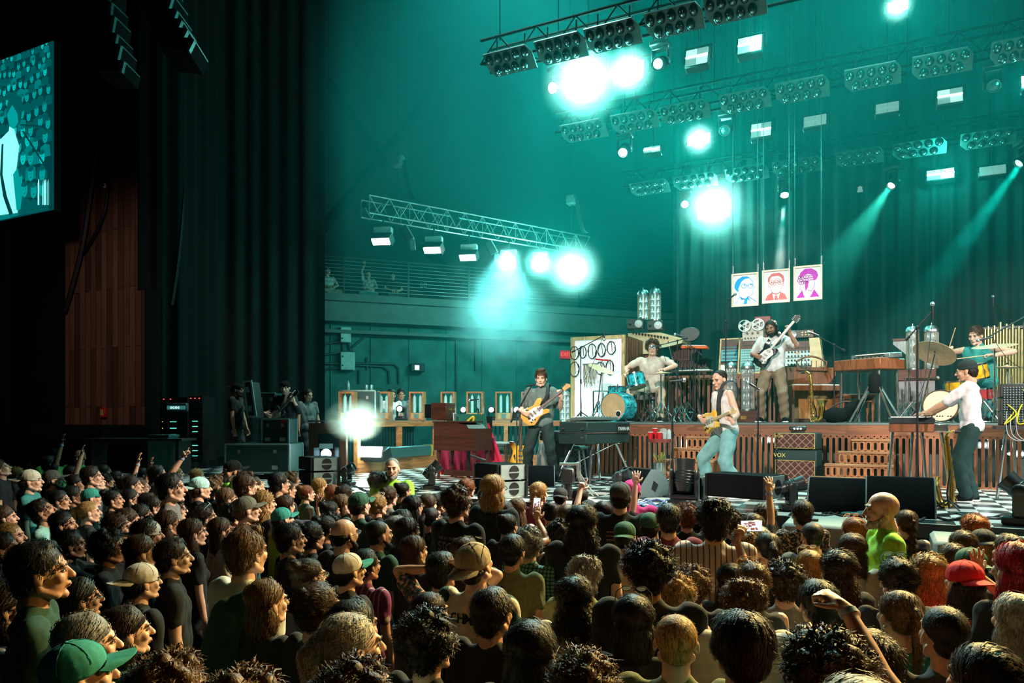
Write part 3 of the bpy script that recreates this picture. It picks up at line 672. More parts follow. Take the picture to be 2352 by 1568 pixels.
# timber wall, screen
YW = 10.6
a, b, c2 = W(150, 130, YW), W(318, 130, YW), W(334, 665, YW)
mb = MB(); mb.span((a.x, YW, .2), (b.x, YW+.3, a.z+1.5)); mb.span((b.x, YW, .2), (c2.x, YW+.3, c2.z)); zz = W(240, 560, YW).z
struct('wall_left', mb, M('timber_wall', (.26, .14, .09), .6, kind='planks'))
mb = MB(); mb.span((-27, YW+.35, 0), (c2.x-.1, YW+.5, 13)); mb.span((-27, 9.3, 0), (a.x, 9.4, 13)); mb.span((b.x, YW-.02, c2.z), (b.x+.04, YW+.34, 13)); mb.span((c2.x, YW-.02, .2), (c2.x+.04, YW+.34, c2.z+.02)); struct('wall_proscenium', mb, BLKM)  # last two thin sheets added to blacken the timber wall's lit end faces
mb = MB(); q = W(270, 975, YW); mb.span((a.x-.4, YW-1.2, .1), (c2.x+.3, YW-.02, q.z)); struct('wall_lower', mb, BLKM)
YS = 9.0
s0, s1, s2 = W(-60, 490, YS), W(117, 480, YS), W(117, 92, YS)
t = thing('led_screen', (s1.x, YS, s1.z), 0, 'big teal LED video screen showing a guitarist from behind and a crowd', 'screen')
w, h = s1.x-s0.x, s2.z-s1.z
mb = MB(); mb.span((-w, .06, 0), (0, .2, h)); mb.build('housing', BLKM, t)
mb = MB(); mb.m = 0; mb.span((-w, .03, 0), (0, .06, h))
CL = lambda x, z: (min(-.004, max(-w+.004, x)), min(h-.004, max(.004, z)))
def oval(x, z, rx, rz, y):
    q = [CL(x+rx*math.cos(k*math.pi/6), z+rz*math.sin(k*math.pi/6)) for k in range(12)]; mb.add([(a_, y, b_) for a_, b_ in q], [tuple(range(12))])
rr = random.Random(8); yy = .028
for row in range(11):
    z = h*(1-row/10.5); sz = .07+.011*row; x = -w+rr.random()*.2
    while x < 0:
        zz_ = z+rr.uniform(-.08, .08)
        if x+sz < 0 and zz_ > .25:
            yy -= .0000015
            mb.m = rr.choice([1, 1, 5]); q = [CL(*p) for p in ((x-sz*1.3, zz_-sz*3), (x-sz*1.1, zz_-sz*1.4), (x, zz_-sz), (x+sz*1.1, zz_-sz*1.4), (x+sz*1.3, zz_-sz*3))]; mb.add([(a_, yy, b_) for a_, b_ in q], [(0, 1, 2, 3, 4)])
            yy -= .0000015; mb.m = rr.choice([2, 2, 3]); oval(x, zz_, sz*.62, sz*.95, yy)
            yy -= .0000015; mb.m = 1; oval(x, zz_+sz*.66, sz*.6, sz*.36, yy); oval(x-sz*.25, zz_+.05*sz, sz*.1, sz*.05, yy-.0000004); oval(x+sz*.25, zz_+.05*sz, sz*.1, sz*.05, yy-.0000004); oval(x, zz_-sz*.45, sz*.2, sz*.06, yy-.0000004)
        x += sz*rr.uniform(1.7, 2.6)
yy = .018
def poly(pts, m, y): mb.m = m; mb.add([(CL(x, z)[0], y, CL(x, z)[1]) for x, z in pts], [tuple(range(len(pts)))])
def sp_(px, py): q = W(px, py, YS); return (min(q.x-s1.x, -.005), q.z-s1.z)
poly([sp_(*p) for p in ((-50, 500), (-50, 340), (0, 318), (18, 300), (20, 285), (28, 285), (34, 310), (42, 335), (36, 385), (30, 410), (38, 478), (38, 488))], 4, yy)
poly([sp_(*p) for p in ((12, 250), (18, 225), (32, 215), (48, 222), (50, 245), (45, 280), (36, 292), (24, 292), (14, 275))], 1, yy-.001)
poly([sp_(*p) for p in ((14, 262), (20, 290), (30, 296), (40, 280), (38, 260), (26, 240))], 2, yy-.0015)
poly([sp_(*p) for p in ((2, 330), (6, 330), (4, 400), (14, 450), (28, 490), (20, 494), (5, 450), (-2, 400))], 0, yy-.002)
poly([sp_(*p) for p in ((28, 400), (38, 385), (50, 440), (45, 480), (36, 482))], 2, yy-.002)
poly([sp_(*p) for p in ((44, 284), (98, 288), (98, 291), (44, 287))], 0, yy-.002)
poly([sp_(*p) for p in ((48, 300), (53, 300), (110, 390), (108, 394))], 0, yy-.002)
for k in range(8): x = 82+rr.random()*28; poly([sp_(x, 410+rr.random()*20), sp_(x+2, 410), sp_(x+2, 470), sp_(x, 470)], 4, yy-.002)
EM = [M('screen_%d' % i, (0, 0, 0), .5, emit=e, es=s_) for i, (e, s_) in enumerate((((0, .05, .055), 1), ((0, .10, .10), 1), ((.0, .35, .34), 1), ((0, .55, .52), 1), ((.25, 1, .95), 1.2), ((0, .2, .2), 1)))]
mb.build('display', EM, t, None)
# things on the timber wall
def hang(name, pts, r, label, Y, mat=CABLE): 
    mb = MB(); mb.tube(spline([W(x, y, Y) for x, y in pts], 5), r, 5); return tag(mb.build(name, mat, None), label, 'cable')
hang('hanging_cable', [(232, 190), (226, 320), (205, 460), (190, 560), (165, 660), (148, 715)], .05, 'thick black cable hanging down the timber wall towards the dark corner', YW-.12)
hang('hanging_cable', [(250, 190), (250, 300), (246, 440), (235, 500), (205, 560), (182, 590)], .03, 'thin black cable looping past the white wall camera', YW-.1)
hang('hanging_cable', [(455, -20), (450, 120), (440, 260), (425, 440), (410, 600), (395, 700)], .05, 'cable bundle dropping from the speaker array past the black curtain', 13)
hang('hanging_cable', [(470, -20), (466, 140), (450, 420), (425, 610)], .012, 'single thin rope hanging beside the cable bundle', 13, STEEL)
t = thing('wall_camera', W(242, 427, YW-.1), 0, 'small round white security camera on the timber wall', 'camera')
MB().ball((0, 0, 0), .06, 14, 10).build('dome', WHITE, t); MB().cyl((.02, -.05, 0), (.02, -.07, 0), .025, n=12).build('lens', BLK, t)
t = thing('fire_alarm', W(238, 957, YW-.05), 0, 'small red fire alarm box with yellow label on the timber wall', 'alarm')
MB().box((0, 0, .1), (.16, .08, .22), bev=.01).build('case', M('alarm_red', (.5, .02, .02), .5), t); MB().box((0, -.045, .1), (.09, .01, .13)).build('plate', M('alarm_label', (.6, .5, .1), .5), t)
# hanging speaker arrays
def line_array(pts, Y, label, n, w=.85):
    P0 = [W(x, y, Y) for x, y in pts]; sp2 = spline(P0, 6); t = thing('line_array', sp2[0], R(-12), label, 'speaker'); inv = t.matrix_basis.inverted() if False else (Matrix.Translation(sp2[0]) @ Matrix.Rotation(R(-12), 4, 'Z')).inverted()
    L = len(sp2)-1; MB().cyl((0, 0, 0), (0, 0, 16.98-sp2[0].z), .02, n=5).build('chain', BLK, t)
    for i in range(n):
        a = sp2[int(i*L/n)]; b = sp2[int((i+1)*L/n)]; c_ = inv @ ((a+b)/2); d = (b-a); pit = math.atan2(d.x*.6, -d.z)
        hh = d.length*.94; X = Matrix.Translation(c_) @ Matrix.Rotation(-pit, 4, 'X') @ Matrix.Rotation(R(30), 4, 'Z')
        mb = MB(); mb.prism([(-w/2, -hh/2), (w/2, -hh/2), (w/2, hh/2), (-w/2, hh/2)], .5, X, .04); mb.m = 1
        mb.box((0, -.255, 0), (w*.9, .02, hh*.85), X=X); mb.m = 2
        for s in (-1, 1): mb.box((s*w*.5, -.2, 0), (.02, .06, hh*.9), X=X); mb.box((s*w*.5, .0, hh*.44), (.03, .4, .02), X=X)
        mb.build('speaker_module', [BLKM, BLKM, STEEL], t)
line_array([(352, -70), (372, 10), (398, 80), (432, 140)], 8.2, 'curved line array of black speakers hanging high by the side curtain', 8, .5)
line_array([(240, -60), (248, 40), (262, 120), (278, 185)], 8.6, 'dark speaker array hanging in front of the timber wall', 7, .45)
# overhead rig
PLATE = M('lamp_plate', (.07, .17, .16), .5, .3); LAMPG = M('lamp_glass', (.05, .07, .07), .12, .6); GLINT = M('lamp_glint', (.7, .85, .82), .15, .6)
rows = [([(1120, 1225), (1235, 1345), (1348, 1470), (1485, 1615), (1620, 1760)], 820, 'front', 1172, 140), ([(1292, 1392), (1407, 1512), (1518, 1630), (1655, 1770), (1782, 1905), (1940, 2070), (2095, 2235), (2275, 2420)], 0, 'middle', 1342, 300), ([(1449, 1537), (1547, 1648), (1667, 1765), (1775, 1890), (1920, 2030), (2050, 2175), (2205, 2335)], 0, 'rear', 1493, 430)]
ZR = 8.3; ROWY = []
proto = None
for ri, (spans, _, rn, xr, yr) in enumerate(rows):
    d0 = (ZR-CZ)*F/(HZ-yr); Yr = P(xr, HZ, d0).y; ROWY.append(Yr)
    for i, (x0, x1) in enumerate(spans):
        a, b = W(x0, 300, Yr), W(x1, 300, Yr); w = b.x-a.x
        lab = 'nine-lamp light panel, %s along the %s overhead row' % (ORD[i], rn)
        if proto is None:
            t = thing('blinder_light', (0, 0, 0), 0, lab, 'stage light', 'lamp panels of the overhead rows'); proto = t
            h = .36; mb = MB(); mb.prism([(-.5, -h/2+.12), (-.38, -h/2), (.5, -h/2), (.5, h/2-.12), (.4, h/2), (-.5, h/2)], .03); mb.build('plate', PLATE, t)
            for k in range(9):
                r_ = k % 2; x = -.4+(k//2)*.19+r_*.1; z = .085 if not r_ else -.085
                mb = MB(); Xl = Matrix.Translation((x, -.03, z)) @ Matrix.Rotation(R(90), 4, 'X')
                mb.lathe([(.002, .05), (.03, .048), (.062, .03), (.078, 0), (.07, -.03)], 14, X=Xl); mb.m = 1
                mb.ball((x, -.085, z), (.02, .01, .02), 8, 6)
                for q in range(3): mb.ball((x+rv.uniform(-.045, .045), -.072, z+rv.uniform(-.03, .045)), (.008, .006, .008), 6, 4)
                mb.build('lamp', [LAMPG, GLINT], t)
            for s_ in (-.3, .3): MB().cyl((s_, 0, 0), (s_, .3, .2), .014).build('hanger', BLK, t)
            t.location = ((a.x+b.x)/2, Yr, ZR); t.scale = (w, 1.15, 1.15); t.rotation_euler = (R(52), 0, 0)
        else:
            q = copy_tree(proto, ((a.x+b.x)/2, Yr, ZR), None, lab); q.scale = (w, 1.15, 1.15); q['group'] = 'lamp panels of the overhead rows'
    xa, xb = W(spans[0][0]-20, 300, Yr).x, 12.85
    mb = MB()
    for dy, dz in ((.06, .1), (.06, .5), (.41, .1), (.41, .5)): mb.cyl((xa, Yr+dy, ZR+dz), (xb, Yr+dy, ZR+dz), .025, n=6)
    for q in (xa+.3, xa+3.3, xa+6.6): mb.cyl((q, Yr+.2, ZR+.5), (q, Yr+.2, 16.98), .01, n=4)
    x = xa
    while x < xb-.7:
        mb.cyl((x, Yr+.06, ZR+.1), (x+.35, Yr+.06, ZR+.5), .012, n=5); mb.cyl((x+.35, Yr+.06, ZR+.5), (x+.7, Yr+.06, ZR+.1), .012, n=5); mb.cyl((x, Yr+.06, ZR+.1), (x+.35, Yr+.41, ZR+.1), .012, n=5); x += .7
    tag(mb.build('lighting_truss', BLKM, None), 'long dark truss carrying the %s overhead row of lamp panels' % rn, 'truss')
def hot(name, col, es): return M(name, (1, 1, 1), .4, emit=col, es=es)
HOT = hot('lamp_hot', (.75, 1, .97), 40); WARMT = hot('lamp_bright', (.6, 1, .95), 6); PALE = M('strobe_face', (.35, .42, .4), .5, emit=(.25, .4, .37), es=.5); PALEB = M('strobe_face_bright', (.5, .6, .58), .5, emit=(.5, .75, .7), es=.9)
def strobe(px, py, d, w, h, mode, label, tilt=35, yaw=0):
    t = thing('strobe_light', P(px, py, d), R(yaw), label, 'stage light', 'square strobe panels of the rig'); t.rotation_euler = (R(tilt-50), 0, R(yaw))
    mb = MB(); mb.box((0, .1, 0), (w*1.05, .18, h*1.1), bev=.02); mb.box((0, .24, 0), (w*.5, .1, h*.5)); mb.build('housing', BLK, t)
    mb = MB(); mb.tube([(-w*.6, .12, 0), (-w*.6, .12, h*.9), (w*.6, .12, h*.9), (w*.6, .12, 0)], .018, 6); mb.build('yoke', DARKM, t); MB().cyl((0, .12, h*.9), V((0, .12, h*.9))+Euler((R(tilt-50), 0, R(yaw))).to_matrix().inverted() @ V((0, 0, 16.95-t.location.z-h*.9)), .012, n=5).build('suspension_cable', BLK, t)
    mb = MB()
    for i in range(2):
        for j in range(2): mb.m = (i+j) % 2 if mode != 'dim' else 0; mb.box(((i-.5)*w*.48, 0, (j-.5)*h*.48), (w*.47, .02, h*.44))
    mb.build('face', [PALE, PALEB], t)
    mb = MB(); mb.box((0, -.015, 0), (w*.96, .02, .025 if mode != 'hot' else .05)); mb.build('tube', PALE if mode == 'dim' else (WARMT if mode in ('on', 'star') else HOT), t)
    if mode in ('hot', 'star'):
        q = (0, -.05, 0) if mode == 'hot' else (w*.28, -.04, .02); MB().ball(q, (w*.36, .03, h*.3) if mode == 'hot' else (.07, .04, .06), 14, 8).build('flash', HOT, t)
    return t
Y1, Y2, Y3 = (r for r in ROWY)
for px, py, d, w, h, mode, lab in (
    (1340, 190, 12.9, .62, .6, 'hot', 'huge glaring white strobe under the front overhead row'), (1445, 165, 12.9, .55, .4, 'hot', 'second glaring strobe, between the huge one and the small round head'),
    (1600, 130, 12.4, .38, .32, 'on', 'square strobe with two-tone face under the front row, beside the glaring ones'), (1722, 102, 12.4, .4, .32, 'star', 'square strobe with a star-bright corner under the front row'),
    (2062, 14, 11.6, .3, .2, 'hot', 'star-bright strobe at the very top of the picture'), (1605, 320, 15.8, .5, .28, 'hot', 'glaring oblong strobe under the middle overhead row'),
    (1748, 298, 15.7, .42, .34, 'on', 'strobe with checkered pale face hanging under the middle row'), (1872, 277, 15.2, .45, .25, 'dim', 'dim ribbed strobe next to the checkered one in the middle row'),
    (2038, 247, 14.4, .42, .22, 'dim', 'dim plain strobe in the middle row, with two grey bands'), (2182, 220, 13.6, .42, .3, 'on', 'strobe with two-tone face and blue spark, middle row'),
    (1640, 475, 19, .85, .7, 'hot', 'biggest glaring strobe, low above the drum riser by the back curtain'), (1497, 343, 16.3, .38, .14, 'on', 'small slim lit strobe above the side truss end'),
    (1735, 464, 19, .4, .12, 'on', 'slim strobe tucked beside the big glaring one'), (1873, 443, 18.2, .5, .32, 'on', 'pale strobe with a pinkish corner under the rear row'),
    (1985, 430, 17.5, .45, .24, 'dim', 'dim strobe with dotted middle line under the rear row'), (2160, 400, 16.4, .55, .25, 'star', 'star-bright strobe under the rear overhead row'),
    (2280, 391, 15.8, .5, .22, 'dim', 'dim strobe under the rear row, close to the teal beam'), (2354, 188, 12.6, .1, .25, 'hot', 'bright strobe cut by the picture edge under the middle row')):
    strobe(px, py, d, w, h, mode, lab)
def moving_head(loc, aim, label, s=1., lit=None, hang_=False, name='moving_head', grp=None):
    t = thing(name, loc, 0, label, 'stage light', grp); t.scale = (s, s, s)
    k = -1 if hang_ else 1; aim = V(aim); yaw = math.atan2(aim.y, aim.x)+math.pi/2
    MB().box((0, 0, .05*k), (.34, .34, .1), (0, 0, yaw), .02).build('base', BLK, t)
    mb = MB(); X = Matrix.Rotation(yaw, 4, 'Z'); 
    for q in (-1, 1): mb.box((q*.15, 0, k*.24), (.05, .13, .3), bev=.02, X=X); mb.ball((q*.15, 0, k*.38), (.032, .085, .085), 12, 8, X=X)
    mb.box((0, 0, k*.12), (.33, .14, .05), bev=.015, X=X); mb.build('yoke', M('head_black', (.02, .024, .025), .35), t)
    H = Matrix.Translation((0, 0, k*.38)) @ aim.to_track_quat('Z', 'Y').to_matrix().to_4x4(); mb = MB()
    mb.lathe([(0, -.2), (.08, -.19), (.105, -.12), (.115, 0), (.11, .1), (.125, .18), (.125, .2), (.11, .2), (.105, .17), (0, .16)], 18, X=H); 
    for q in range(5): mb.lathe([(.112, -.1+q*.035), (.12, -.09+q*.035), (.112, -.08+q*.035)], 18, X=H)
    mb.build('head', M('head_black', (.02, .024, .025), .35), t)
    mb = MB(); mb.lathe([(0, .185), (.06, .18), (.104, .165)], 18, X=H); mb.build('lens', lit or M('dark_lens', (.03, .05, .055), .08), t)
    if hang_: MB().cyl((0, 0, 0), (0, 0, (16.95-loc[2])/s), .014, n=5).build('suspension_cable', BLK, t)
    return t
TL = hot('lens_teal', (.3, 1, .95), 2.5)
for px, py, d, lab, lit, aim in ((1518, 130, 12.4, 'round moving head with pale teal lens between two strobes, front row', TL, (-.1, -1, -.5)), (1283, 188, 13, 'small lit moving head beside the huge glaring strobe', HOT, (-.3, -1, -.4)),
    (1435, 337, 15.5, 'lit moving head throwing a faint beam near the side truss', HOT, (0, -.8, -.7)), (1668, 292, 15.6, 'dark moving head with glassy lens behind the middle row', None, (0, -1, -.5)),
    (1577, 470, 19, 'small lit moving head beside the biggest glaring strobe', HOT, (0, -1, -.3)), (1803, 434, 17.6, 'moving head throwing the white beam down onto the hanging portraits', HOT, (0, -.5, -1)),
    (2055, 414, 17, 'moving head throwing the warm beam down across the stage', hot('lens_warm', (1, .9, .8), 3), (-.5, -.6, -.8)), (2354, 355, 14.6, 'moving head throwing the teal beam at the picture edge', TL, (-.8, -.4, -.8)),
    (2280, 182, 13.2, 'unlit moving head hanging near the two-tone strobe', None, (0, -1, -.6))):
    moving_head(P(px, py-32 if py > 60 else py, d), aim, lab, .9, lit, True, grp='moving heads of the rig')
# side truss
T0, T1 = P(848, 468, 18.4), P(1355, 566, 22.6); zt = P(848, 468, 18.4).z
T1.z = T0.z; td = (T1-T0).normalized(); tn = V((-td.y, td.x, 0)); L = (T1-T0).length
t = thing('box_truss', T0, 0, 'silver box truss with hanging lights beside the balcony', 'truss')
mb = MB()
for dy in (0, .5):
    for dz in (-.22, .22): mb.cyl(tn*dy+V((0, 0, dz)), td*L+tn*dy+V((0, 0, dz)), .024, n=8)
mb.build('chord', M('truss_alloy', (.6, .65, .64), .35, .9), t)
mb = MB(); n = 26
for dy in (0, .5):
    for i in range(n):
        a = td*(L*i/n); b = td*(L*(i+1)/n); z0, z1 = (-.22, .22) if i % 2 else (.22, -.22)
        mb.cyl(a+tn*dy+V((0, 0, z0)), b+tn*dy+V((0, 0, z1)), .012, n=5)
        if i % 4 == 0: mb.cyl(a+tn*dy+V((0, 0, -.22)), a+tn*dy+V((0, 0, .22)), .014, n=5)
for i in range(0, n, 2): mb.cyl(td*(L*i/n)+V((0, 0, .22)), td*(L*(i+1)/n)+tn*.5+V((0, 0, .22)), .012, n=5); mb.cyl(td*(L*i/n)+V((0, 0, -.22)), td*(L*(i+1)/n)+tn*.5+V((0, 0, -.22)), .012, n=5)
mb.build('lattice', M('truss_alloy', (.6, .65, .64), .35, .9), t)
rr = random.Random(6)
for i in range(14): p = td*(L*rr.random())+tn*.25+V((0, 0, rr.uniform(-.2, .15))); MB().box(p, (rr.uniform(.05, .2), .1, rr.uniform(.05, .14)), (0, 0, .4)).build('dimmer_box', BLK, t)
for i in range(7): p = td*(L*rr.random()*.8)+tn*.3+V((0, 0, rr.uniform(-.1, .2))); MB().ball(p, .02, 8, 6).build('red_marker', M('red_tape', (.5, .02, .03), .5), t)
for fx, lab in ((.11, 'chain hoist with cable loops above the near end of the side truss'), (.9, 'chain hoist hanging above the far end of the side truss')):
    t = thing('chain_hoist', T0+td*L*fx+V((0, 0, .22)), 0, lab, 'hoist')
    MB().box((0, 0, 1.0), (.3, .25, .3), bev=.04).build('motor', M('hoist_body', (.1, .14, .14), .5), t)
    MB().cyl((0, 0, 0), (0, 0, .9), .015, n=5).cyl((0, 0, 1.1), (0, 0, 16.98-t.location.z), .012, n=5).build('chain', DARKM, t)
    mb = MB()
    for k in range(5): mb.tube(sag((.1+.03*k, 0, 1), (.3+.05*k, .1, 0), .1+.05*k), .015, 5)
    mb.build('cable', CABLE, t)
def hang_strobe(fx, px, py, lit, label, tilt=0):
    d = 18.4+(px-848)/(1355-848)*4.2; t = thing('wash_light', P(px, py, d), R(20), label, 'stage light', 'lights under the side truss')
    MB().box((0, .1, .28), (.46, .22, .16), bev=.015).build('ballast', M('ballast_grey', (.5, .55, .53), .5), t)
    mb = MB(); mb.box((-.2, .1, .13), (.03, .05, .2)); mb.box((.2, .1, .13), (.03, .05, .2)); mb.cyl((0, .1, .36), (0, .1, .62), .025); mb.build('bracket', BLK, t)
    mb = MB(); mb.prism([(-.22, -.04), (.22, -.04), (.28, .12), (-.28, .12)], .34, Matrix.Rotation(R(-25), 4, 'X')); mb.build('housing', BLK, t)
    mb = MB(); mb.box((0, -.12, -.05), (.44, .2, .03), (R(-30), 0, 0)); mb.build('lamp_face', hot('truss_lamp', (.8, 1, .97), lit), t)
for fx, px, py, lit, lab in ((0, 878, 553, 9, 'lit wash light at the near end of the side truss'), (0, 995, 573, 9, 'lit wash light, second under the side truss'), (0, 1076, 590, 9, 'lit wash light just above the bright smoke, third under the side truss'), (0, 1168, 602, 30, 'glowing wash light, fourth under the side truss'), (0, 1240, 606, 40, 'dazzling wash light, fifth under the side truss'), (0, 1315, 618, 60, 'most dazzling wash light, at the far end of the side truss')): hang_strobe(fx, px, py, lit, lab)
for px, py, lab in ((935, 540, 'dark tilted strobe between the first two lit wash lights'), (1128, 572, 'dark tilted strobe between the third and fourth wash lights')):
    d = 18.4+(px-848)/507*4.2; t = thing('tilted_strobe', P(px, py, d), R(30), lab, 'stage light'); t.rotation_euler = (0, R(-30), R(30))
    MB().box((0, 0, .02), (.2, .3, .42), bev=.02).build('housing', BLK, t); MB().box((.11, 0, .02), (.02, .28, .36)).build('face', M('ballast_grey', (.5, .55, .53), .5), t)
    MB().box((-.0, 0, -.3), (.12, .24, .2), (0, .5, 0)).build('reflector', STEEL, t)
# smoke
def smoke(name, loc, r, dens, label, scale=1.2, cut=.48, aniso=0., col=(1, 1, 1), soft=False):
    m = bpy.data.materials.new('smoke_'+name); m.use_nodes = True; nt = m.node_tree; nt.nodes.clear(); N = nt.nodes; Lk = nt.links
    o = N.new('ShaderNodeOutputMaterial'); v = N.new('ShaderNodeVolumeScatter'); v.inputs['Anisotropy'].default_value = aniso; v.inputs['Color'].default_value = (*col, 1)
    tc = N.new('ShaderNodeTexCoord'); n = N.new('ShaderNodeTexNoise'); n.inputs['Scale'].default_value = scale; n.inputs['Detail'].default_value = 4; n.inputs['Roughness'].default_value = .6
    ln = N.new('ShaderNodeVectorMath'); ln.operation = 'LENGTH'; Lk.new(tc.outputs['Object'], ln.inputs[0])
    mr = N.new('ShaderNodeMapRange'); mr.inputs['From Min'].default_value = 1.0; mr.inputs['From Max'].default_value = .25; mr.inputs['To Min'].default_value = 0; mr.inputs['To Max'].default_value = 1
    Lk.new(ln.outputs['Value'], mr.inputs['Value'])
    if soft:
        mr.interpolation_type = 'SMOOTHERSTEP'; mr.inputs['From Min'].default_value = 1.0; mr.inputs['From Max'].default_value = -.15
    r2 = N.new('ShaderNodeMapRange'); r2.inputs['From Min'].default_value = cut; r2.inputs['From Max'].default_value = cut+.22; Lk.new(tc.outputs['Object'], n.inputs['Vector']); Lk.new(n.outputs['Fac'], r2.inputs['Value'])
    mm = N.new('ShaderNodeMath'); mm.operation = 'MULTIPLY'; Lk.new(mr.outputs[0], mm.inputs[0]); Lk.new(r2.outputs[0], mm.inputs[1])
    m2 = N.new('ShaderNodeMath'); m2.operation = 'MULTIPLY'; m2.inputs[1].default_value = dens; Lk.new(mm.outputs[0], m2.inputs[0]); Lk.new(m2.outputs[0], v.inputs['Density']); Lk.new(v.outputs[0], o.inputs['Volume'])
    o = MB().ball((0, 0, 0), 1, 16, 12).build('smoke', m, None); o.location = loc; o.scale = r; tag(o, label, 'smoke', kind='stuff'); return o
smoke('a', P(1160, 690, 18), (1.9, 1.4, 1.7), .6, 'billowing bright teal smoke below the side truss', 1.4, .42)
smoke('b', P(815, 965, 13.5), (.62, .5, .42), 3.0, 'burst of pale yellow smoke over the side riser', 1.3, .36, col=(1, .93, .7))
for k_, (px, py, d_, r_) in enumerate(((1340, 190, 12.7, .95), (1445, 165, 12.7, .62), (1605, 320, 15.5, .5), (1640, 475, 18.7, 1.25), (1315, 618, 20.9, 1.2), (1240, 605, 20.5, .7), (1168, 600, 19.8, .6), (2062, 15, 11.4, .35))): smoke('p%d' % k_, P(px, py, d_-.1), (r_*.85,)*3, 1.6, 'dense lit haze hanging around a glaring lamp, '+ORD[k_]+' such cloud', .6, -.2, soft=True)  # small haze balls added to imitate lens bloom at the brightest lamps
smoke('c', P(1800, 590, 17), (2.2, 1, 1.0), .12, 'thin smoke drifting around the hanging portraits', 1.5, .45)
smoke('d', P(1690, 520, 18), (1.3, .8, .7), .35, 'wispy smoke below the biggest glaring strobe', 1.8, .45)
spot(P(1165, 575, 18.6), P(1150, 720, 17.8), 2600, 75, (.2, 1, .95), .7, .08)
def haze():
    m = bpy.data.materials.new('stage_haze'); m.use_nodes = True; nt = m.node_tree; nt.nodes.clear()
    o = nt.nodes.new('ShaderNodeOutputMaterial'); v = nt.nodes.new('ShaderNodeVolumeScatter'); v.inputs['Density'].default_value = .03; v.inputs['Anisotropy'].default_value = .25; v.inputs['Color'].default_value = (.03, 1, .93, 1)
    nt.links.new(v.outputs[0], o.inputs['Volume']); m.cycles.homogeneous_volume = True
    fp = [P(690, HZ, 11.5), P(800, HZ, 15), P(755, HZ, 22), P(1660, HZ, 27.5), V((12.8, 19.9, 0)), V((12.8, 10.6, 0)), P(1500, HZ, 10.8), P(1000, HZ, 12.2)]
    n = len(fp)
    ZZ = [1.33, 3.0, 3.9, 4.7, 5.4, 6.1, 6.9, 14.5]
    for k in range(7):
        z0, z1, m_, lb = ZZ[k], ZZ[k+1]-.02, m.copy(), 'teal stage haze, the %s layer of air up from the stage floor' % ORD[k]
        m_.node_tree.nodes['Volume Scatter'].inputs['Density'].default_value = (.0035, .005, .0075, .011, .017, .024, .03)[k]; m_.cycles.homogeneous_volume = True
        vs = [(p.x, p.y, z0) for p in fp]+[(p.x, p.y, z1) for p in fp]
        mb = MB().add(vs, [tuple(range(n))[::-1], tuple(range(n, 2*n))]+[(i, (i+1) % n, n+(i+1) % n, n+i) for i in range(n)])
        o = mb.build('haze', m_, None, None); tag(o, lb, 'haze', kind='stuff')
haze()
# ------------------------------------------------------------------ stage set and instruments
def slots(mb, x0, x1, z0, z1, y, th, pitch=.088, sw=.042, mt=.03, mbm=.03):
    n = max(1, int(round((x1-x0)/pitch))); p = (x1-x0)/n; r = sw/2; A = [i*math.pi/6 for i in range(7)]
    for k in range(n):
        cx = x0+p*(k+.5); hw = p/2; zt = z1-mt-r; zb = z0+mbm+r; inn = []; out = []
        for a in A:
            c_, s_ = math.cos(a), math.sin(a); inn.append((cx+r*c_, zt+r*s_)); q = max(abs(c_)/hw, s_/(z1-zt)); out.append((cx+c_/q, zt+s_/q))
        for a in A:
            c_, s_ = -math.cos(a), -math.sin(a); inn.append((cx+r*c_, zb+r*s_)); q = max(abs(c_)/hw, -s_/(zb-z0)); out.append((cx+c_/q, zb+s_/q))
        m_ = len(inn); vs = [(x, y, z) for x, z in inn]+[(x, y, z) for x, z in out]+[(x, y+th, z) for x, z in inn]
        fs = []
        for i in range(m_): j = (i+1) % m_; fs += [(i, j, m_+j, m_+i), (i, 2*m_+i, 2*m_+j, j)]
        mb.add(vs, fs)
    return mb
YR = 12.62
XR0 = W(1300, HZ, YR).x
t = thing('stage_riser', (XR0, YR, STAGE), 0, 'long wooden stage riser with slotted oak front behind the singers', 'riser')
Lr = 12.7-XR0; Hd = DECK-STAGE
MB().span((0, .02, Hd-.03), (Lr, 4.9, Hd)).span((0, -.03, Hd-.03), (Lr, .02, Hd)).build('deck', M('deck_paint', (.1, .15, .145), .5, sc_=3), t)
MB().span((0, -.02, Hd-.2), (Lr, .02, Hd-.03)).build('top_board', M('riser_board', (.24, .09, .04), .4, kind='wood', sc_=4, col2='h'), t)
slots(MB(), 0, Lr, .0, Hd-.2, -.02, .035).build('slotted_panel', WOODO, t)
MB().span((0, .5, 0), (Lr, .55, Hd-.04)).span((-.02, 0, 0), (0, 4.9, Hd-.03)).build('backing', M('riser_backing', (.02, .05, .05), .5), t)
for px, py, s_, lab in ((1420, 1012, .05, 'small bright lamp inside the riser behind the electric piano legs'), (1590, 1020, .07, 'brightest lamp inside the riser, left of the first steps'), (1772, 1010, .05, 'small bright lamp inside the riser beside the amplifier stack'), (2257, 1022, .05, 'small bright lamp inside the riser behind the keyboard player'), (2335, 1042, .04, 'tube lamp inside the riser near the picture edge')):
    q = W(px, py, YR+.25); t = thing('riser_lamp', q, 0, lab, 'lamp', 'lamps inside the riser'); MB().box((0, .03, 0), (.2, .1, .14), bev=.02).box((0, .06, (STAGE-q.z)/2), (.04, .04, q.z-STAGE)).build('housing', BLK, t); MB().ball((0, -.04, 0), (s_*(3 if s_ < .045 else 1.0), .02, s_*.7), 12, 8).build('lens', HOT, t)
    pt(q-V((0, .1, 0)), 5, (.7, 1, .97), .04)
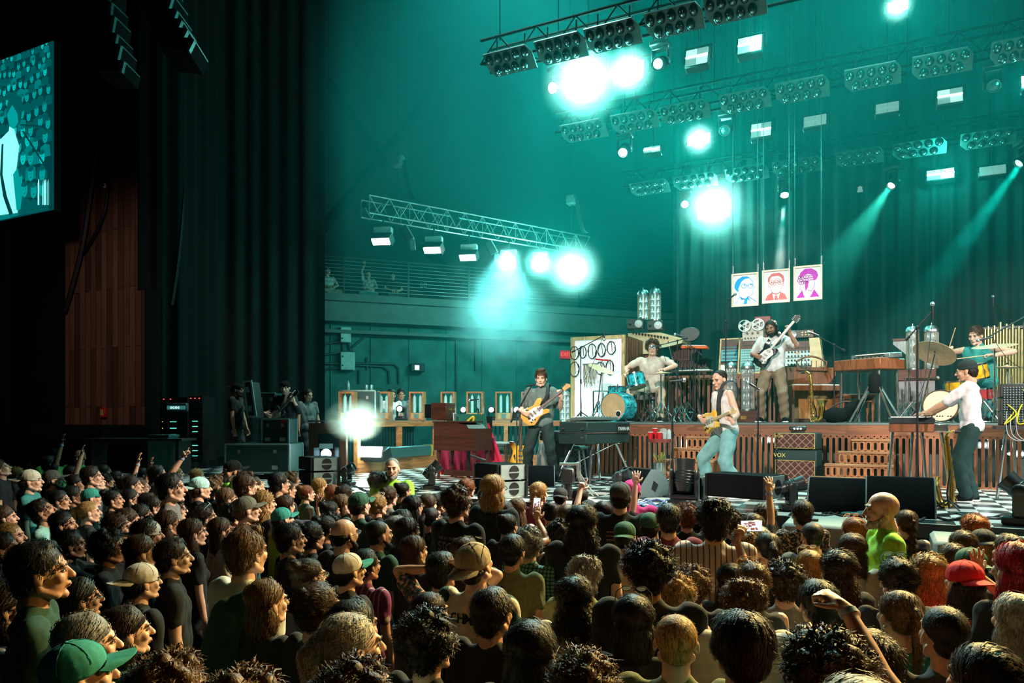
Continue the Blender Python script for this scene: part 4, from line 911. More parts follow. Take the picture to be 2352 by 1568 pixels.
# raised second tier
YT = 15.25; xt0, xt1 = W(1497, HZ, YT).x, W(1880, HZ, YT).x; zt = W(1650, 860, YT).z
t = thing('rear_platform', (xt0, YT, DECK), 0, 'upper slotted wooden platform carrying the mixing desks', 'riser')
MB().span((0, 0, zt-DECK-.06), (xt1-xt0, 1.9, zt-DECK)).build('top', M('riser_board', (.24, .09, .04), .4), t)
slots(MB(), 0, xt1-xt0, 0, zt-DECK-.06, 0, .03, .1, .045).build('slotted_panel', WOODO, t); MB().span((0, .2, 0), (xt1-xt0, .25, zt-DECK-.07)).build('backing', M('riser_backing', (.02, .05, .05), .5), t)
for k, (x0, x1, y0, y1, lab) in enumerate(((1545, 1600, 795, 828, 'upper slatted wooden box stacked on the rear platform'), (1560, 1622, 826, 862, 'lower slatted wooden box on the rear platform behind the drummer'))):
    a, b = W(x0, y1, 16.2), W(x1, y0, 16.2); t = thing('slatted_box', (a.x, 16.2, min(a.z, 99)), 0, lab, 'box'); w, h = b.x-a.x, b.z-a.z
    slots(MB(), 0, w, 0, h, 0, .02, .075, .035).build('slotted_panel', WOODR, t); MB().span((0, .05, 0), (w, .5, h)).span((-.02, -.02, h), (w+.02, .5, h+.03)).build('carcass', WOODD, t)
# steps
def steps(x0, x1, ytop, ybot, nst, lab, Yf):
    a = W(x0, ytop, Yf+.6); b = W(x1, ytop, Yf+.6); w = b.x-a.x; H = a.z-STAGE; rise = H/nst; t = thing('wooden_steps', (a.x, YR-.04, STAGE), 0, lab, 'steps', 'steps up to the riser')
    for k in range(nst):
        z0 = rise*(nst-1-k); y = -.26*(k+1); ww = w-.0+0*k; xo = -.17*k
        slots(MB(), xo, w-.12*k*0, z0, z0+rise-.03, y, .02, .085, .04, .02, .02).build('riser_board', M('step_oak', (.42, .17, .06), .45, kind='wood', sc_=5), t); MB().span((xo-.01, y-.015, z0+rise-.03), (w+.01, y+.27, z0+rise)).build('tread', M('step_tread', (.45, .22, .1), .4, kind='wood', sc_=4, col2='h'), t)
    mb = MB(); prof = [(0, 0)]
    for k in range(nst): prof += [(-.26*(nst-k)+.005, rise*k), (-.26*(nst-k)+.005, rise*(k+1)-.03)]
    prof += [(0, rise*nst-.03)]
    X = Matrix.Translation((w, 0, 0)) @ Matrix(((0, 1, 0, 0), (1, 0, 0, 0), (0, 0, 1, 0), (0, 0, 0, 1))); mb.prism(prof[1:] if 0 else prof, .03, X); mb.build('side_board', WOODO, t)
    mb = MB(); mb.prism([(p[0]*.96, max(0, p[1]-.02)) for p in prof], w*.9, Matrix.Translation((w*.45, .0, 0)) @ Matrix(((0, 1, 0, 0), (1, 0, 0, 0), (0, 0, 1, 0), (0, 0, 0, 1)))); mb.build('void', BLKM, t)
steps(1957, 2050, 1008, 1110, 4, 'three broad wooden steps with oval slots, right of the amplifier stack', 11.8)
steps(1580, 1655, 1002, 1105, 4, 'wooden steps with oval slots behind the sleeveless guitarist', 11.8)
# left wing riser
def wing(p, q, n, lab, nm):
    p, q = V(p), V(q); L = (q-p).length; a = math.atan2(q.y-p.y, q.x-p.x); t = thing('wing_riser', (p.x, p.y, STAGE), a, lab, 'riser')
    MB().box((L/2, 0, .93), (L+.04, .1, .11)).build('top_rail', WOODH, t); MB().box((L/2, 0, .12), (L+.04, .1, .24)).build('bottom_rail', WOODH, t)
    [MB().box((L*i/n, 0, .5), (.09, .09, .78)).build('post', WOODH, t) for i in range(n+1)]
    mb = MB(); x = 0
    while x < L: mb.span((x, .5, .02), (x+.05, .55, .95)); x += .1
    mb.build('corrugated_back', M('corrugated_teal', (.04, .12, .11), .4, .3), t); MB().span((0, -.02, .97), (L, 1.2, 1.0)).build('deck', M('deck_paint', (.1, .15, .145), .5), t)
    return t
Aw, Bw, Cw = V((-8.85, 11.1, 0)), V((-8.85, 13.8, 0)), V((XR0-.15, 15.6, 0))
wing(Aw, Bw, 2, 'open-fronted wooden side riser with the smoking strobe in it', 1); wing(Bw, Cw, 5, 'angled wooden side riser behind the brown organ and singer', 2)
t = thing('wing_screen', (-8.95, 10.9, STAGE), 0, 'dark wooden end panel closing the side riser', 'panel'); MB().span((-.9, 0, 0), (0, .06, .95)).build('board', WOODD, t); MB().box((-.4, -.01, .6), (.5, .02, .3)).build('vent', BLKM, t)
def dome_tube(loc, h, r, lab, grp=None, lit=False, base=.0):
    t = thing('glass_tube_lamp', loc, 0, lab, 'lamp', grp)
    MB().lathe([(r*1.05, 0), (r*1.05, .03), (r, .035)], 16).build('base_ring', STEEL, t)
    MB().lathe([(r, .03), (r, h-r*1.1)], 16).build('glass', GLASS, t)
    MB().lathe([(r*1.08, h-r*1.15), (r*1.1, h-r*.95), (r*.98, h-r*.6), (r*.7, h-r*.22), (r*.3, h-.02), (.012, h), (.012, h+.03), (0, h+.03)], 18).build('dome', STEEL, t)
    mb = MB(); mb.cyl((0, 0, .03), (0, 0, h-r), r*.16, n=8); n = max(3, int(h/.17))
    for k in range(n): 
        z = .06+(h-r*1.4)*k/n; mb.lathe([(r*.8, z), (r*.82, z+.012), (.02, z+.02)], 14)
        for q in range(4): a = q*math.pi/2+.4; mb.lathe([(.012, z+.02), (.022, z+.045), (.008, z+.08), (.004, z+.11)], 6, c=(math.cos(a)*r*.55, math.sin(a)*r*.55, 0))
    mb.build('filament_tree', M('tube_innards_'+('lit' if lit else 'off'), (.35, .42, .4), .25, .7, emit=(.5, .8, .75), es=.9 if lit else .02), t)
    mb = MB(); [mb.cyl((math.cos(a)*r*1.02, math.sin(a)*r*1.02, .02), (math.cos(a)*r*1.02, math.sin(a)*r*1.02, h-r*1.1), .006, n=5) for a in (.5, 2.1, 3.6, 5.2)]; mb.build('tie_rod', BRASS, t)
    return t
def tube_at(px0, px1, py0, py1, Y, lab, **k):
    b = W((px0+px1)/2, py1, Y); tp = W((px0+px1)/2, py0, Y); r = (px1-px0)/2/ppm((px0+px1)/2, Y)*.92; return dome_tube(b, tp.z-b.z, r, lab, **k)
# display columns with paired thin tubes on the wings
cols = [(782, 817, 900, 965, -8.85, 11.25), (865, 899, 900, 965, -8.85, 12.15), (942, 976, 900, 966, -8.85, 13.1)]
for i, (x0, x1, y0, y1, X_, Y_) in enumerate(((782, 817, 900, 972, 0, 11.25), (865, 899, 900, 972, 0, 12.3), (942, 976, 900, 970, 0, 13.3), (1014, 1046, 900, 960, 0, 14.15), (1073, 1111, 900, 958, 0, 14.55), (1139, 1177, 900, 957, 0, 15.05), (1198, 1235, 900, 955, 0, 15.4))):
    b = W((x0+x1)/2, y1, Y_); pm = ppm((x0+x1)/2, Y_); w = (x1-x0)/pm; h = W(x0, y0, Y_).z-(STAGE+1.0); z0 = STAGE+1.0
    t = thing('tube_display', (b.x, Y_, z0), R(22), 'open wooden display box with two glass tubes, %s along the side riser from the smoke' % ORD[i], 'display', 'tube display boxes')
    MB().frame(-w/2, w/2, 0, h, 0, .035, .28).build('frame', WOODH, t); MB().span((-w/2+.03, -.12, .03), (w/2-.03, .1, h*.26)).build('plinth', M('plinth_ply', (.55, .36, .16), .5, kind='wood', sc_=6), t)
    MB().box((0, -.13, h*.14), (w*.25, .02, h*.17)).build('name_plate', M('plate_teal', (.1, .22, .2), .5), t)
    for s in (-1, 1): MB().lathe([(.001, 0), (.03, 0), (.035, .02), (.035, h*.5), (.03, h*.56), (.012, h*.62), (.004, h*.66)], 10, c=(s*w*.2, 0, h*.27)).build('glass_tube', M('thin_tube_glass', (.4, .7, .66), .1, emit=(.15, .5, .46), es=.35), t)
for px, py, Y_, lab, lit in ((845, 948, 12.0, 'moving head with dim lens on the side riser behind the smoke', TL), (922, 946, 12.9, 'moving head with white lens between two display boxes', hot('lens_white', (.75, 1, .98), 5)), (1067, 940, 14.6, 'moving head with white lens behind the brown organ', hot('lens_white', (.75, 1, .98), 5)), (1131, 939, 15.0, 'moving head throwing teal light past the display boxes', hot('lens_white', (.75, 1, .98), 5)), (1189, 936, 15.3, 'dazzling moving head beside the singer\'s microphone stand', HOT)):
    q = W(px, py, Y_); moving_head((q.x, Y_, STAGE+1.0), (.25, -1, .05), lab, .62, lit, grp='moving heads of the side riser')
a = W(830, 1040, 11.3); t = thing('floor_strobe', (a.x+.25, 11.35, STAGE+.24), R(5), 'dazzling strobe lying in the side riser below the smoke', 'stage light')
MB().box((0, 0, .12), (.62, .3, .22), (R(20), 0, 0), .02).build('housing', BLK, t); MB().box((0, -.17, .17), (.56, .02, .2), (R(-15), 0, 0)).build('lamp_face', hot('floor_strobe_face', (.75, 1, .97), 12), t)
pt((a.x+.25, 11.05, STAGE+.55), 30, (.6, 1, .93), .1)
b0 = W(895, 1040, 12.2); t = thing('floor_batten', (b0.x+.1, 12.35, STAGE+.22), R(90), 'long dark light batten lying inside the side riser', 'stage light'); MB().box((.3, 0, .14), (1.7, .2, .22), bev=.02).build('housing', M('batten_teal', (.03, .09, .085), .4), t); MB().box((1.1, 0, .14), (.03, .21, .23)).build('end_cap', M('yellow_tape', (.6, .5, .05), .5), t)
# ---- posters
INK = {'b': (.0, .35, .85), 'r': (.75, .16, .16), 'm': (.62, .0, .5)}
PAPER = M('poster_paper', (.85, .85, .82), .6); FRM = M('poster_frame', (.8, .66, .5), .5)
def portrait(mb, kind):
    """flat line-and-fill likeness of an anonymous bespectacled man, on a unit 0..1 x 0..1.36 sheet"""
    y = -.026
    def pl(pts, m=1, dy=0): mb.m = m; mb.add([(x, y-dy, z) for x, z in pts], [tuple(range(len(pts)))])
    def el(x, z, rx, rz, m=1, dy=0): pl([(x+rx*math.cos(k*math.pi/8), z+rz*math.sin(k*math.pi/8)) for k in range(16)], m, dy)
    def ln(pts, w, dy=.001):
        mb.m = 1; pts = [V((p[0], 0, p[1])) for p in pts]
        for a, b in zip(pts, pts[1:]):
            d = (b-a); n_ = V((-d.z, 0, d.x)).normalized()*w; mb.add([(q.x, y-dy, q.z) for q in (a-n_, b-n_, b+n_, a+n_)], [(0, 1, 2, 3)])
    def ring(x, z, rx, rz, w=.008, dy=.002): ln([(x+rx*math.cos(k*math.pi/9), z+rz*math.sin(k*math.pi/9)) for k in range(19)], w, dy)
    if kind == 'b':
        pl([(.12, .95), (.1, .8), (.16, .68), (.27, .6), (.25, .75), (.3, .86), (.36, 1.02), (.48, 1.12), (.66, 1.15), (.58, 1.22), (.4, 1.22), (.22, 1.12)])
        ln([(.66, 1.15), (.78, 1.0), (.8, .82), (.86, .76), (.8, .7), (.8, .6), (.76, .46), (.6, .4)], .006); ln([(.27, .6), (.3, .42)], .006)
        ring(.46, .84, .09, .09); ring(.7, .82, .09, .09); ln([(.55, .84), (.61, .84)], .008); el(.48, .87, .025, .03); el(.72, .87, .025, .03)
        pl([(.3, .42), (.36, .28), (.5, .34), (.44, .1), (.56, .1), (.6, .3), (.72, .16), (.6, .4), (.5, .3)]); ln([(.3, .42), (.2, .2), (.12, .12)], .006); ln([(.6, .4), (.78, .28), (.95, .14)], .01)
    elif kind == 'r':
        pl([(.2, .9), (.22, 1.05), (.34, 1.2), (.62, 1.22), (.76, 1.1), (.8, .9), (.75, .8), (.7, 1.0), (.6, 1.1), (.36, 1.1), (.28, .98), (.26, .82)])
        for x, z in ((.34, .86), (.56, .9), (.4, .78), (.66, .8)): ring(x, z, .1, .075); el(x, z, .03, .025)
        ln([(.26, .82), (.22, .7), (.3, .66), (.32, .5), (.4, .4), (.6, .4), (.68, .5), (.7, .66), (.78, .7), (.75, .8)], .006)
        pl([(.1, .12), (.18, .32), (.36, .44), (.42, .12)]); pl([(.9, .12), (.82, .34), (.66, .44), (.58, .12)]); pl([(.46, .3), (.54, .3), (.57, .12), (.44, .12)]); ln([(.36, .44), (.5, .34), (.66, .44)], .012)
    else:
        pl([(.2, .95), (.24, 1.1), (.4, 1.24), (.62, 1.24), (.8, 1.12), (.86, .95), (.8, .8), (.7, .76), (.66, .98), (.5, 1.04), (.36, .98), (.26, .88)])
        for z in (.95, .87, .79): ln([(.5, z), (.76, z+.01)], .014)
        for x, z in ((.25, .92), (.44, .92), (.22, .8), (.42, .8), (.28, .7), (.44, .7)): ring(x, z, .09, .06, .012); el(x, z, .03, .02)
        pl([(.42, .76), (.52, .74), (.5, .5), (.42, .36), (.4, .55)]); ln([(.5, .4), (.62, .36), (.72, .5), (.74, .68)], .007); ln([(.25, .6), (.22, .45), (.3, .4)], .006)
        pl([(.1, .12), (.3, .4), (.36, .2), (.4, .12)]); pl([(.9, .12), (.72, .42), (.62, .2), (.56, .12)])
for px0, px1, pt_, pb, k, lab in ((1681, 1743, 630, 706, 'b', 'blue portrait poster of a man in round glasses, hanging furthest from the drummer in green'), (1751, 1815, 622, 698, 'r', 'red portrait poster of a man with many lenses, middle of the three'), (1823, 1889, 613, 692, 'm', 'magenta portrait poster of a man with stacked goggles')):
    Yp = 16.0; b = W(px0, pb, Yp); tp = W(px0, pt_, Yp); w = W(px1, pb, Yp).x-b.x; h = tp.z-b.z
    t = thing('portrait_poster', b, 0, lab, 'poster'); sx = w
    mb = MB(); mb.m = 0; mb.span((0, -.02, 0), (w, 0, h)); q = MB(); portrait(q, k); q.v = [V((p.x*w, p.y, p.z*h/1.36)) for p in q.v]
    mb.build('sheet', PAPER, t); q.build('drawing', [PAPER, M('ink_'+k, INK[k], .7)], t, None)
    MB().frame(0, w, 0, h, -.02, .035, .05).build('frame', FRM, t)
    for s in (.04, .96):
        mb = MB(); mb.cyl((w*s, -.01, h), (w*s, -.01, 16.9-b.z), .005, n=4)
        for z in range(4): mb.tube([(w*s+.012*math.cos(a*math.pi/4), -.01, h+.03+z*.04+.025*math.sin(a*math.pi/4)) for a in range(8)], .004, 4, closed=True)
        mb.build('hanging_wire', STEEL, t)
# ---- stands and microphones
def mic_stand(base, pts, lab, tri=True, mic='dyn', col=BLK, r=.011, aim=None, cable=True, micmat=None, fold=.28):
    """pts: world points of the pole top and the boom end, mic at the last"""
    base = V(base); t = thing('microphone_stand', base, 0, lab, 'microphone stand'); P_ = [V(p)-base for p in pts]
    mb = MB()
    if tri:
        mb.cyl((0, 0, .06), (0, 0, .22), .02, n=8)
        for k in range(3): a = k*2.094+.5; mb.tube([(0, 0, .2), (math.cos(a)*fold, math.sin(a)*fold, .015), (math.cos(a)*fold*1.12, math.sin(a)*fold*1.12, .012)], .011, 6)
    else: mb.lathe([(.13, 0), (.13, .015), (.02, .03)], 18)
    mb.build('base', col, t)
    mb = MB(); mb.cyl((0, 0, .05), P_[0], r, n=8); mb.cyl(P_[0]*.55-V((0, 0, .04)), P_[0]*.55+V((0, 0, .04)), r*1.7, n=8); mb.build('pole', col, t)
    end = P_[-1]
    if len(P_) > 2 or (P_[-1]-P_[0]).length > .12:
        mb = MB(); d = (P_[1]-P_[0]).normalized(); mb.tube([P_[0]-d*.15]+P_[0:], r*.8, 6); mb.ball(P_[0], .025, 8, 6); mb.cyl(P_[0]-d*.2, P_[0]-d*.13, .017, n=8); mb.build('boom', col, t)
    am = V(aim).normalized() if aim else V((-.3, -1, 0)).normalized()
    mb = MB(); mb.cyl(end-am*.1, end+am*.06, .011, .017, n=10); mb.build('microphone', micmat or DARKM, t)
    mb = MB(); mb.ball(end+am*.085, .029 if mic == 'dyn' else .02, 12, 8); mb.build('grille', STEEL, t)
    if cable: mb = MB(); mb.tube(sag(end-am*.1, P_[0]*.5, .12)+[P_[0]*.1+V((.02, 0, 0)), V((.1, .05, .01))], .004, 5); mb.build('cable', CABLE, t)
    return t
def gl(px, py, z): return G(px, py, z)
b = W(1187, 1067, 10.75); b = V((W(1187, 1065, 10.75).x, 10.75, STAGE)); mic_stand(b, [W(1187, 945, 10.75), W(1222, 884, 10.85)], 'microphone stand at the mouth of the singer in the grey shirt', aim=(.95, .1, .12))
mic_stand((W(1545, 1100, 9.6).x, 9.6, STAGE), [W(1545, 882, 9.6), W(1556, 874, 9.6)], 'tall black straight microphone stand at stage centre, left of the sleeveless guitarist', aim=(1, .1, .08), tri=False)
mic_stand((W(1741, 1100, 10.9).x, 10.9, STAGE), [W(1741, 897, 10.9), W(1730, 886, 10.9)], 'slim microphone stand just behind the sleeveless guitarist', aim=(-.6, -.2, .4))
mic_stand((W(1100, 1080, 12.2).x, 12.2, STAGE), [W(1098, 940, 12.2), W(1088, 918, 12.2)], 'small boom microphone stand over the brown organ', aim=(-.9, -.2, -.1))
mic_stand((W(2107, 1170, 10.3).x, 10.3, STAGE), [W(2107, 752, 10.3), W(2142, 714, 10.3)], 'very tall boom stand beside the keyboard player, overhead microphone upright', aim=(0, 0, 1), r=.013, fold=.35)
mic_stand((W(1916, 962, 13.7).x, 13.7, DECK), [W(1916, 792, 13.7), W(1868, 766, 13.7)], 'boom microphone stand on the riser between the organ and bassist', aim=(-1, -.1, .4))
mic_stand((W(1667, 962, 14.4).x, 14.4, DECK), [W(1667, 738, 14.4), W(1680, 682, 14.4)], 'tall boom stand reaching up in front of the blue portrait poster', aim=(.7, 0, .5), r=.012)
mic_stand((W(1334, 960, 13.2).x, 13.2, DECK), [W(1334, 798, 13.2), W(1388, 770, 13.2)], 'boom stand in front of the white cable cabinet, over the crash cymbal', aim=(0, -.2, -1))
mic_stand((W(1556, 962, 14.1).x, 14.1, DECK), [W(1556, 782, 14.1), W(1507, 795, 14.1)], 'boom stand reaching to the mouth of the curly-haired drummer', aim=(-.9, -.2, 0))
mic_stand((W(1594, 962, 14.3).x, 14.3, DECK), [W(1594, 800, 14.3), W(1560, 770, 14.3)], 'black boom stand behind the drummer\'s microphone, pointing up left', aim=(-1, 0, .3))
mic_stand((W(2360, 962, 12.9).x, 12.9, DECK), [W(2364, 722, 12.9), W(2262, 778, 12.9)], 'long boom arm reaching in from the edge to the drummer in green', aim=(-.95, .1, -.2), r=.014)
mic_stand((W(2345, 962, 15.4).x, 15.4, DECK), [W(2322, 735, 15.4), W(2281, 692, 15.4)], 'boom stand holding an upright overhead microphone above the tubular chimes', aim=(0, 0, 1))
mic_stand((W(2098, 960, 14.2).x, 14.2, DECK), [W(2088, 870, 14.2), W(2140, 870, 13.3)], 'low boom stand aimed at the yellow bass drum', aim=(1, -.1, .2))
# ---- cable cabinet
Yc = 14.7; a, b = W(1311, 968, Yc), W(1435, 768, Yc); w, h = b.x-a.x, b.z-DECK
t = thing('cable_cabinet', (a.x, Yc, DECK), 0, 'tall pale wood cabinet with glowing white front hung with cables', 'cabinet')
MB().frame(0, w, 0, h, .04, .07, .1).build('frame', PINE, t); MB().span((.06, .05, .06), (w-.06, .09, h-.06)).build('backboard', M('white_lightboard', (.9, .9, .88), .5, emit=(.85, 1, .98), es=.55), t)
MB().span((0, .09, 0), (w-.02, 1.25, h)).build('carcass', WOODD, t)
mb = MB(); mb2 = MB(); X = Matrix.Translation((w, 1.27, 0)) @ Matrix.Rotation(R(-90), 4, 'Z') @ Matrix.Translation((0, 0, 0)); q = MB(); slots(q, 0, 1.2, .05, h-.02, 0, .03, .12, .045); q.v = [V((w+.03-p.y, .09+p.x*.98, p.z)) for p in q.v]; q.build('slatted_side', WOODO, t)
for i, (px, py, rx, rz) in enumerate(((1321, 811, 10, 15), (1340, 809, 8, 14), (1361, 807, 10, 17), (1383, 804, 9, 15), (1405, 799, 10, 15), (1321, 848, 11, 17), (1380, 846, 11, 14), (1402, 844, 9, 17))):
    q = W(px, py, Yc+.03); pm = ppm(px, Yc); t = thing('cable_coil', q, 0, 'black cable coil on the white cabinet, %s in the %s row' % (ORD[i if i < 5 else i-5], 'upper' if i < 5 else 'lower'), 'cable', 'coiled cables on the cabinet')
    mb = MB(); rr = random.Random(i)
    for k in range(3): mb.tube([((rx+rr.uniform(-1.2, 1))/pm*math.cos(a_*math.pi/10), -.02-.012*k, (rz+rr.uniform(-1, 1))/pm*math.sin(a_*math.pi/10)) for a_ in range(20)], .009, 5, closed=True)
    mb.tube([(0, -.03, rz/pm*.95), (.02, -.03, -rz/pm*.6)], .006, 5); mb.build('loop', CABLE, t); MB().cyl((0, -.06, rz/pm), (0, .02, rz/pm), .008).build('peg', STEEL, t)
t = thing('lead_bundle', W(1357, 840, Yc), 0, 'bundle of multicoloured leads dangling on the white cabinet', 'cable')
mb = MB(); rr = random.Random(9); Cc = [(.6, .05, .05), (.6, .4, .05), (.05, .3, .25), (.1, .1, .1), (.5, .5, .45)]
for k in range(34):
    mb.m = k % 5; x = rr.uniform(-.14, .14); L_ = rr.uniform(.3, .5); mb.tube([(x, -.04-.02*rr.random(), .02), (x+rr.uniform(-.02, .02), -.06, -L_*.5), (x+rr.uniform(-.03, .03), -.05, -L_)], .005, 4)
mb.build('leads', [M('lead_%d' % i, c_, .5) for i, c_ in enumerate(Cc)], t); MB().box((0, -.03, .03), (.32, .06, .03)).build('rack', STEEL, t)
t = thing('red_keytar', W(1383, 826, Yc-.1), 0, 'small red instrument bar above the crash cymbal', 'instrument'); MB().box((0, 0, 0), (.3, .06, .035), (0, R(6), 0), .012).build('body', M('gloss_red', (.6, .01, .02), .25), t); MB().cyl((0, 0, 0), (0, .0, DECK-W(1383, 826, Yc-.1).z), .01).build('stand', CHR, t)
# ---- console with curved body
Yk = 15.9; a, b = W(1440, 815, Yk), W(1570, 757, Yk); w = b.x-a.x; pm = ppm(1500, Yk)
t = thing('cream_console', (a.x, Yk, a.z), 0, 'cream retro console with rounded body on top of the slatted stand', 'console')
h = b.z-a.z
prof = [(0, 0), (.42*w, 0), (.46*w, .35*h), (.62*w, .42*h), (.8*w, .32*h), (.98*w, .42*h), (w, .58*h), (.93*w, .68*h), (.6*w, .95*h), (0, h)]
mb = MB(); mb.prism(prof, .7, Matrix.Translation((0, .35, 0)), .03); mb.build('body', CREAM, t)
MB().box((.17*w, -.02, .28*h), (.2*w, .04, .3*h), bev=.01).build('bezel', M('bezel_ivory', (.7, .62, .45), .4), t); MB().box((.17*w, -.045, .28*h), (.14*w, .01, .2*h)).build('screen', M('green_glass', (.1, .2, .17), .1), t)
mb = MB(); 
for k in range(12): mb.box((.12*w+k*.055*w, -.0, h*.97-k*.028*h+.01), (.03*w, .12, .03)) 
mb.build('control_keys', BLK, t); zb = DECK-a.z
mb = MB(); mb.span((.05, .1, zb), (.5*w, .6, 0)); mb.build('stand', WOODD, t); q = MB(); slots(q, .0, .5*w, zb, 0, .08, .03, .1, .045); q.build('slotted_stand_front', WOODO, t)
for px0, px1, py0, py1, lab in ((1438, 1478, 731, 757, 'black studio speaker with white cone, left of the two on the cream console'), (1484, 1522, 735, 760, 'black studio speaker with white cone, right of the two on the cream console')):
    a2, b2 = W(px0, py1, Yk), W(px1, py0, Yk); ww, hh_ = b2.x-a2.x, b2.z-a2.z; t = thing('studio_speaker', ((a2.x+b2.x)/2, Yk+.1, a2.z), R(10), lab, 'speaker')
    MB().box((0, 0, hh_/2), (ww*.95, .3, hh_), bev=.015).build('cabinet', M('speaker_black', (.03, .05, .05), .5), t)
    MB().lathe([(.001, .02), (.05, .015), (.085, .0)], 18, X=Matrix.Translation((ww*.18, -.155, hh_/2)) @ Matrix.Rotation(R(90), 4, 'X')).build('cone', WHITE, t); MB().lathe([(.001, .01), (.035, 0)], 14, X=Matrix.Translation((-ww*.28, -.155, hh_/2)) @ Matrix.Rotation(R(90), 4, 'X')).build('tweeter', DARKM, t)
tube_at(1464, 1491, 664, 733, Yk+.15, 'lit glass tube lamp with silver dome, left of the pair on the cream console', lit=True)
tube_at(1491, 1519, 661, 737, Yk+.15, 'lit glass tube lamp with silver dome, right of the pair on the cream console', lit=True)
for o_ in ():
    pass
tube_at(1285, 1311, 895, 968, 14.7, 'glass tube lamp with silver dome standing left of the white cabinet', lit=True)
bx = W(1732, 943, 13.9)
t = thing('lamp_plinth', (bx.x-.05, 13.9, DECK), 0, 'dark red wooden plinth under the tall glass tube lamp', 'plinth'); MB().box((0, 0, (bx.z-DECK)/2), (.5, .4, bx.z-DECK), bev=.01).build('box', WOODR, t); MB().box((-.1, -.205, .09), (.1, .01, .06)).build('plate', BRASS, t)
tube_at(1701, 1734, 830, 943, 13.9, 'tall unlit glass tube lamp on the dark red plinth beside the bassist')
tube_at(1665, 1694, 830, 966, 14.1, 'tall unlit glass tube lamp partly hidden behind the sleeveless guitarist')
t = thing('grey_cabinet', (W(2102, HZ, 15.2).x, 15.2, DECK), 0, 'grey flat-fronted cabinet with wooden top behind the yellow drums', 'cabinet'); hz_ = W(2102, 850, 15.2).z-DECK; wz = 76/ppm(2100, 15.2)
MB().box((0, 0, (hz_-.2)/2), (wz, .5, hz_-.2), bev=.01).build('carcass', M('grey_cloth', (.2, .19, .2), .8), t); MB().box((0, 0, hz_-.1), (wz+.04, .54, .2), bev=.01).build('top', WOODR, t)
tube_at(2081, 2111, 747, 850, 15.2, 'glass tube lamp with silver dome, left of the pair on the grey cabinet'); tube_at(2123, 2156, 745, 850, 15.2, 'glass tube lamp with silver dome, right of the pair on the grey cabinet')
# ---- small keys behind the drummer
q = W(1585, 785, 15.0); t = thing('oval_screen', (q.x, 15.0, DECK), 0, 'dark oval monitor back on a thin stand beside the cream console', 'monitor'); z = W(1585, 768, 15).z-DECK
mb = MB(); mb.prism([(.2*math.cos(k*math.pi/10)*(1+.12*math.sin(k*math.pi/10)), z+.145*math.sin(k*math.pi/10)) for k in range(20)], .07, None, .06); mb.build('shell', M('dark_shell', (.05, .07, .07), .4), t); MB().cyl((0, .02, 0), (0, .02, z), .016).build('stand', BLK, t)
q = W(1596, 798, 14.6); t = thing('orange_keyboard', (q.x, 14.6, DECK), 0, 'small orange keyboard on a black stand behind the drummer', 'keyboard'); z = q.z-DECK
MB().box((0, 0, z), (.52, .22, .06), (0, R(3), 0), .02).build('body', M('gloss_orange', (.75, .13, .02), .3), t); MB().box((0, -.06, z+.035), (.46, .1, .01), (0, R(3), 0)).build('keys', WHITE, t); MB().cyl((-.15, 0, 0), (.1, 0, z), .014).cyl((.15, 0, 0), (-.1, 0, z), .014).build('stand', BLK, t)
q = W(1570, 852, 14.7); t = thing('percussion_tray', (q.x, 14.7, DECK), 0, 'metal percussion tray and mixer at the drummer\'s side', 'tray'); z = q.z-DECK
MB().box((0, 0, z), (1.1, .3, .04), bev=.01).build('tray', STEEL, t); mb = MB(); [mb.box((-.45+k*.1, 0, z+.05), (.06, .1, .05), bev=.01) for k in range(10)]; mb.build('device', DARKM, t, label='small dark devices in a row'); [MB().cyl((x, 0, 0), (x, 0, z), .014).build('leg', CHR, t) for x in (-.3, .3)]
# ---- desks
def knobs(mb, x0, x1, z0, z1, nx, nz, r, y=-.01, jit=0, seed=1):
    rr = random.Random(seed)
    for i in range(nx):
        for j in range(nz):
            x = x0+(x1-x0)*(i+.5)/nx; z = z0+(z1-z0)*(j+.5)/nz; mb.cyl((x, y, z), (x, y-.02, z), r, n=8)
Yd = 15.45
def desk(px0, px1, py0, py1, lab): 
    a, b = W(px0, py1, Yd), W(px1, py0, Yd); return thing('mixing_desk', (a.x, Yd, zt), 0, lab, 'mixing desk'), b.x-a.x, b.z-zt
t, w, h = desk(1651, 1748, 770, 850, 'vintage mixing desk with two teal-lit panels in a pale wooden frame')
tl = Matrix.Rotation(R(-14), 4, 'X')
q = MB(); q.frame(0, w, 0, h, 0, .03, .1); q.box((w*.47, 0, h/2), (.03, .1, h)); q.v = [tl @ p for p in q.v]; q.build('frame', PINE, t)
PT = M('panel_teal', (.12, .4, .42), .4); 
q = MB(); q.span((.03, -.01, h*.38), (w*.46, .02, h-.04)); q.v = [tl @ p for p in q.v]; q.build('meter_panel', M('panel_blue', (.08, .35, .4), .4, emit=(0, .25, .3), es=.25), t)
q = MB(); 
for k in range(5): q.box((w*.25, -.02, h*(.45+.1*k)), (w*.36, .015, .03))
q.v = [tl @ p for p in q.v]; q.build('fader_strip', M('strip_blue', (.02, .12, .16), .4), t)
q = MB(); q.span((w*.5, -.01, .03), (w-.03, .02, h-.04)); q.v = [tl @ p for p in q.v]; q.build('channel_panel', PT, t)
q = MB(); knobs(q, w*.52, w-.05, .05, h*.7, 11, 9, .011); q.v = [tl @ p for p in q.v]; q.build('knob_field', M('knob_pale', (.5, .7, .68), .4), t)
q = MB(); knobs(q, w*.54, w-.07, h*.74, h*.95, 6, 2, .02); q.v = [tl @ p for p in q.v]; q.build('rotary_knobs', BLK, t)
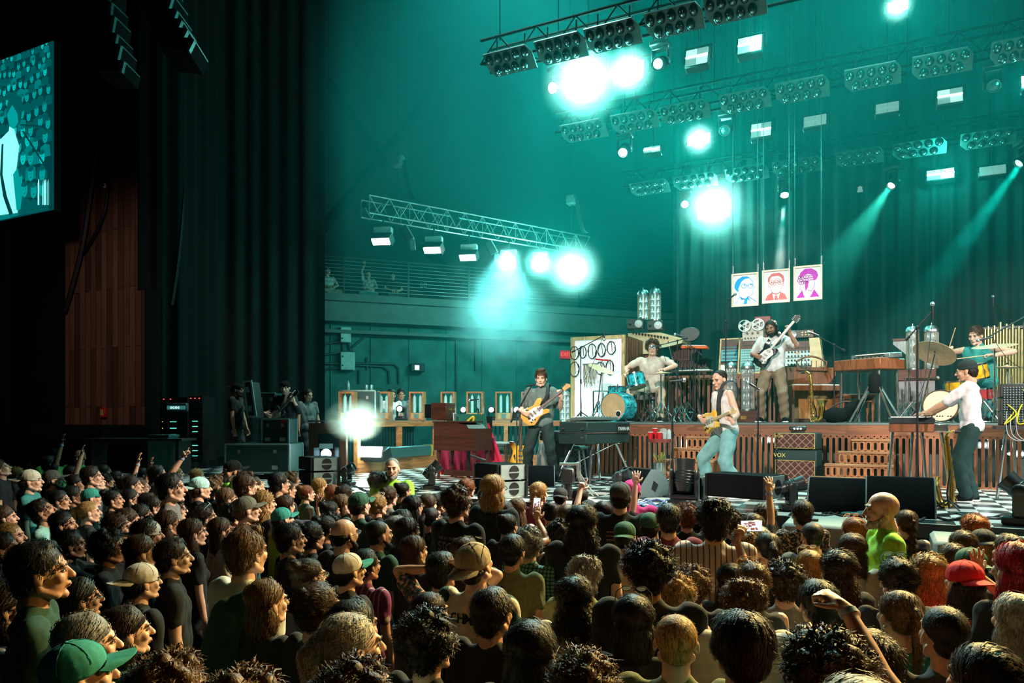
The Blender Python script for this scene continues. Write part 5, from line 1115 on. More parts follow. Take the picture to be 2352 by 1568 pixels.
q = MB(); q.box((w*.12, -.02, h*.17), (w*.16, .03, h*.2)); q.box((w*.33, -.02, h*.17), (w*.16, .03, h*.2)); q.v = [tl @ p for p in q.v]; q.build('lower_unit', M('unit_silver', (.55, .55, .5), .4, .3), t)
MB().span((0, .12, 0), (w, .5, h*.9)).build('carcass', WOODD, t)
t, w, h = desk(1799, 1878, 775, 850, 'equipment rack desk with dials and cream sides behind the bassist')
q = MB(); 
for k, (z0, z1, m_) in enumerate(((.03, .2, 1), (.22, .45, 0), (.47, .72, 0), (.74, .97, 1))):
    q.m = m_; q.span((.03, -.01, h*z0), (w*.8, .02, h*z1))
q.v = [tl @ p for p in q.v]; q.build('rack_unit', [M('unit_teal_silver', (.35, .55, .52), .4, .3), M('unit_dark', (.03, .06, .06), .4)], t)
for i in range(49):
    q = MB(); q.cyl((.06+(w*.78-.06)*(i % 7+.5)/7, -.01, h*(.06+.89*(i//7+.5)/7)), (.06+(w*.78-.06)*(i % 7+.5)/7, -.035, h*(.06+.89*(i//7+.5)/7)), .019, n=8); q.v = [tl @ p for p in q.v]; q.build('dial', BLK, t)
q = MB(); [q.box((w*.42, -.022, h*z), (.07, .01, .035)) for z in (.36, .6, .85)]; q.v = [tl @ p for p in q.v]; q.build('meter', M('meter_warm', (.7, .4, .2), .4, emit=(.8, .4, .2), es=.4), t)
q = MB(); q.prism([(0, 0), (.22, 0), (.14, h), (-.05, h)], .5, Matrix.Translation((w*.83, .25, 0))); q.build('side_cheek', CREAM, t); MB().span((-.03, .1, 0), (w*.85, .5, h*.93)).build('carcass', WOODD, t)
# tape machine, radio, small amp on the desks
a, b = W(1704, 783, Yd), W(1750, 757, Yd); t = thing('tape_machine', ((a.x+b.x)/2, Yd+.25, a.z), 0, 'reel-to-reel tape machine with two white spools behind the bassist', 'tape machine'); w, h = (b.x-a.x), b.z-a.z
MB().box((0, 0, h*.5), (w*1.05, .3, h), bev=.01).build('deck_lower', M('deck_ivory', (.55, .5, .42), .4), t); MB().box((0, .02, h*1.45), (w, .26, h*.95), bev=.01).build('deck_upper', M('deck_ivory', (.55, .5, .42), .4), t)
mb = MB(); knobs(mb, -w*.45, w*.45, h*.1, h*.5, 6, 1, .014, -.16); knobs(mb, -w*.4, w*.4, h*.65, h*.9, 3, 1, .022, -.16); mb.build('dial', DARKM, t)
MB().box((w*.4, .2, h*1.4), (.3, .2, h*2.2)).build('side_case', M('case_maroon', (.25, .05, .05), .5), t)
for i, (px, py) in enumerate(((1710, 748), (1741, 745))):
    q = W(px, py, Yd+.08); o = V((q.x-(a.x+b.x)/2, -.17, q.z-a.z)); r = .125; mb = MB(); mb.m = 0
    for k in range(3):
        an = k*2.094+.5; mb.prism([((r*.3)*math.cos(an+.2), (r*.3)*math.sin(an+.2)), (r*.85*math.cos(an+.1), r*.85*math.sin(an+.1)), (r*.85*math.cos(an+.9), r*.85*math.sin(an+.9)), (r*.3*math.cos(an+.8), r*.3*math.sin(an+.8))], .008, Matrix.Translation(o))
    n = 24; vs = []; 
    for rr_ in (r*.8, r): 
        for yy in (-.005, .005): vs += [o+V((rr_*math.cos(k*2*math.pi/n), yy, rr_*math.sin(k*2*math.pi/n))) for k in range(n)]
    fs = []
    for k in range(n):
        j = (k+1) % n; fs += [(k, j, 2*n+j, 2*n+k), (n+k, 3*n+k, 3*n+j, n+j), (2*n+k, 2*n+j, 3*n+j, 3*n+k), (k, n+k, n+j, j)]
    mb.add(vs, fs); mb.cyl(o+V((0, .006, 0)), o+V((0, -.01, 0)), r*.36, n=16); mb.build('spool', WHITE, t, .8); MB().cyl(o+V((0, .02, 0)), o+V((0, -.03, 0)), r*.17, n=12).build('hub', DARKM, t)
a, b = W(1657, 788, Yd), W(1702, 774, Yd); t = thing('small_amplifier', ((a.x+b.x)/2, Yd+.25, a.z), 0, 'small silver-grilled amplifier head on the vintage mixing desk', 'amplifier'); MB().box((0, 0, (b.z-a.z)/2), (b.x-a.x, .2, b.z-a.z), bev=.015).build('case', STEEL, t); MB().box((0, -.105, (b.z-a.z)/2), ((b.x-a.x)*.9, .01, (b.z-a.z)*.8)).build('grille', DARKM, t)
a, b = W(1808, 776, Yd), W(1868, 754, Yd); t = thing('table_radio', ((a.x+b.x)/2, Yd+.25, a.z), 0, 'small wooden radio with round speaker on top of the rack desk', 'radio'); w, h = b.x-a.x, b.z-a.z
MB().box((0, 0, h/2), (w, .24, h), bev=.01).build('case', WOODR, t); MB().box((-w*.05, -.122, h*.5), (w*.86, .01, h*.84)).build('face', M('unit_dark', (.03, .06, .06), .4), t); MB().lathe([(.07, 0), (.06, .012), (.001, .004)], 16, X=Matrix.Translation((-w*.28, -.128, h*.5)) @ Matrix.Rotation(R(90), 4, 'X')).build('speaker', STEEL, t); mb = MB(); knobs(mb, 0, w*.38, h*.2, h*.8, 3, 2, .012, -.128); mb.build('dial', BRASS, t)
# ---- drum kits
def drum(mb, c_, r, dp, axis, n=24):
    q = V(axis).to_track_quat('Z', 'Y').to_matrix().to_4x4(); return Matrix.Translation(c_) @ q
def add_drum(t, nm, c_, r, dp, axis, mat, head, hoop=CHR, lugs=8):
    X = drum(None, V(c_), r, dp, axis); MB().lathe([(r, 0), (r, dp)], 28, X=X).build(nm, mat, t)
    sh_ = t.children[-1] if False else None
    mb = MB()
    for z in (0, dp): mb.lathe([(r*1.0, z-.012), (r*1.05, z-.012), (r*1.05, z+.012), (r*1.0, z+.012)], 28, X=X)
    for k in range(lugs): a = k*2*math.pi/lugs; mb.cyl(V((r*1.04*math.cos(a), r*1.04*math.sin(a), 0)), V((r*1.04*math.cos(a), r*1.04*math.sin(a), dp)), .006, n=5, X=X); mb.box((r*1.03*math.cos(a), r*1.03*math.sin(a), dp*.5), (.025, .025, dp*.25), X=X)
    mb.build(nm+'_hoop', hoop, t)
    MB().lathe([(.0005, .002), (r*.99, 0)], 28, X=X).build(nm+'_head', head, t); MB().lathe([(.0005, dp-.002), (r*.99, dp)], 28, X=X).build(nm+'_back_head', head, t)
def cymbal(base, c_, r, tilt, lab, label_none=None):
    t = thing('cymbal', base, 0, lab, 'cymbal'); o = V(c_)-V(base); X = Matrix.Translation(o) @ Euler(tilt).to_matrix().to_4x4()
    MB().lathe([(.01, .03), (r*.12, .03), (r*.2, .012), (r*.5, .004), (r, -.012), (r, -.015), (.01, .02)], 30, X=X).build('plate', M('cymbal_bronze', (.85, .62, .4), .4, .5, sc_=30), t)
    mb = MB(); mb.cyl((0, 0, .25), o-V((0, 0, .02)), .012, n=8); mb.cyl((0, 0, .2), (0, 0, .35), .02, n=8)
    for k in range(3): a = k*2.094+.3; mb.tube([(0, 0, .4), (math.cos(a)*.27, math.sin(a)*.27, .01)], .01, 6); mb.cyl((math.cos(a)*.14, math.sin(a)*.14, .2), (0, 0, .2), .006, n=5)
    mb.build('stand', CHR, t); MB().cyl(o, o+V((0, 0, .06)), .008).build('wing_nut', BLK, t)
TQ = M('turquoise_pearl', (.03, .42, .48), .15, kind=None, sc_=14, var=.7, bump=.05); HEADT = M('drum_head_tan', (.6, .42, .22), .4, sc_=6); HEADW = M('drum_head_pale', (.62, .52, .36), .4, sc_=5)
q = W(1408, 927, 13.35); kr = 32/ppm(1408, 13.35); kc = V((q.x, 13.35, DECK+kr+.03))
t = thing('drum_kit', (kc.x, 13.6, DECK), 0, 'turquoise pearl drum kit with tan bass drum head on the riser', 'drum kit'); o = V((0, -.25, kr+.03))
add_drum(t, 'bass_drum', o, kr, .42, (.2, 1, 0), TQ, HEADT, TQ, 8); X = drum(None, o, 0, 0, (.2, 1, 0))
MB().lathe([(kr*.2, -.006), (kr*.24, -.01), (kr*.2, -.014)], 18, X=X @ Matrix.Translation((-kr*.45, -kr*.5, 0))).build('port_ring', WHITE, t); MB().lathe([(.0005, -.006), (kr*.2, -.006)], 18, X=X @ Matrix.Translation((-kr*.45, -kr*.5, 0))).build('port_hole', BLK, t)
tc = W(1460, 872, 13.7)-t.location; add_drum(t, 'rack_tom', tc-V((-.04, .02, .14)), .165, .25, (-.25, .15, 1), TQ, HEADT, CHR, 6)
tc = W(1420, 893, 14.0)-t.location; add_drum(t, 'floor_tom', tc-V((0, 0, .2)), .2, .24, (0, 0, 1), TQ, HEADT, CHR, 8)
tc = W(1475, 905, 14.1)-t.location; add_drum(t, 'snare_drum', tc-V((0, 0, .1)), .18, .13, (0, 0, 1), CHR, HEADW, CHR, 8)
mb = MB(); rr = random.Random(3)
for k in range(16):
    x = rr.uniform(-.6, 1.5); y = rr.uniform(-.1, .7); zz = rr.uniform(.3, .8); mb.cyl((x, y, .25), (x, y, zz), .012, n=6)
    for j in range(3): a = j*2.094+k; mb.tube([(x, y, .32), (x+math.cos(a)*.22, y+math.sin(a)*.22, .01)], .009, 5)
mb.cyl((-.6, .3, .62), (.3, .3, .6), .016, n=6); mb.cyl((-.6, .3, 0), (-.6, .3, .62), .016, n=6); mb.build('hardware', CHR, t)
cymbal((W(1372, HZ, 13.7).x, 13.7, DECK), W(1382, 846, 13.7), .27, (R(8), R(24), 0), 'crash cymbal tilted before the white cabinet'); cymbal((W(1518, HZ, 13.7).x, 13.7, DECK), W(1518, 856, 13.7), .22, (R(2), R(-2), 0), 'flat hi-hat cymbal in front of the curly-haired drummer'); cymbal((W(1480, HZ, 14.6).x+.9, 14.5, DECK), W(1535, 790, 14.5), .26, (R(15), R(-10), 0), 'ride cymbal beside the drummer\'s face')
YL = M('yellow_lacquer', (.75, .42, .02), .2, sc_=10, var=.3)
q = W(2160, 915, 12.95); kr = 35/ppm(2160, 12.95); kc = V((q.x, 12.95, DECK+kr+.02))
t = thing('drum_kit', (kc.x, 13.2, DECK), 0, 'yellow drum kit with big plain bass drum head near the edge', 'drum kit'); o = V((0, -.25, kr+.03))
add_drum(t, 'bass_drum', o, kr, .38, (.15, 1, 0), YL, HEADW, M('hoop_dark', (.05, .03, .02), .3), 8)
tc = W(2247, 862, 13.35)-t.location; add_drum(t, 'rack_tom', tc-V((0, 0, .05)), .15, .22, (-.2, -.12, 1), YL, HEADW, CHR, 6); tc = W(2250, 905, 13.6)-t.location; add_drum(t, 'snare_drum', tc-V((0, 0, .1)), .18, .17, (-.1, 0, 1), M('red_sparkle', (.35, .03, .03), .2), HEADW, CHR, 8)
tc = W(2215, 955, 12.9)-t.location; add_drum(t, 'floor_tom', V((tc.x, .5, .3)), .2, .35, (0, 0, 1), YL, HEADW, CHR, 8)
mb = MB(); rr = random.Random(12)
for k in range(14):
    x = rr.uniform(-.6, 1.1); y = rr.uniform(.0, .8); zz = rr.uniform(.3, .8); mb.cyl((x, y, .25), (x, y, zz), .013, n=6)
    for j in range(3): a = j*2.094+k; mb.tube([(x, y, .34), (x+math.cos(a)*.24, y+math.sin(a)*.24, .01)], .01, 5)
mb.build('hardware', CHR, t)
cymbal((W(2118, HZ, 13.2).x, 13.2, DECK), W(2147, 810, 13.2), .31, (R(-28), R(22), 0), 'big tilted cymbal left of the drummer in green'); cymbal((W(2285, HZ, 13.2).x, 13.2, DECK), W(2284, 793, 13.2), .3, (R(10), R(-4), 0), 'wide cymbal before the chest of the drummer in green'); cymbal((W(2322, HZ, 13.6).x, 13.6, DECK), W(2313, 842, 13.6), .18, (0, R(2), 0), 'small flat hi-hat beside the drummer in green')
q = W(2066, 780, 13.9); t = thing('bar_chimes', (W(2088, HZ, 13.9).x, 13.9, DECK), 0, 'set of hanging silver bar chimes on a chrome stand', 'chimes'); z = q.z-DECK; x = q.x-W(2088, HZ, 13.9).x
MB().box((x, 0, z), (.2, .05, .035)).build('bar', WOODR, t); MB().cyl((0, 0, 0), (0, 0, z), .012).cyl((0, 0, z), (x+.1, 0, z), .01).build('stand', CHR, t); mb = MB(); [mb.cyl((x-.09+k*.012, 0, z-.02), (x-.09+k*.012, 0, z-.08-k*.011), .005, n=5) for k in range(16)]; mb.build('chime', STEEL, t)
Yh = 15.0; t = thing('tubular_chimes', (W(2310, HZ, Yh).x, Yh, DECK), 0, 'rack of tall golden tubular chimes at the picture edge', 'chimes'); mb = MB(); rr = random.Random(2); GT = M('gold_tube', (.6, .45, .2), .3, .9)
for k in range(15):
    px = 2262+k*7; p0 = W(px, 738+rr.uniform(-3, 12) if k % 2 else 756, Yh)-t.location; mb.cyl(p0, (p0.x, 0, p0.z-rr.uniform(1.0, 1.25)), .02, n=8)
mb.build('tube', GT, t); MB().box((.1, .02, W(2310, 752, Yh).z-DECK), (1.1, .05, .04)).cyl((-.45, .1, 0), (-.45, .1, W(2310, 752, Yh).z-DECK), .018).cyl((.65, .1, 0), (.65, .1, W(2310, 752, Yh).z-DECK), .018).build('frame', DARKM, t)
# ---- organ by the bassist
q = W(1855, HZ, 14.35); t = thing('upright_organ', (q.x, 14.55, DECK), R(38), 'warm wooden upright organ with music rest beside the bassist', 'organ'); h1 = W(1855, 842, 14.35).z-DECK; 
MB().box((0, .15, h1/2), (1.0, .3, h1), bev=.01).build('case', WOODD, t); MB().box((0, -.13, .62), (1.0, .32, .1), bev=.01).build('keybed', WOODO, t); MB().box((0, -.2, .68), (.86, .16, .02)).build('keys', WHITE, t)
mb = MB(); [mb.box((-.4+k*.045, -.16, .695), (.018, .09, .015)) for k in range(19) if k % 7 not in (2, 6)]; mb.build('black_keys', BLK, t)
MB().box((0, -.01, .33), (.92, .03, .52)).build('front_panel', M('light_oak', (.5, .24, .07), .4, kind='wood', sc_=8), t); MB().prism([(-.5, .66), (-.5, h1), (.5, h1), (.5, .86), (.3, .66)], .1, Matrix.Translation((0, -.03, 0))).build('music_shelf', WOODO, t)
mb = MB(); mb.tube([(-.28, -.1, h1-.05), (-.3, -.09, h1+.1), (-.15, -.08, h1+.17), (0, -.08, h1+.2), (.15, -.08, h1+.17), (.3, -.09, h1+.1), (.28, -.1, h1-.05)], .018, 6); [mb.cyl((x/10, -.085, h1-.05), (x/10, -.085, h1+.12), .007) for x in range(-2, 3)]; mb.box((0, -.1, h1-.05), (.6, .08, .03)); mb.build('music_rest', WOODO, t)
[MB().box((s*.48, -.14, .3), (.05, .26, .6)).build('leg', WOODO, t) for s in (-1, 1)]
def bench(loc, rz, w, dp, h, mat, top, lab, turned=True, slat=False):
    t = thing('bench', loc, rz, lab, 'bench'); MB().box((0, 0, h-.025), (w, dp, .05), bev=.012).build('seat', top, t); MB().frame(-w*.45, w*.45, h-.14, h-.05, 0, .03, dp*.8).build('apron', mat, t)
    for sx in (-1, 1):
        for sy in (-1, 1): MB().lathe([(.022, 0), (.018, .04), (.028, .1), (.02, .14), (.03, h*.5), (.022, h*.62), (.03, h*.68), (.03, h-.05)], 10, c=(sx*w*.42, sy*dp*.38, 0)).build('leg', mat, t)
q = W(1965, HZ, 14.6); bench((q.x, 14.6, DECK), R(20), .6, .34, W(1965, 905, 14.6).z-DECK, WOODO, WOODO, 'honey wooden bench under the wooden keyboard on the riser')
def sax(loc, rz, h, lab, tilt=0., rr_=(0, 0)):
    t = thing('saxophone', loc, rz, lab, 'saxophone'); t.rotation_euler = (tilt, rr_[0], rz); s = h
    pts = spline([(.0, 0, .98*s), (.04*s, 0, 1.0*s), (.1*s, 0, .96*s), (.12*s, 0, .88*s), (.14*s, 0, .5*s), (.16*s, 0, .16*s), (.19*s, 0, .06*s), (.26*s, 0, .03*s), (.32*s, 0, .09*s), (.34*s, 0, .25*s), (.345*s, 0, .42*s)][::1], 5)
    n = len(pts); rad = [(.012+.062*(i/n)**1.3)*s for i in range(n)]; rad[-1] = .115*s; rad[-2] = .095*s; rad[-3] = .078*s; rad[-4] = .066*s; rad[-5] = .06*s
    MB().tube(pts, rad, 14).build('body', BRASS, t)
    mb = MB(); r0 = random.Random(4)
    for k in range(26):
        i = int(12+k*(n-26)/26); p = pts[min(i, n-6)]; q_ = rad[min(i, n-6)]; mb.cyl(p+V((r0.choice([-1, 1])*q_*.5, -q_*.9, 0)), p+V((r0.choice([-1, 1])*q_*.5, -q_*1.3, 0)), .017*s, n=8)
        if k % 2: mb.tube([p+V((-q_, -q_*.8, 0)), p+V((-q_*1.4, -q_*.9, -.03*s)), p+V((-q_, -q_, -.08*s))], .005*s, 4)
    mb.tube([(.1*s, -.03*s, .9*s), (.1*s, -.05*s, .3*s)], .005*s, 5); mb.tube([(.16*s, -.03*s, .85*s), (.2*s, -.05*s, .3*s)], .005*s, 5); mb.build('key_work', M('key_brass', (.8, .5, .15), .25, 1), t)
    mb = MB(); mb.cyl((-.06*s, 0, .975*s), (.01*s, 0, .985*s), .016*s, .022*s); mb.build('mouthpiece', BLK, t)
    mb = MB(); mb.tube([(.12*s, .07*s, .5*s), (.2*s, .12*s, .2*s), (.2*s, .12*s, 0)], .012, 6)
    for a in (0, 2.1, 4.2): mb.tube([(.2*s, .13*s, .12*s), (.2*s+math.cos(a)*.25*s, .13*s+math.sin(a)*.22*s, -.02)], .01, 6)
    mb.build('stand', BLK, t)
    return t
q = W(1862, 966, 13.0); sax((q.x-.1, 13.0, DECK+.02), R(-10), (966-850)/ppm(1862, 13)*.99, 'gold alto saxophone upright on the riser before the organ')
q = W(2125, 1155, 9.75); sax((q.x+.42, 9.75, STAGE+.03), R(172), .86, 'big gold tenor saxophone on a stand beside the keyboard player', 0, (R(8), 0))
# ---- wooden keyboard table with synth (riser)
q = W(1995, HZ, 13.4); t = thing('keyboard_table', (q.x, 13.5, DECK), R(-35), 'wooden-cased electric piano on chrome legs on the riser', 'keyboard'); z1 = W(1995, 825, 13.4).z-DECK; z0 = W(1995, 850, 13.4).z-DECK
MB().box((0, 0, (z0+z1)/2), (.86, .62, z1-z0), bev=.012).build('case', WOODO, t)
for sx in (-1, 1):
    for sy in (-1, 1): MB().cyl((sx*.36, sy*.24, 0), (sx*.34, sy*.22, z0), .022, n=10).build('leg', CHR, t)
t2 = thing('synthesizer', t.location+V((0, 0, z1)), R(-35), 'black and silver synthesizer on the wooden electric piano', 'synthesizer'); MB().box((.1, .05, .05), (.7, .32, .08), (R(4), 0, 0), .01).build('case', M('synth_silver', (.25, .32, .32), .35, .5), t2); mb = MB(); knobs(mb, -.2, .4, .0, .05, 8, 1, .01, -.12); mb.build('knob', BLK, t2); MB().box((.12, -.1, .07), (.5, .12, .015)).build('keys', WHITE, t2)
q = W(1985, HZ, 13.0); t = thing('draped_tripod', (q.x+.15, 12.95, DECK), 0, 'black tripod stand with silver legs and draped cloth beside the wooden keyboard', 'tripod'); z = W(2000, 850, 13).z-DECK
MB().lathe([(.02, z-.02), (.09, z-.1), (.1, z-.3), (.07, z-.36)], 12).build('cloth', BLKM, t); [MB().tube([(0, 0, z-.1), (math.cos(a)*.4, math.sin(a)*.3, .01)], .016, 6).build('leg', CHR, t) for a in (.3, 2.4, 3.6, 5.4)]
q = W(1933, HZ, 12.95); t = thing('black_bag', (q.x, 12.95, DECK), 0, 'slumped black equipment bag at the riser edge', 'bag'); me = blob([('e', (-.08, 0, .12), (.2, .14, .13)), ('e', (.12, 0, .2), (.1, .1, .16), (0, .5, 0)), ('c', (.1, 0, .25), (.22, 0, .34), .06, .05)], .02, 2); me.materials.append(BLKM); me.shade_smooth(); put('bag_body', me, t); mb = MB(); mb.tube(sag((-.2, 0, .2), (.2, 0, .3), -.08), .012, 5); mb.build('strap', CABLE, t)
# ---- amplifiers
def vox(px0, px1, py0, py1, Y, lab, big):
    a, b = W(px0, py1, Y), W(px1, py0, Y); w, h = b.x-a.x, b.z-a.z; t = thing('guitar_amplifier', ((a.x+b.x)/2, Y+.15, a.z), R(-12), lab, 'amplifier'); 
    MB().box((0, 0, h/2), (w, .3, h), bev=.015).build('cabinet', TOLEX, t); gt = h*.94 if not big else h*.66
    MB().box((0, -.155, h*.03+gt/2), (w*.94, .015, gt)).build('grille_cloth', M('diamond_grille', (.075, .022, .016), .8, kind='tol', sc_=5.5, col2=(.3, .17, .12)), t)
    MB().frame(-w*.475, w*.475, h*.03, h*.03+gt, -.162, .008, .01).build('piping', M('gold_piping', (.55, .4, .12), .4), t)
    text('VOX', .085 if big else .06, M('gold_letters', (.75, .6, .2), .4, emit=(.5, .35, .1), es=.25), t, (-w*.36, -.172, h*.83 if big else h*.78))
    mb = MB(); mb.box((w*.38, -.17, h*.09), (w*.1, .01, h*.1 if not big else h*.04)); mb.build('badge', BRASS, t); mb = MB(); mb.box((0, 0, h+.012), (.2, .04, .02)); mb.build('handle', BLK, t); 
    for s in (-1, 1): MB().box((s*w*.4, 0, -.01), (.05, .2, .02)).build('foot', BLK, t)
Ya = 11.95
vox(1781, 1882, 1034, 1108, Ya, 'large combo amplifier with gold name and diamond grille, bottom of the stack', True); vox(1780, 1882, 994, 1030, Ya, 'narrow amplifier with brown diamond grille, top of the stack', False)
q = W(1830, 992, Ya); t = thing('tuner_pedal', (q.x, Ya+.15, q.z+.02), 0, 'small black box with three white lights on the amplifier stack', 'pedal'); MB().box((0, 0, .035), (.24, .14, .07), bev=.015).build('case', BLK, t); mb = MB(); [mb.ball((-.04+k*.045, -.075, .03), .014, 8, 6) for k in range(3)]; mb.build('light', hot('tiny_white', (1, 1, 1), 3), t)
# ---- electric grand by the singer
q = W(1370, 1096, 10.9); t = thing('electric_piano', (q.x-.27, 11.55, STAGE), R(-15), 'black electric grand piano on crossed chrome legs', 'piano'); z0, z1 = W(1370, 1021, 10.95).z-STAGE, W(1370, 968, 10.95).z-STAGE; hm = (z0+z1)/2
MB().box((0, 0, (z0+hm)/2-.004), (.56, 1.24, hm-z0-.016), bev=.015).build('lower_case', TOLEX, t); MB().box((0, .02, (hm+z1)/2), (.56, 1.24, z1-hm-.008), bev=.015).build('upper_case', TOLEX, t); MB().box((0, .01, hm), (.57, 1.25, .018)).build('trim_strip', STEEL, t)
mb = MB()
for x in (-.18, .2): mb.box((x, -.625, hm+.07), (.05, .012, .035)); mb.box((x, -.625, hm-.07), (.05, .012, .035))
mb.build('latch', STEEL, t); MB().box((.292, .4, hm+.06), (.02, .34, .15)).build('name_board', BLK, t); text('YAMAHA', .085, M('pale_letters', (.6, .65, .62), .4), t, (.306, .4, hm+.06), (R(90), 0, R(90)), bold=.001)
for sx in (-1, 1):
    for sy in (-1, 1): MB().cyl((sx*.18, sy*.35, z0), (sx*.34, sy*.62, 0), .024, n=10).build('leg', CHR, t)
MB().cyl((-.28, -.5, .2), (.18, .35, z0), .01).cyl((.28, -.5, .2), (-.18, .35, z0), .01).build('brace', CHR, t)
t2 = thing('synthesizer', t.location+V((0, 0, z1)), R(-15), 'flat dark synthesizer lying on the black electric grand', 'synthesizer'); MB().box((-.0, 0, .04), (.3, .95, .06), (0, R(-4), 0), .01).build('case', M('synth_grey', (.12, .16, .15), .4), t2); MB().box((-.08, 0, .08), (.1, .85, .012)).build('keys', WHITE, t2); mb = MB(); [mb.cyl((.08, -.4+k*.08, .07), (.08, -.4+k*.08, .09), .01) for k in range(10)]; mb.build('knob', BLK, t2)
t3 = thing('keyboard_case', (t.location.x-.55, 11.5, STAGE+z0+.05), R(-15), 'black keyboard end with looped handle left of the electric grand', 'keyboard'); MB().box((0, 0, .08), (.3, .9, .16), bev=.02).box((0, 0, (-z0-.05)/2), (.06, .5, z0+.05)).build('case', TOLEX, t3); mb = MB(); mb.tube([(-.1+.0, -.46, .08+.0), (-.1, -.5, .14), (.05, -.5, .14), (.05, -.46, .08)], .01, 5); mb.build('handle', STEEL, t3)
q = W(1306, 1030, 12.0); t = thing('padded_stool', (q.x+.06, 12.05, STAGE), 0, 'dark green padded stool on pale legs behind the singer', 'stool'); z = W(1306, 1023, 12).z-STAGE; MB().box((0, 0, z-.04), (.42, .32, .08), bev=.03).build('seat', M('green_vinyl', (.03, .12, .1), .4), t)
for sx in (-1, 1):
    for sy in (-1, 1): MB().cyl((sx*.15, sy*.1, z-.06), (sx*.2, sy*.14, 0), .016).build('leg', M('pale_leg', (.6, .6, .58), .4), t)
q = W(1335, 1060, 12.35); t = thing('grille_amplifier', (W(1322, HZ, 12.4).x, 12.35, STAGE), 0, 'low black amplifier with patterned grille under the stool and piano', 'amplifier'); MB().box((0, 0, .27), (.62, .3, .54), bev=.02).build('cabinet', BLK, t); MB().box((0, -.155, .27), (.54, .012, .45)).build('grille', M('ring_grille', (.02, .02, .02), .7, kind='tol', sc_=8, col2=(.25, .28, .26)), t)
q = W(1254, 1050, 12.4); t = thing('draped_cloth', (q.x, 12.3, STAGE), 0, 'pale grey cloth hanging behind the singer\'s legs', 'cloth'); mb = MB(); mb.prism([(-.13, 0), (.2, 0), (.16, .3), (.06, .62), (-.06, .6), (-.14, .3)], .12, None, .12); mb.build('cloth', M('pale_grey_cloth', (.4, .36, .34), .9, sc_=12, bump=.3), t)
# ---- cup table
q = W(1516, 1000, 11.6); t = thing('round_cart', (q.x, 11.6, STAGE), 0, 'round two-tier drinks cart with dark red top', 'table'); z = W(1516, 1008, 11.6).z-STAGE; r = 27/ppm(1516, 11.6)
MB().lathe([(0, z-.05), (r, z-.05), (r, z), (0, z)], 24).build('top', M('cart_red', (.2, .04, .035), .35), t); MB().lathe([(0, .1), (r*.95, .1), (r*.95, .13), (0, .13)], 24).build('shelf', M('cart_red', (.2, .04, .035), .35), t)
for a in (.6, 2.2, 3.9, 5.5): MB().cyl((math.cos(a)*r*.9, math.sin(a)*r*.9, 0.05), (math.cos(a)*r*.9, math.sin(a)*r*.9, z), .01).ball((math.cos(a)*r*.9, math.sin(a)*r*.9, .03), .03, 8, 6).build('leg', CHR, t)
def cup(loc, lab, mat=None, h=.11, r=.042, grp='red cups on the drinks cart'):
    t = thing('cup', loc, 0, lab, 'cup', grp); MB().lathe([(0, 0), (r*.72, 0), (r, h), (r*.93, h), (r*.68, .008)], 16).build('wall', mat or M('cup_red', (.65, .01, .02), .35), t); MB().lathe([(r*.98, h-.004), (r*1.06, h), (r*.98, h+.004)], 16).build('rim', WHITE, t)
cb = t.location
cup(cb+V((-.13, -.08, z)), 'red cup at the left edge of the drinks cart'); cup(cb+V((.02, -.1, z)), 'red cup in front of the glass pitcher'); cup(cb+V((-.1, .06, z)), 'red cup at the back of the drinks cart, stacked taller', h=.17)
for dx, dy, hh_, rr_, lab in ((.05, .03, .17, .06, 'clear glass pitcher behind the red cups'), (.15, 0, .14, .035, 'clear bottle at the right edge of the drinks cart'), (.12, .1, .16, .03, 'tall clear bottle at the back of the drinks cart')):
    t = thing('glass_bottle', cb+V((dx, dy, z)), 0, lab, 'bottle'); MB().lathe([(0, 0), (rr_, 0), (rr_, hh_*.8), (rr_*.6, hh_), (rr_*.55, hh_)], 14).build('glass', GLASS, t); MB().lathe([(0, .005), (rr_*.9, .005), (rr_*.9, hh_*.6), (0, hh_*.6)], 14).build('water', M('pale_liquid', (.6, .75, .75), .1, alpha=.5), t)
t = thing('ice_bucket', cb+V((0, -.04, .13)), 0, 'shiny steel bucket with green sprig on the cart shelf', 'bucket'); MB().lathe([(0, 0), (.09, 0), (.1, .2), (.09, .2), (.08, .02)], 18).build('pail', CHR, t); mb = MB(); rr = random.Random(1)
for k in range(14): a = rr.random()*6.28; mb.tube([(0, 0, .15), (math.cos(a)*.06, math.sin(a)*.06, .26), (math.cos(a)*.1, math.sin(a)*.1, .3+.06*rr.random())], [.003, .006, .012], 5)
mb.build('sprig', M('leaf_olive', (.25, .3, .05), .6), t)
# ---- brown organ with flag, accordion
q = W(1053, 1098, 11.0); t = thing('spinet_organ', (q.x, 11.15, STAGE), R(-4), 'dark brown home organ seen from behind with turned legs', 'organ'); z0, z1 = W(1050, 1034, 11).z-STAGE, W(1050, 970, 11).z-STAGE; w = 100/ppm(1053, 11)/.88
MB().prism([(-w/2, z0), (w/2, z0), (w/2, z1-.1), (w*.36, z1-.1), (w*.3, z1-.04), (w*.14, z1-.02), (w*.1, z1), (-w/2, z1)], .55, None, 0).build('case', WOODR, t); MB().box((-.12*w, 0, z1+.012), (w*.8, .58, .025)).build('lid', WOODR, t)
for sx in (-1, 1):
    for sy in (-1, 1): MB().lathe([(.02, 0), (.028, .05), (.02, .1), (.036, z0*.4), (.02, z0*.6), (.04, z0*.8), (.04, z0)], 10, c=(sx*w*.44, sy*.2, 0)).build('leg', WOODR, t)
MB().box((0, 0, .08), (w*.9, .06, .1)).build('stretcher', WOODR, t); MB().box((.05, .1, z0/2), (.05, .05, z0)).build('pedal_post', BLK, t)
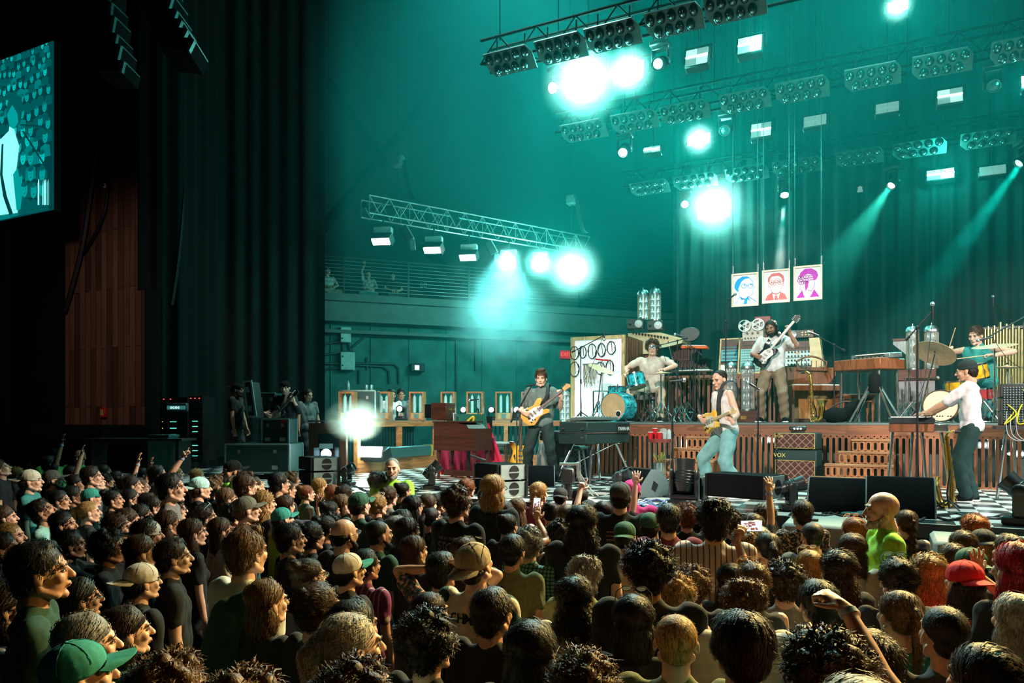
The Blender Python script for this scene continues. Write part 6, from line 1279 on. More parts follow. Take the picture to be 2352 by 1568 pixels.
zt_ = STAGE+z1+.03; q = W(1018, 945, 11.1); t = thing('accordion', (q.x, 11.1, zt_), 0, 'small wooden accordion box with black bellows on the brown organ', 'accordion'); MB().box((.0, 0, .16), (.32, .3, .31), bev=.01).build('case', WOODR, t); mb = MB(); [mb.box((-.2-k*.014, 0, .17), (.006, .26, .24 if k % 2 else .21)) for k in range(8)]; mb.build('bellows', BLKM, t); mb = MB(); [mb.box((.165, -.1+k*.05, .2), (.012, .03, .03)) for k in range(5)]; mb.build('switch', BRASS, t)
cup((W(1022, HZ, 10.95).x+.18, 10.98, zt_), 'silver drinks can beside the accordion on the brown organ', STEEL, .13, .032, None)
yf = 12.0; a, b = W(1040, 951, yf), W(1128, 951, yf); t = thing('draped_flag', (a.x, yf, STAGE), 0, 'green and red flag with yellow emblem draped behind the organ', 'flag'); w = b.x-a.x; H = a.z-STAGE
mb = MB()
def cloth(mb, m, x0, x1, z0, z1, y0, amp, flare=0.): 
    mb.m = m; nx, nz = 14, 8; vs = []
    for j in range(nz+1):
        for i in range(nx+1):
            u, v = i/nx, j/nz; vs.append((x0+(x1-x0)*u+flare*(1-v)*u, y0-amp*math.sin(u*16+v*2)*(1.1-v), z0+(z1-z0)*v))
    mb.add(vs, [(j*(nx+1)+i, j*(nx+1)+i+1, (j+1)*(nx+1)+i+1, (j+1)*(nx+1)+i) for j in range(nz) for i in range(nx)])
cloth(mb, 0, 0, w*.95, H*.45, H, -.3, .02); cloth(mb, 1, w*.5, w*1.1, .0, H*.5, -.32, .04, .25); cloth(mb, 1, -.1, w*.55, .0, H*.42, -.34, .05); cloth(mb, 0, w*.95, w*1.05, H*.1, H, -.28, .03, .15); cloth(mb, 1, w*1.03, w*1.12, H*.2, H*.85, -.27, .02, .3)
mb.build('cloth', [M('flag_green', (.01, .13, .09), .85), M('flag_red', (.6, .01, .06), .85)], t); mb = MB(); mb.tube(spline([(w*.3, -.33, H*.8), (w*.45, -.33, H*.72), (w*.6, -.33, H*.86), (w*.78, -.33, H*.95), (w*.7, -.33, H*.76), (w*.55, -.33, H*.68)]), .022, 6); mb.tube(spline([(w*.05, -.33, H*.93), (w*.12, -.33, H*.8), (w*.22, -.33, H*.86)]), .012, 6); mb.build('emblem', M('flag_yellow', (.8, .55, .03), .7), t); MB().box((w*.5, -.05, H*.48), (w*.9, .35, H*.96)).build('covered_box', BLKM, t)
mb = MB(); rr = random.Random(3); [mb.tube([(x, -.36, .03), (x+.01, -.4, .0)], .01, 4) for x in [rr.uniform(-.1, w) for _ in range(30)]]; mb.build('fringe', M('flag_yellow', (.8, .55, .03), .7), t)
q = W(1153, 1068, 14.4); bench((q.x, 14.3, STAGE), R(5), .46, .34, W(1153, 1014, 14.3).z-STAGE, WOODR, M('seat_grey', (.3, .3, .28), .5), 'dark wooden bench with grey seat between flag and guitar')
q = W(1098, 1062, 10.6); t = thing('floor_microphone', (q.x, 10.6, STAGE), 0, 'long black microphone on a low stand in front of the flag', 'microphone'); MB().cyl((-.14, 0, .42), (.14, 0, .34), .02).build('body', BLK, t); MB().cyl((.05, 0, .37), (.1, 0, 0), .008).cyl((-.1, .1, .01), (.25, -.1, .01), .012).build('stand', BLK, t)
# ---- guitars
def guitar(kind, loc, rot, cols, lab, L=1.0, strap=None):
    t = thing('electric_guitar' if kind != 'bass' else 'bass_guitar', loc, 0, lab, 'guitar'); t.rotation_euler = rot; t.scale = (L,)*3
    O = {'ric': [(-.42, 0), (-.41, .09), (-.36, .15), (-.26, .165), (-.16, .13), (-.1, .12), (-.03, .15), (.04, .17), (.1, .13), (.08, .09), (.0, .05), (.0, -.05), (.06, -.08), (.09, -.13), (.04, -.16), (-.04, -.13), (-.12, -.12), (-.2, -.15), (-.3, -.17), (-.38, -.12)],
         'tele': [(-.4, 0), (-.39, .1), (-.32, .16), (-.22, .15), (-.14, .12), (-.06, .14), (.0, .15), (.03, .1), (.02, .04), (.02, -.03), (.08, -.07), (.07, -.13), (-.01, -.14), (-.1, -.115), (-.18, -.13), (-.28, -.165), (-.36, -.13)],
         'semi': [(-.44, 0), (-.42, .12), (-.34, .19), (-.24, .2), (-.14, .155), (-.06, .145), (.02, .19), (.09, .2), (.08, .13), (.02, .08), (.02, -.08), (.08, -.13), (.09, -.2), (.02, -.19), (-.06, -.145), (-.14, -.155), (-.24, -.2), (-.34, -.19), (-.42, -.12)],
         'bass': [(-.42, 0), (-.4, .11), (-.3, .16), (-.18, .13), (-.1, .12), (.0, .16), (.12, .16), (.12, .11), (.02, .05), (.02, -.04), (.07, -.08), (.06, -.13), (-.04, -.14), (-.12, -.11), (-.22, -.14), (-.34, -.15), (-.4, -.09)]}[kind]
    body_, guard, head_, neck_ = cols; nl = .62 if kind == 'bass' else .46; x0 = -.02
    MB().prism(O, .045, None, .06).build('body', body_, t)
    if kind == 'semi':
        MB().prism([(x*1.02-.003, z*1.03) for x, z in O], .035, None, .02).build('binding', M('sunburst_edge', (.05, .015, .006), .2), t); mb = MB(); [mb.prism([(-.24, s*.1), (-.15, s*.13), (-.12, s*.1), (-.2, s*.09)], .052) for s in (-1, 1)]; mb.build('sound_hole', BLK, t)
    elif guard: MB().prism([(-.3, .02), (-.26, .1), (-.1, .08), (.0, .03), (.0, -.05), (-.06, -.11), (-.2, -.08), (-.28, -.11), (-.33, -.06)], .052, None, .03).build('pickguard', guard, t)
    MB().box((x0+nl/2, -.02, 0), (nl+.12, .03, .05), bev=.01).build('neck', neck_, t); hl = .19
    MB().prism([(x0+nl+.05, -.03), (x0+nl+hl, -.045), (x0+nl+hl+.02, .0), (x0+nl+hl-.02, .05), (x0+nl+.06, .03)], .02, Matrix.Translation((0, -.015, 0)), .03).build('headstock', head_, t)
    mb = MB(); [mb.cyl((x0+nl+.07+k*.028, -.02, s*.035), (x0+nl+.07+k*.028, -.02, s*.065), .007, n=6) for k in range(4) for s in ((-1, 1) if kind != 'tele' else (1,))]; mb.build('tuning_peg', CHR, t)
    mb = MB(); [mb.box((x, -.034, 0), (.03, .016, .075), bev=.004) for x in (-.06, -.15, -.22)]; mb.build('pickup', M('pickup_grey', (.3, .3, .3), .3, .6), t); MB().box((-.29, -.034, 0), (.04, .02, .08)).build('bridge', CHR, t)
    mb = MB(); [mb.cyl((-.3+.04*k, -.02, -.1+.02*(k % 2)), (-.3+.04*k, -.045, -.1+.02*(k % 2)), .012) for k in range(3)]; mb.build('knob', BLK, t)
    mb = MB(); [mb.cyl((-.29, -.045, -.02+.008*k), (x0+nl+.05, -.038, -.015+.006*k), .0012, n=3) for k in range(6)]; mb.build('string', STEEL, t)
    return t
SB = bpy.data.materials.new('sunburst'); SB.use_nodes = True; _n = SB.node_tree; _b = _n.nodes['Principled BSDF']; _t = _n.nodes.new('ShaderNodeTexCoord'); _g = _n.nodes.new('ShaderNodeTexGradient'); _g.gradient_type = 'SPHERICAL'; _m = _n.nodes.new('ShaderNodeMapping'); _m.inputs['Location'].default_value = (.17*3.6, 0, 0); _m.inputs['Scale'].default_value = (3.6, 1, 4.2)
_r = _n.nodes.new('ShaderNodeValToRGB'); _r.color_ramp.elements[0].color = (.08, .02, .01, 1); _r.color_ramp.elements[1].position = .45; _r.color_ramp.elements[1].color = (.85, .48, .04, 1); _n.links.new(_t.outputs['Object'], _m.inputs[0]); _n.links.new(_m.outputs[0], _g.inputs[0]); _n.links.new(_g.outputs['Fac'], _r.inputs[0]); _n.links.new(_r.outputs[0], _b.inputs['Base Color']); _b.inputs['Roughness'].default_value = .15
q = W(1197, 1045, 11.1); guitar('semi', (q.x+.0, 11.1, STAGE+.56), (R(8), R(-90), 0), (SB, None, BLK, M('rosewood', (.1, .05, .03), .4)), 'sunburst hollow-body guitar upright on its stand beside the singer')
t = thing('guitar_stand', (q.x, 11.2, STAGE), 0, 'black guitar stand holding the sunburst guitar', 'stand'); mb = MB(); [mb.tube([(0, .1, .75), (x*.5, 0, .2), (x, y, .01)], .012, 6) for x, y in ((-.22, -.2), (.22, -.2), (0, .3))]; mb.build('frame', BLK, t); MB().cyl((-.12, -.1, .13), (-.12, .05, .13), .014).cyl((.12, -.1, .13), (.12, .05, .13), .014).cyl((-.12, .05, .13), (.12, .05, .13), .012).build('cradle', M('foam_grip', (.1, .1, .1), .8), t)
# ---- keyboard of the man in white, modular synth
Yq = 10.75; a, b = W(2042, 992, Yq), W(2180, 972, Yq); t = thing('keyboard_stand', (a.x, Yq, STAGE), 0, 'wooden-fronted keyboard table on chrome legs before the man in white', 'table'); w = b.x-a.x; z0, z1 = a.z-STAGE, b.z-STAGE
MB().box((w*.38, .15, (z0+z1)/2), (w*.76, .36, z1-z0), bev=.01).build('case', WOODO, t); MB().box((w*.86, .15, (z0+z1)/2), (w*.26, .34, (z1-z0)*.8), bev=.01).build('end_panel', CHR, t)
for x, dx in ((.06*w, -.06), (.4*w, -.04), (.56*w, .06), (.88*w, .12)): MB().cyl((x, .1, z0), (x+dx, .1, 0), .022, n=10).build('leg', CHR, t)
t2 = thing('keyboard', (a.x, Yq, STAGE+z1), 0, 'flat dark keyboard under the hands of the man in white', 'keyboard'); MB().box((w*.38, .12, .04), (w*.78, .34, .07), (R(3), 0, 0), .01).build('case', M('key_case', (.03, .045, .05), .3), t2); MB().box((w*.38, .02, .08), (w*.7, .14, .015)).build('keys', WHITE, t2); mb = MB(); [mb.box((w*.05+k*.03, .06, .09), (.014, .08, .014)) for k in range(24) if k % 7 not in (2, 6)]; mb.build('black_keys', BLK, t2)
Ym = 11.2; a = W(2302, 978, Ym); hM = W(2302, 880, Ym).z-a.z; t = thing('modular_synthesizer', (a.x+.35, Ym, a.z), 0, 'black modular synthesizer cabinet tangled in yellow patch cables', 'synthesizer'); wm = .75
for k in range(3): MB().box((0, .1+.0*k, hM*(.17+.33*k)), (wm, .22, hM*.31), bev=.008).build('module_row', M('module_black', (.012, .014, .016), .4), t)
mb = MB(); knobs(mb, -wm*.46, wm*.46, .04, hM-.04, 22, 15, .009, -.01); mb.build('knob', M('knob_teal', (.12, .22, .22), .4), t); mb = MB(); rr = random.Random(5)
for k in range(7): x = rr.uniform(-wm*.45, 0); z = rr.uniform(hM*.5, hM*.95); mb.tube(spline([(x, -.03, z), (x-.0+rr.uniform(-.1, .1), -.14, z-.12), (x+rr.uniform(-.1, .15), -.12, z-.25), (x+rr.uniform(0, .3), -.03, z-.1)]), .008, 5)
mb.build('yellow_cable', M('yellow_rubber', (.75, .6, .02), .4), t); mb = MB()
for k in range(6): x = rr.uniform(-wm*.45, .1); mb.tube(spline([(x, -.03, rr.uniform(.1, hM*.7)), (x, -.16, -.1), (x+.15, -.16, -.18), (x+.3, -.1, .0)]), .005, 5)
mb.build('grey_cable', M('grey_rubber', (.3, .35, .4), .4), t); MB().box((0, .1, -.02), (wm+.1, .4, .04)).build('shelf', BLK, t)
for x, dx in ((-.3, -.1), (-.22, .02), (.25, 0), (.33, .1)): MB().cyl((x, .05, -.03), (x+dx, .05, STAGE-a.z), .02, n=10).build('leg', CHR, t)
# ---- monitors, ground-stacked arrays, floor lights
def wedge(px0, px1, py, Y, lab, w, h, dp, rz=0.):
    q = W((px0+px1)/2, py, Y); t = thing('floor_monitor', (q.x, Y+.2, STAGE), rz, lab, 'speaker', 'floor monitors'); 
    pr = [(-dp/2, 0), (dp/2*.8, 0), (dp/2, h*.35), (dp/2*.35, h), (-dp/2*.2, h), (-dp/2, h*.25)]; X = Matrix.Rotation(R(90), 4, 'Z')
    MB().prism(pr, w*.94, X @ Matrix.Identity(4), 0).build('cabinet', M('wedge_black', (.003, .005, .006), .9, sc_=60, bump=.1, spec=.1), t)
    for s in (-1, 1):
        MB().prism(pr, .02, Matrix.Translation((s*w*.48, 0, 0)) @ X, .03).build('side_cheek', M('cheek_grey', (.13, .18, .18), .6, sc_=60), t)
        mb = MB(); mb.prism([(-.06, h*.3), (.0, h*.2), (.05, h*.45), (-.02, h*.6)], .012, Matrix.Translation((s*(w*.48+.012), 0, 0)) @ X); mb.build('grip', BLK, t)
    return t
t = wedge(1400, 1520, 1140, 9.4, 'floor monitor lying angled between centre stage and the singer', .62, .36, .55, R(-35)); wedge(1865, 1990, 1175, 8.75, 'big black floor monitor nearest the sleeveless guitarist', .66, .36, .5); wedge(1995, 2140, 1185, 8.65, 'big black floor monitor nearest the tenor saxophone', .66, .4, .5)
wedge(1205, 1255, 1110, 10.2, 'small floor monitor at the singer\'s feet', .42, .3, .4, R(25))
def ground_array(px0, px1, pytop, Y, lab, n, w, rz, hb=.24):
    q = W((px0+px1)/2, pytop, Y); t = thing('ground_speaker_stack', (q.x, Y+.25, STAGE), rz, lab, 'speaker', 'speaker stacks on the stage lip'); z1 = q.z-STAGE; zs = [z1-hb*(k+1)-.02*k for k in range(n)]
    for k, z in enumerate(zs):
        if z < -.05: break
        z = max(z, .0)
        MB().prism([(-w/2, z), (w/2, z), (w/2, z+hb), (-w/2, z+hb)], .42, Matrix.Rotation(R(0), 4, 'X')).build('speaker_module', M('module_dark', (.005, .008, .009), .9, spec=.1), t)
        MB().box((w/2+.012, 0, z+hb/2), (.02, .4, hb*.96)).build('side_plate', M('plate_grey', (.33, .42, .41), .45, .3), t)
        mb = MB(); [mb.prism([(.075*math.cos(a_), z+hb/2+sg*.012+sg*.075*math.sin(a_)) for a_ in [i*math.pi/8 for i in range(9)]], .012, Matrix.Translation((w/2+.024, 0, 0)) @ Matrix.Translation((0, 0, 0)) @ Matrix(((0, 1, 0, 0), (1, 0, 0, 0), (0, 0, 1, 0), (0, 0, 0, 1)))) for sg in (-1, 1)]; mb.build('vent', BLK, t)
        [MB().box(p_, (.03, .03, hb*.98)).build('rigging_strap', DARKM, t) for p_ in ((w/2-.02, -.22, z+hb/2), (-w/2+.02, -.22, z+hb/2), (w/2+.03, .19, z+hb/2))]
        MB().box((0, -.215, z+hb/2), (w*.92, .012, hb*.88)).build('grille', BLKM, t)
    if zs[-1] > .02: MB().box((0, 0, zs[-1]/2), (w*.6, .3, zs[-1])).build('plinth', BLK, t)
ground_array(655, 762, 1050, 8.7, 'speaker stack with silver side plates on the stage lip, beside the barn-door lamp', 3, .62, R(-30), .2); ground_array(1066, 1193, 1066, 8.6, 'speaker stack with silver side plates below the singer', 3, .62, R(-30), .2)
ground_array(1614, 1788, 1091, 8.45, 'wide black speaker stack below the sleeveless guitarist', 2, .74, R(-18), .26); 
q = W(1580, 1092, 8.8); t = thing('front_speaker', (q.x+.02, 8.85, STAGE), 0, 'plain dark green speaker box beside the wide black stack', 'speaker'); MB().box((0, 0, (q.z-STAGE)/2), (.36, .3, q.z-STAGE), bev=.015).build('cabinet', M('speaker_green', (.01, .05, .045), .6), t); MB().box((0, -.155, (q.z-STAGE)/2), (.32, .01, (q.z-STAGE)*.9)).build('grille', BLKM, t)
for px, py, Y, lab, sc2, aim in ((797, 1118, 9.0, 'moving head aimed along the stage, beside the first speaker stack', .62, (.8, .2, .45)), (992, 1130, 9.1, 'moving head aimed upstage below the brown organ', .72, (.5, .3, .5)), (1572, 1170, 8.5, 'big moving head standing before the dark green speaker', .95, (0, .2, 1)), (1818, 1175, 8.75, 'moving head between the wide black stack and the big floor monitor', .7, (.6, .2, .2)), (2345, 1205, 8.55, 'moving head at the stage corner by the picture edge', .85, (-.4, .1, .35)), (1430, 1110, 9.3, 'pale-topped moving head lying behind the angled floor monitor', .7, (.9, -.2, .3))):
    q = W(px, py, Y); moving_head((q.x, Y, STAGE), aim, lab, sc2, None, grp='moving heads on the stage floor')
q = W(740, 1080, 9.6); t = thing('barn_door_lamp', (q.x, 9.7, STAGE), R(40), 'theatre lamp with open barn doors and glowing blue-white lens', 'stage light'); zl = W(740, 1042, 9.6).z-STAGE
MB().cyl((0, .1, zl), (0, -.1, zl), .09, .1, 18).build('housing', BLK, t); MB().lathe([(.001, .012), (.085, 0)], 18, X=Matrix.Translation((0, -.105, zl)) @ Matrix.Rotation(R(90), 4, 'X')).build('lens', hot('lens_bluewhite', (.6, .8, 1), 6), t)
for nm, (dx, dz, rx, ry) in {'t': (0, .13, .6, 0), 'r': (.17, 0, 0, .5), 'l': (-.15, 0, 0, -.6)}.items(): MB().box((dx, -.17, zl+dz), (.22 if nm == 't' else .14, .14, .006) if nm == 't' else (.006, .16, .22), (rx if nm == 't' else 0, 0, ry if nm != 't' else 0)).build('barn_door', M('door_metal', (.06, .12, .12), .4, .5), t)
MB().cyl((0, 0, 0), (0, 0, zl-.09), .014).box((0, 0, .01), (.25, .25, .02)).build('stand', BLK, t)
# pit boxes and stage-lip details
a = W(1930, 1200, 7.6); t = thing('subwoofer', (a.x-.05, 7.55, 0), R(0), 'grey-topped subwoofer in the pit beside the big floor monitors', 'speaker'); MB().box((0, 0, a.z/2+.02), (.85, .7, a.z), bev=.03).build('cabinet', M('sub_grey', (.22, .27, .27), .55, sc_=50, bump=.08), t); mb = MB(); [mb.box((s*.2, -.1, a.z+.03), (.14, .06, .02)) for s in (-1, 1)]; mb.build('grip', BLK, t)
a = W(2310, 1240, 7.5); t = thing('subwoofer', (a.x+.2, 7.5, 0), 0, 'slotted grey subwoofer in the pit near the picture edge', 'speaker'); MB().box((0, 0, a.z/2), (1.5, .7, a.z), bev=.03).build('cabinet', M('sub_grey', (.22, .27, .27), .55, sc_=50, bump=.08), t); mb = MB(); [mb.box((-.5+k*.25, -.15+.25*(k % 2), a.z+.003), (.18, .05, .01)) for k in range(5)]; mb.build('slot', BLK, t)
rr = random.Random(21)
def floor_cable(px0, px1, py, lab, m=CABLE, r=.008, n=3):
    mb = MB()
    for k in range(n):
        pts = []; x = px0
        while x < px1: pts.append(G(x, py+rr.uniform(-10, 10), STAGE)+V((0, 0, r))); x += rr.uniform(18, 45)
        pts = [V((p.x, min(12.4, max(p.y, 8.25)), p.z)) for p in pts]
        if len(pts) > 2: mb.tube(spline(pts, 4), r, 5)
    tag(mb.build('floor_cable', m, None), lab, 'cable')
floor_cable(640, 900, 1122, 'tangle of black cables on the stage lip beside the first stack'); floor_cable(900, 1080, 1118, 'black cables on the stage lip below the organ'); floor_cable(1420, 1600, 1158, 'blue-grey cables on the stage lip by the big moving head', M('blue_rubber', (.12, .18, .4), .4), .01, 4)
floor_cable(1850, 2110, 1178, 'black cables in front of the big floor monitors', CABLE, .009, 3); floor_cable(2110, 2352, 1190, 'black cable crossing the checkered floor at the corner', CABLE, .012, 2); floor_cable(1290, 1560, 1108, 'cables on the floor around the electric piano legs', CABLE, .009, 4)
mb = MB()
for k in range(30):
    px = rr.uniform(1330, 1640); q = W(px, HZ+5, 12.9+rr.random()*.6); p = [V((q.x+rr.uniform(-.3, .3), q.y+rr.uniform(-.2, .3), DECK+.008)) for _ in range(4)]; mb.tube(spline(p, 4), .007, 4)
tag(mb.build('cable_tangle', M('dark_teal_rubber', (.02, .05, .05), .4), None), 'tangle of cables on the riser around the turquoise drums', 'cable')
mb = MB()
for k in range(26):
    px = rr.uniform(1900, 2300); q = W(px, HZ+5, 12.75+rr.random()*.6); p = [V((q.x+rr.uniform(-.3, .3), q.y+rr.uniform(-.2, .3), DECK+.008)) for _ in range(4)]; mb.tube(spline([V((v.x, max(v.y, 12.66), v.z)) for v in p], 4), .007, 4)
tag(mb.build('cable_tangle', M('dark_teal_rubber', (.02, .05, .05), .4), None), 'tangle of cables on the riser around the yellow drums', 'cable')
q = W(1965, 1168, 8.55); t = thing('black_towel', (q.x, 8.5, STAGE), 0, 'crumpled dark teal towel on the stage lip', 'towel'); me = blob([('e', (0, 0, .02), (.14, .07, .025)), ('e', (.06, .02, .03), (.06, .05, .03)), ('e', (-.08, 0, .025), (.07, .05, .02), (0, 0, .6))], .012, 1); me.materials.append(shirtm('d') if 0 else M('towel_teal', (.01, .08, .08), .9)); me.shade_smooth(); put('towel', me, t)
# ---- backstage gear on the left
def case(px0, px1, py0, py1, d, dep, lab, label2=False, rz=None, mat=None, red=False):
    a, b = P(px0, py1, d), P(px1, py0, d); w = (px1-px0)/F*d; h = b.z-a.z; rz = math.atan2(SA, CA) if rz is None else rz; c_ = (a+b)/2
    t = thing('flight_case', (c_.x, c_.y, a.z), rz, lab, 'case'); m = mat or M('case_panel', (.012, .035, .034), .5)
    MB().box((0, dep/2, h/2), (w, dep, h)).build('panel', m, t); mb = MB(); e = .02
    for sx in (-1, 1):
        for yy in (0, dep): mb.box((sx*w/2, yy, h/2), (e*1.4, e*1.4, h))
    for zz in (0, h):
        for yy in (0, dep): mb.box((0, yy, zz), (w, e*1.4, e*1.4))
    mb.build('aluminium_edge', M('case_alloy', (.35, .55, .53), .35, .7), t); mb = MB()
    for sx in (-1, 1): mb.box((sx*w*.28, -.012, h*.18), (.1, .02, .07)); mb.box((sx*w*.28, -.012, h*.75), (.05, .02, .06))
    mb.build('latch', STEEL, t)
    if red: MB().box((w*.33, -.012, h*.9), (w*.22, .01, h*.09)).build('red_label', M('label_red', (.6, .02, .02), .5), t)
    return t
case(602, 663, 962, 1019, 13.2, .5, 'open guitar flight case with red label in the wings', red=True); case(592, 632, 902, 960, 14.6, .6, 'tall flight case behind the cap-wearing technician'); case(518, 664, 1020, 1085, 12.6, .8, 'wide dark road case standing low in front of the technicians', mat=M('case_teal', (.008, .05, .048), .5))
case(780, 862, 897, 960, 14.5, .5, 'teal flight case behind the first display box with bottles on it', mat=M('case_teal2', (.015, .06, .055), .5))
t = thing('case_lid', P(580, 958, 13.3), math.atan2(SA, CA), 'raised black flight case lid with bright metal edge', 'case'); t.rotation_euler = (0, R(-8), math.atan2(SA, CA)); mb = MB(); mb.box((0, .2, .32), (.12, .5, .64)); mb.build('panel', BLK, t); mb = MB(); mb.frame(-.07, .1, 0, .66, -.06, .03, .03); mb.box((.0, -.06, .16), (.06, .02, .1)); mb.box((.0, -.06, .5), (.06, .02, .1)); mb.build('aluminium_edge', M('case_alloy', (.35, .55, .53), .35, .7), t)
for k, (px, lab) in enumerate(((842, 'small teal can on the teal flight case, left'), (853, 'small silver can on the teal flight case, right'), (800, 'bottle at the edge of the teal flight case'))):
    q = P(px, 897, 14.6); q.z = P(px, 897, 14.5).z; t = thing('drink_can' if k < 2 else 'drink_bottle', q, 0, lab, 'drink'); MB().lathe([(0, 0), (.03, 0), (.032, .1), (.025, .12), (0, .12)] if k < 2 else [(0, 0), (.035, 0), (.035, .13), (.012, .19), (.012, .21)], 12).build('body', M('can_teal', (.2, .45, .42), .3, .4), t)
def rack(px0, px1, py0, py1, d, lab, leds):
    a, b = P(px0, py1, d), P(px1, py0, d); w = (px1-px0)/F*d; h = b.z-a.z; c_ = (a+b)/2; t = thing('amplifier_rack', (c_.x, c_.y, a.z), math.atan2(SA, CA), lab, 'rack'); MB().box((0, .3, h/2), (w, .6, h)).build('cabinet', BLKM, t)
    mb = MB(); [mb.box((0, -.005, h*(.06+.115*k)), (w*.9, .02, h*.09)) for k in range(8)]; mb.build('amplifier_unit', M('rack_unit_black', (.012, .016, .016), .4), t)
    for i, (pts, m) in enumerate(leds):
        mb = MB()
        for x, z, ww in pts: mb.box((w*x, -.022, h*z), (ww, .01, .012))
        mb.build('led', m, t)
GL = hot('led_green', (.15, 1, .75), 1.2); RL = hot('led_red', (1, .05, .05), 4); OL = hot('led_amber', (1, .6, .1), 1.5)
rack(368, 430, 912, 1060, 14.0, 'amplifier rack with green status lights and lit display', [([(0, .62-.1*k, .12) for k in range(3)], GL), ([(-.35, .97, .02), (-.1, .97, .02)], RL), ([(-.4, .62-.1*k, .01) for k in range(3)], OL)])
rack(433, 465, 910, 1060, 14.1, 'narrow amplifier rack with rows of green lights', [([(0, .62-.08*k, .1) for k in range(3)]+[(0, .25-.08*k, .1) for k in range(3)], GL), ([(-.3+.3*k, .97, .02) for k in range(3)], RL), ([(-.4, .25-.05*k, .01) for k in range(4)], OL)])
q = P(405, 942, 13.8); t = thing('rack_display', q, math.atan2(SA, CA), 'lit grey equipment display on the amplifier rack', 'display'); MB().box((0, .05, .06), (.38, .1, .15), bev=.01).build('case', M('display_case', (.05, .09, .09), .5), t); MB().box((0, -.005, .05), (.34, .01, .07)).build('screen', M('display_teal', (.05, .2, .2), .4, emit=(.05, .3, .3), es=.5), t); mb = MB(); [mb.tube([(-.09+k*.045+.015*math.cos(a), -.014, .05+.02*math.sin(a)) for a in (0, 1.05, 2.1, 3.14, 4.2, 5.2)], .003, 4, closed=True) for k in range(4)]; mb.build('digit', hot('digit_white', (.8, 1, 1), 2), t)
q = P(363, 1080, 12.9); t = thing('teal_cabinet', q, math.atan2(SA, CA), 'plain teal upright cabinet at the end of the crowd', 'cabinet'); MB().box((0, .2, .29), (.36, .4, .58), bev=.01).build('door', M('cabinet_teal', (.06, .24, .22), .6), t); MB().box((0, .2, .6), (.38, .42, .04)).build('top', M('cabinet_teal_dark', (.03, .12, .11), .6), t); MB().box((0, .2, -.15), (.3, .3, .3)).build('plinth', BLK, t)
t = thing('equipment_table', P(330, 1010, 12.7), math.atan2(SA, CA), 'long low black equipment table in the dark wings', 'table'); MB().box((-.2, .3, 0), (1.7, .6, .04)).build('top', M('dark_top', (.02, .03, .03), .5), t); [MB().box((x, .3, -.3), (.05, .5, .6)).build('leg', BLK, t) for x in (-.95, .55)]
q = P(545, 1100, 12.2)
wedge(590, 640, 1085, 10.0, 'dark monitor tipped up in the wings before the road case', .34, .36, .4, R(60))
q = W(572, 1085, 10.3); t = thing('toolbox', (q.x, 10.3, STAGE), R(10), 'small black equipment box with a carry handle in the wings', 'box'); MB().box((0, 0, .16), (.32, .22, .32), bev=.02).build('box', BLK, t); mb = MB(); mb.tube([(-.1, 0, .31), (-.1, 0, .38), (.1, 0, .38), (.1, 0, .31)], .012, 6); mb.build('handle', DARKM, t)
# ------------------------------------------------------------------ the band, crew and guards
def figure(key, px, ytop, z, d, al, label, rigkw, dkw, skin, shirt, pants, hc='d', hair=None, vox=.0075, name='person'):
    """stands at level z, depth d, crown at pixel row ytop; al: 0 faces the lens, +90 faces picture left"""
    body(key, vox=vox, cvox=.018, svox=.013, **rigkw); top = (BODY[key][4]['head'] @ V((0, -.02, .135))).z
    s = (CZ-(ytop-HZ)*d/F-z)/top; loc = P(px, HZ, d); loc.z = z
    rz = math.atan2(SA, CA)+math.pi-R(al)+math.atan((px-1176)/F)*-1
    t = thing(name, loc, rz, label, 'person'); t.scale = (s, s, s)
    dress(t, key, skin, hair, hc, shirt, pants, **dkw)
    return t, Matrix.Translation(loc) @ Matrix.Rotation(rz, 4, 'Z') @ Matrix.Diagonal((s, s, s, 1)), s
def ribbon(pts, w, out, n=4):
    pts = spline(pts, n); mb = MB(); vs = []; c_ = V(out)
    for i, p in enumerate(pts):
        t_ = (pts[min(i+1, len(pts)-1)]-pts[max(i-1, 0)]).normalized(); o = (p-c_); o = (o-t_*o.dot(t_)).normalized(); sd = t_.cross(o)*w/2; vs += [p-sd, p+sd, p+sd+o*.006, p-sd+o*.006]
    fs = [(4*i+j, 4*i+(j+1) % 4, 4*i+4+(j+1) % 4, 4*i+4+j) for i in range(len(pts)-1) for j in range(4)]; return mb.add(vs, fs)
def holdg(ang, bc, y=.2, reach=.4, bass=False):
    c_, s_ = math.cos(R(ang)), math.sin(R(ang)); o = V((bc[0]-.2*c_, y, bc[1]+.2*s_)); X = Matrix(((-c_, 0, s_, o.x), (0, -1, 0, o.y), (s_, 0, c_, o.z), (0, 0, 0, 1)))
    n = o+V((-c_*reach, 0, s_*reach)); bd = V((bc[0]+.06, y+.05, bc[1]))
    arms = {1: ((bd.x+.09, y+.055, bc[1]+.07), (.35, -1, -.15)), -1: ((n.x+.02, y-.05, n.z-.1), (-.25, -.35, -1))}
    hands = {1: ((-.85, .05, -.45), (0, -1, .1), .55, {'ts': 1}), -1: ((.1, .55, .9), (.5, -.5, .3), .95, {'ts': 1})}
    return X, arms, hands
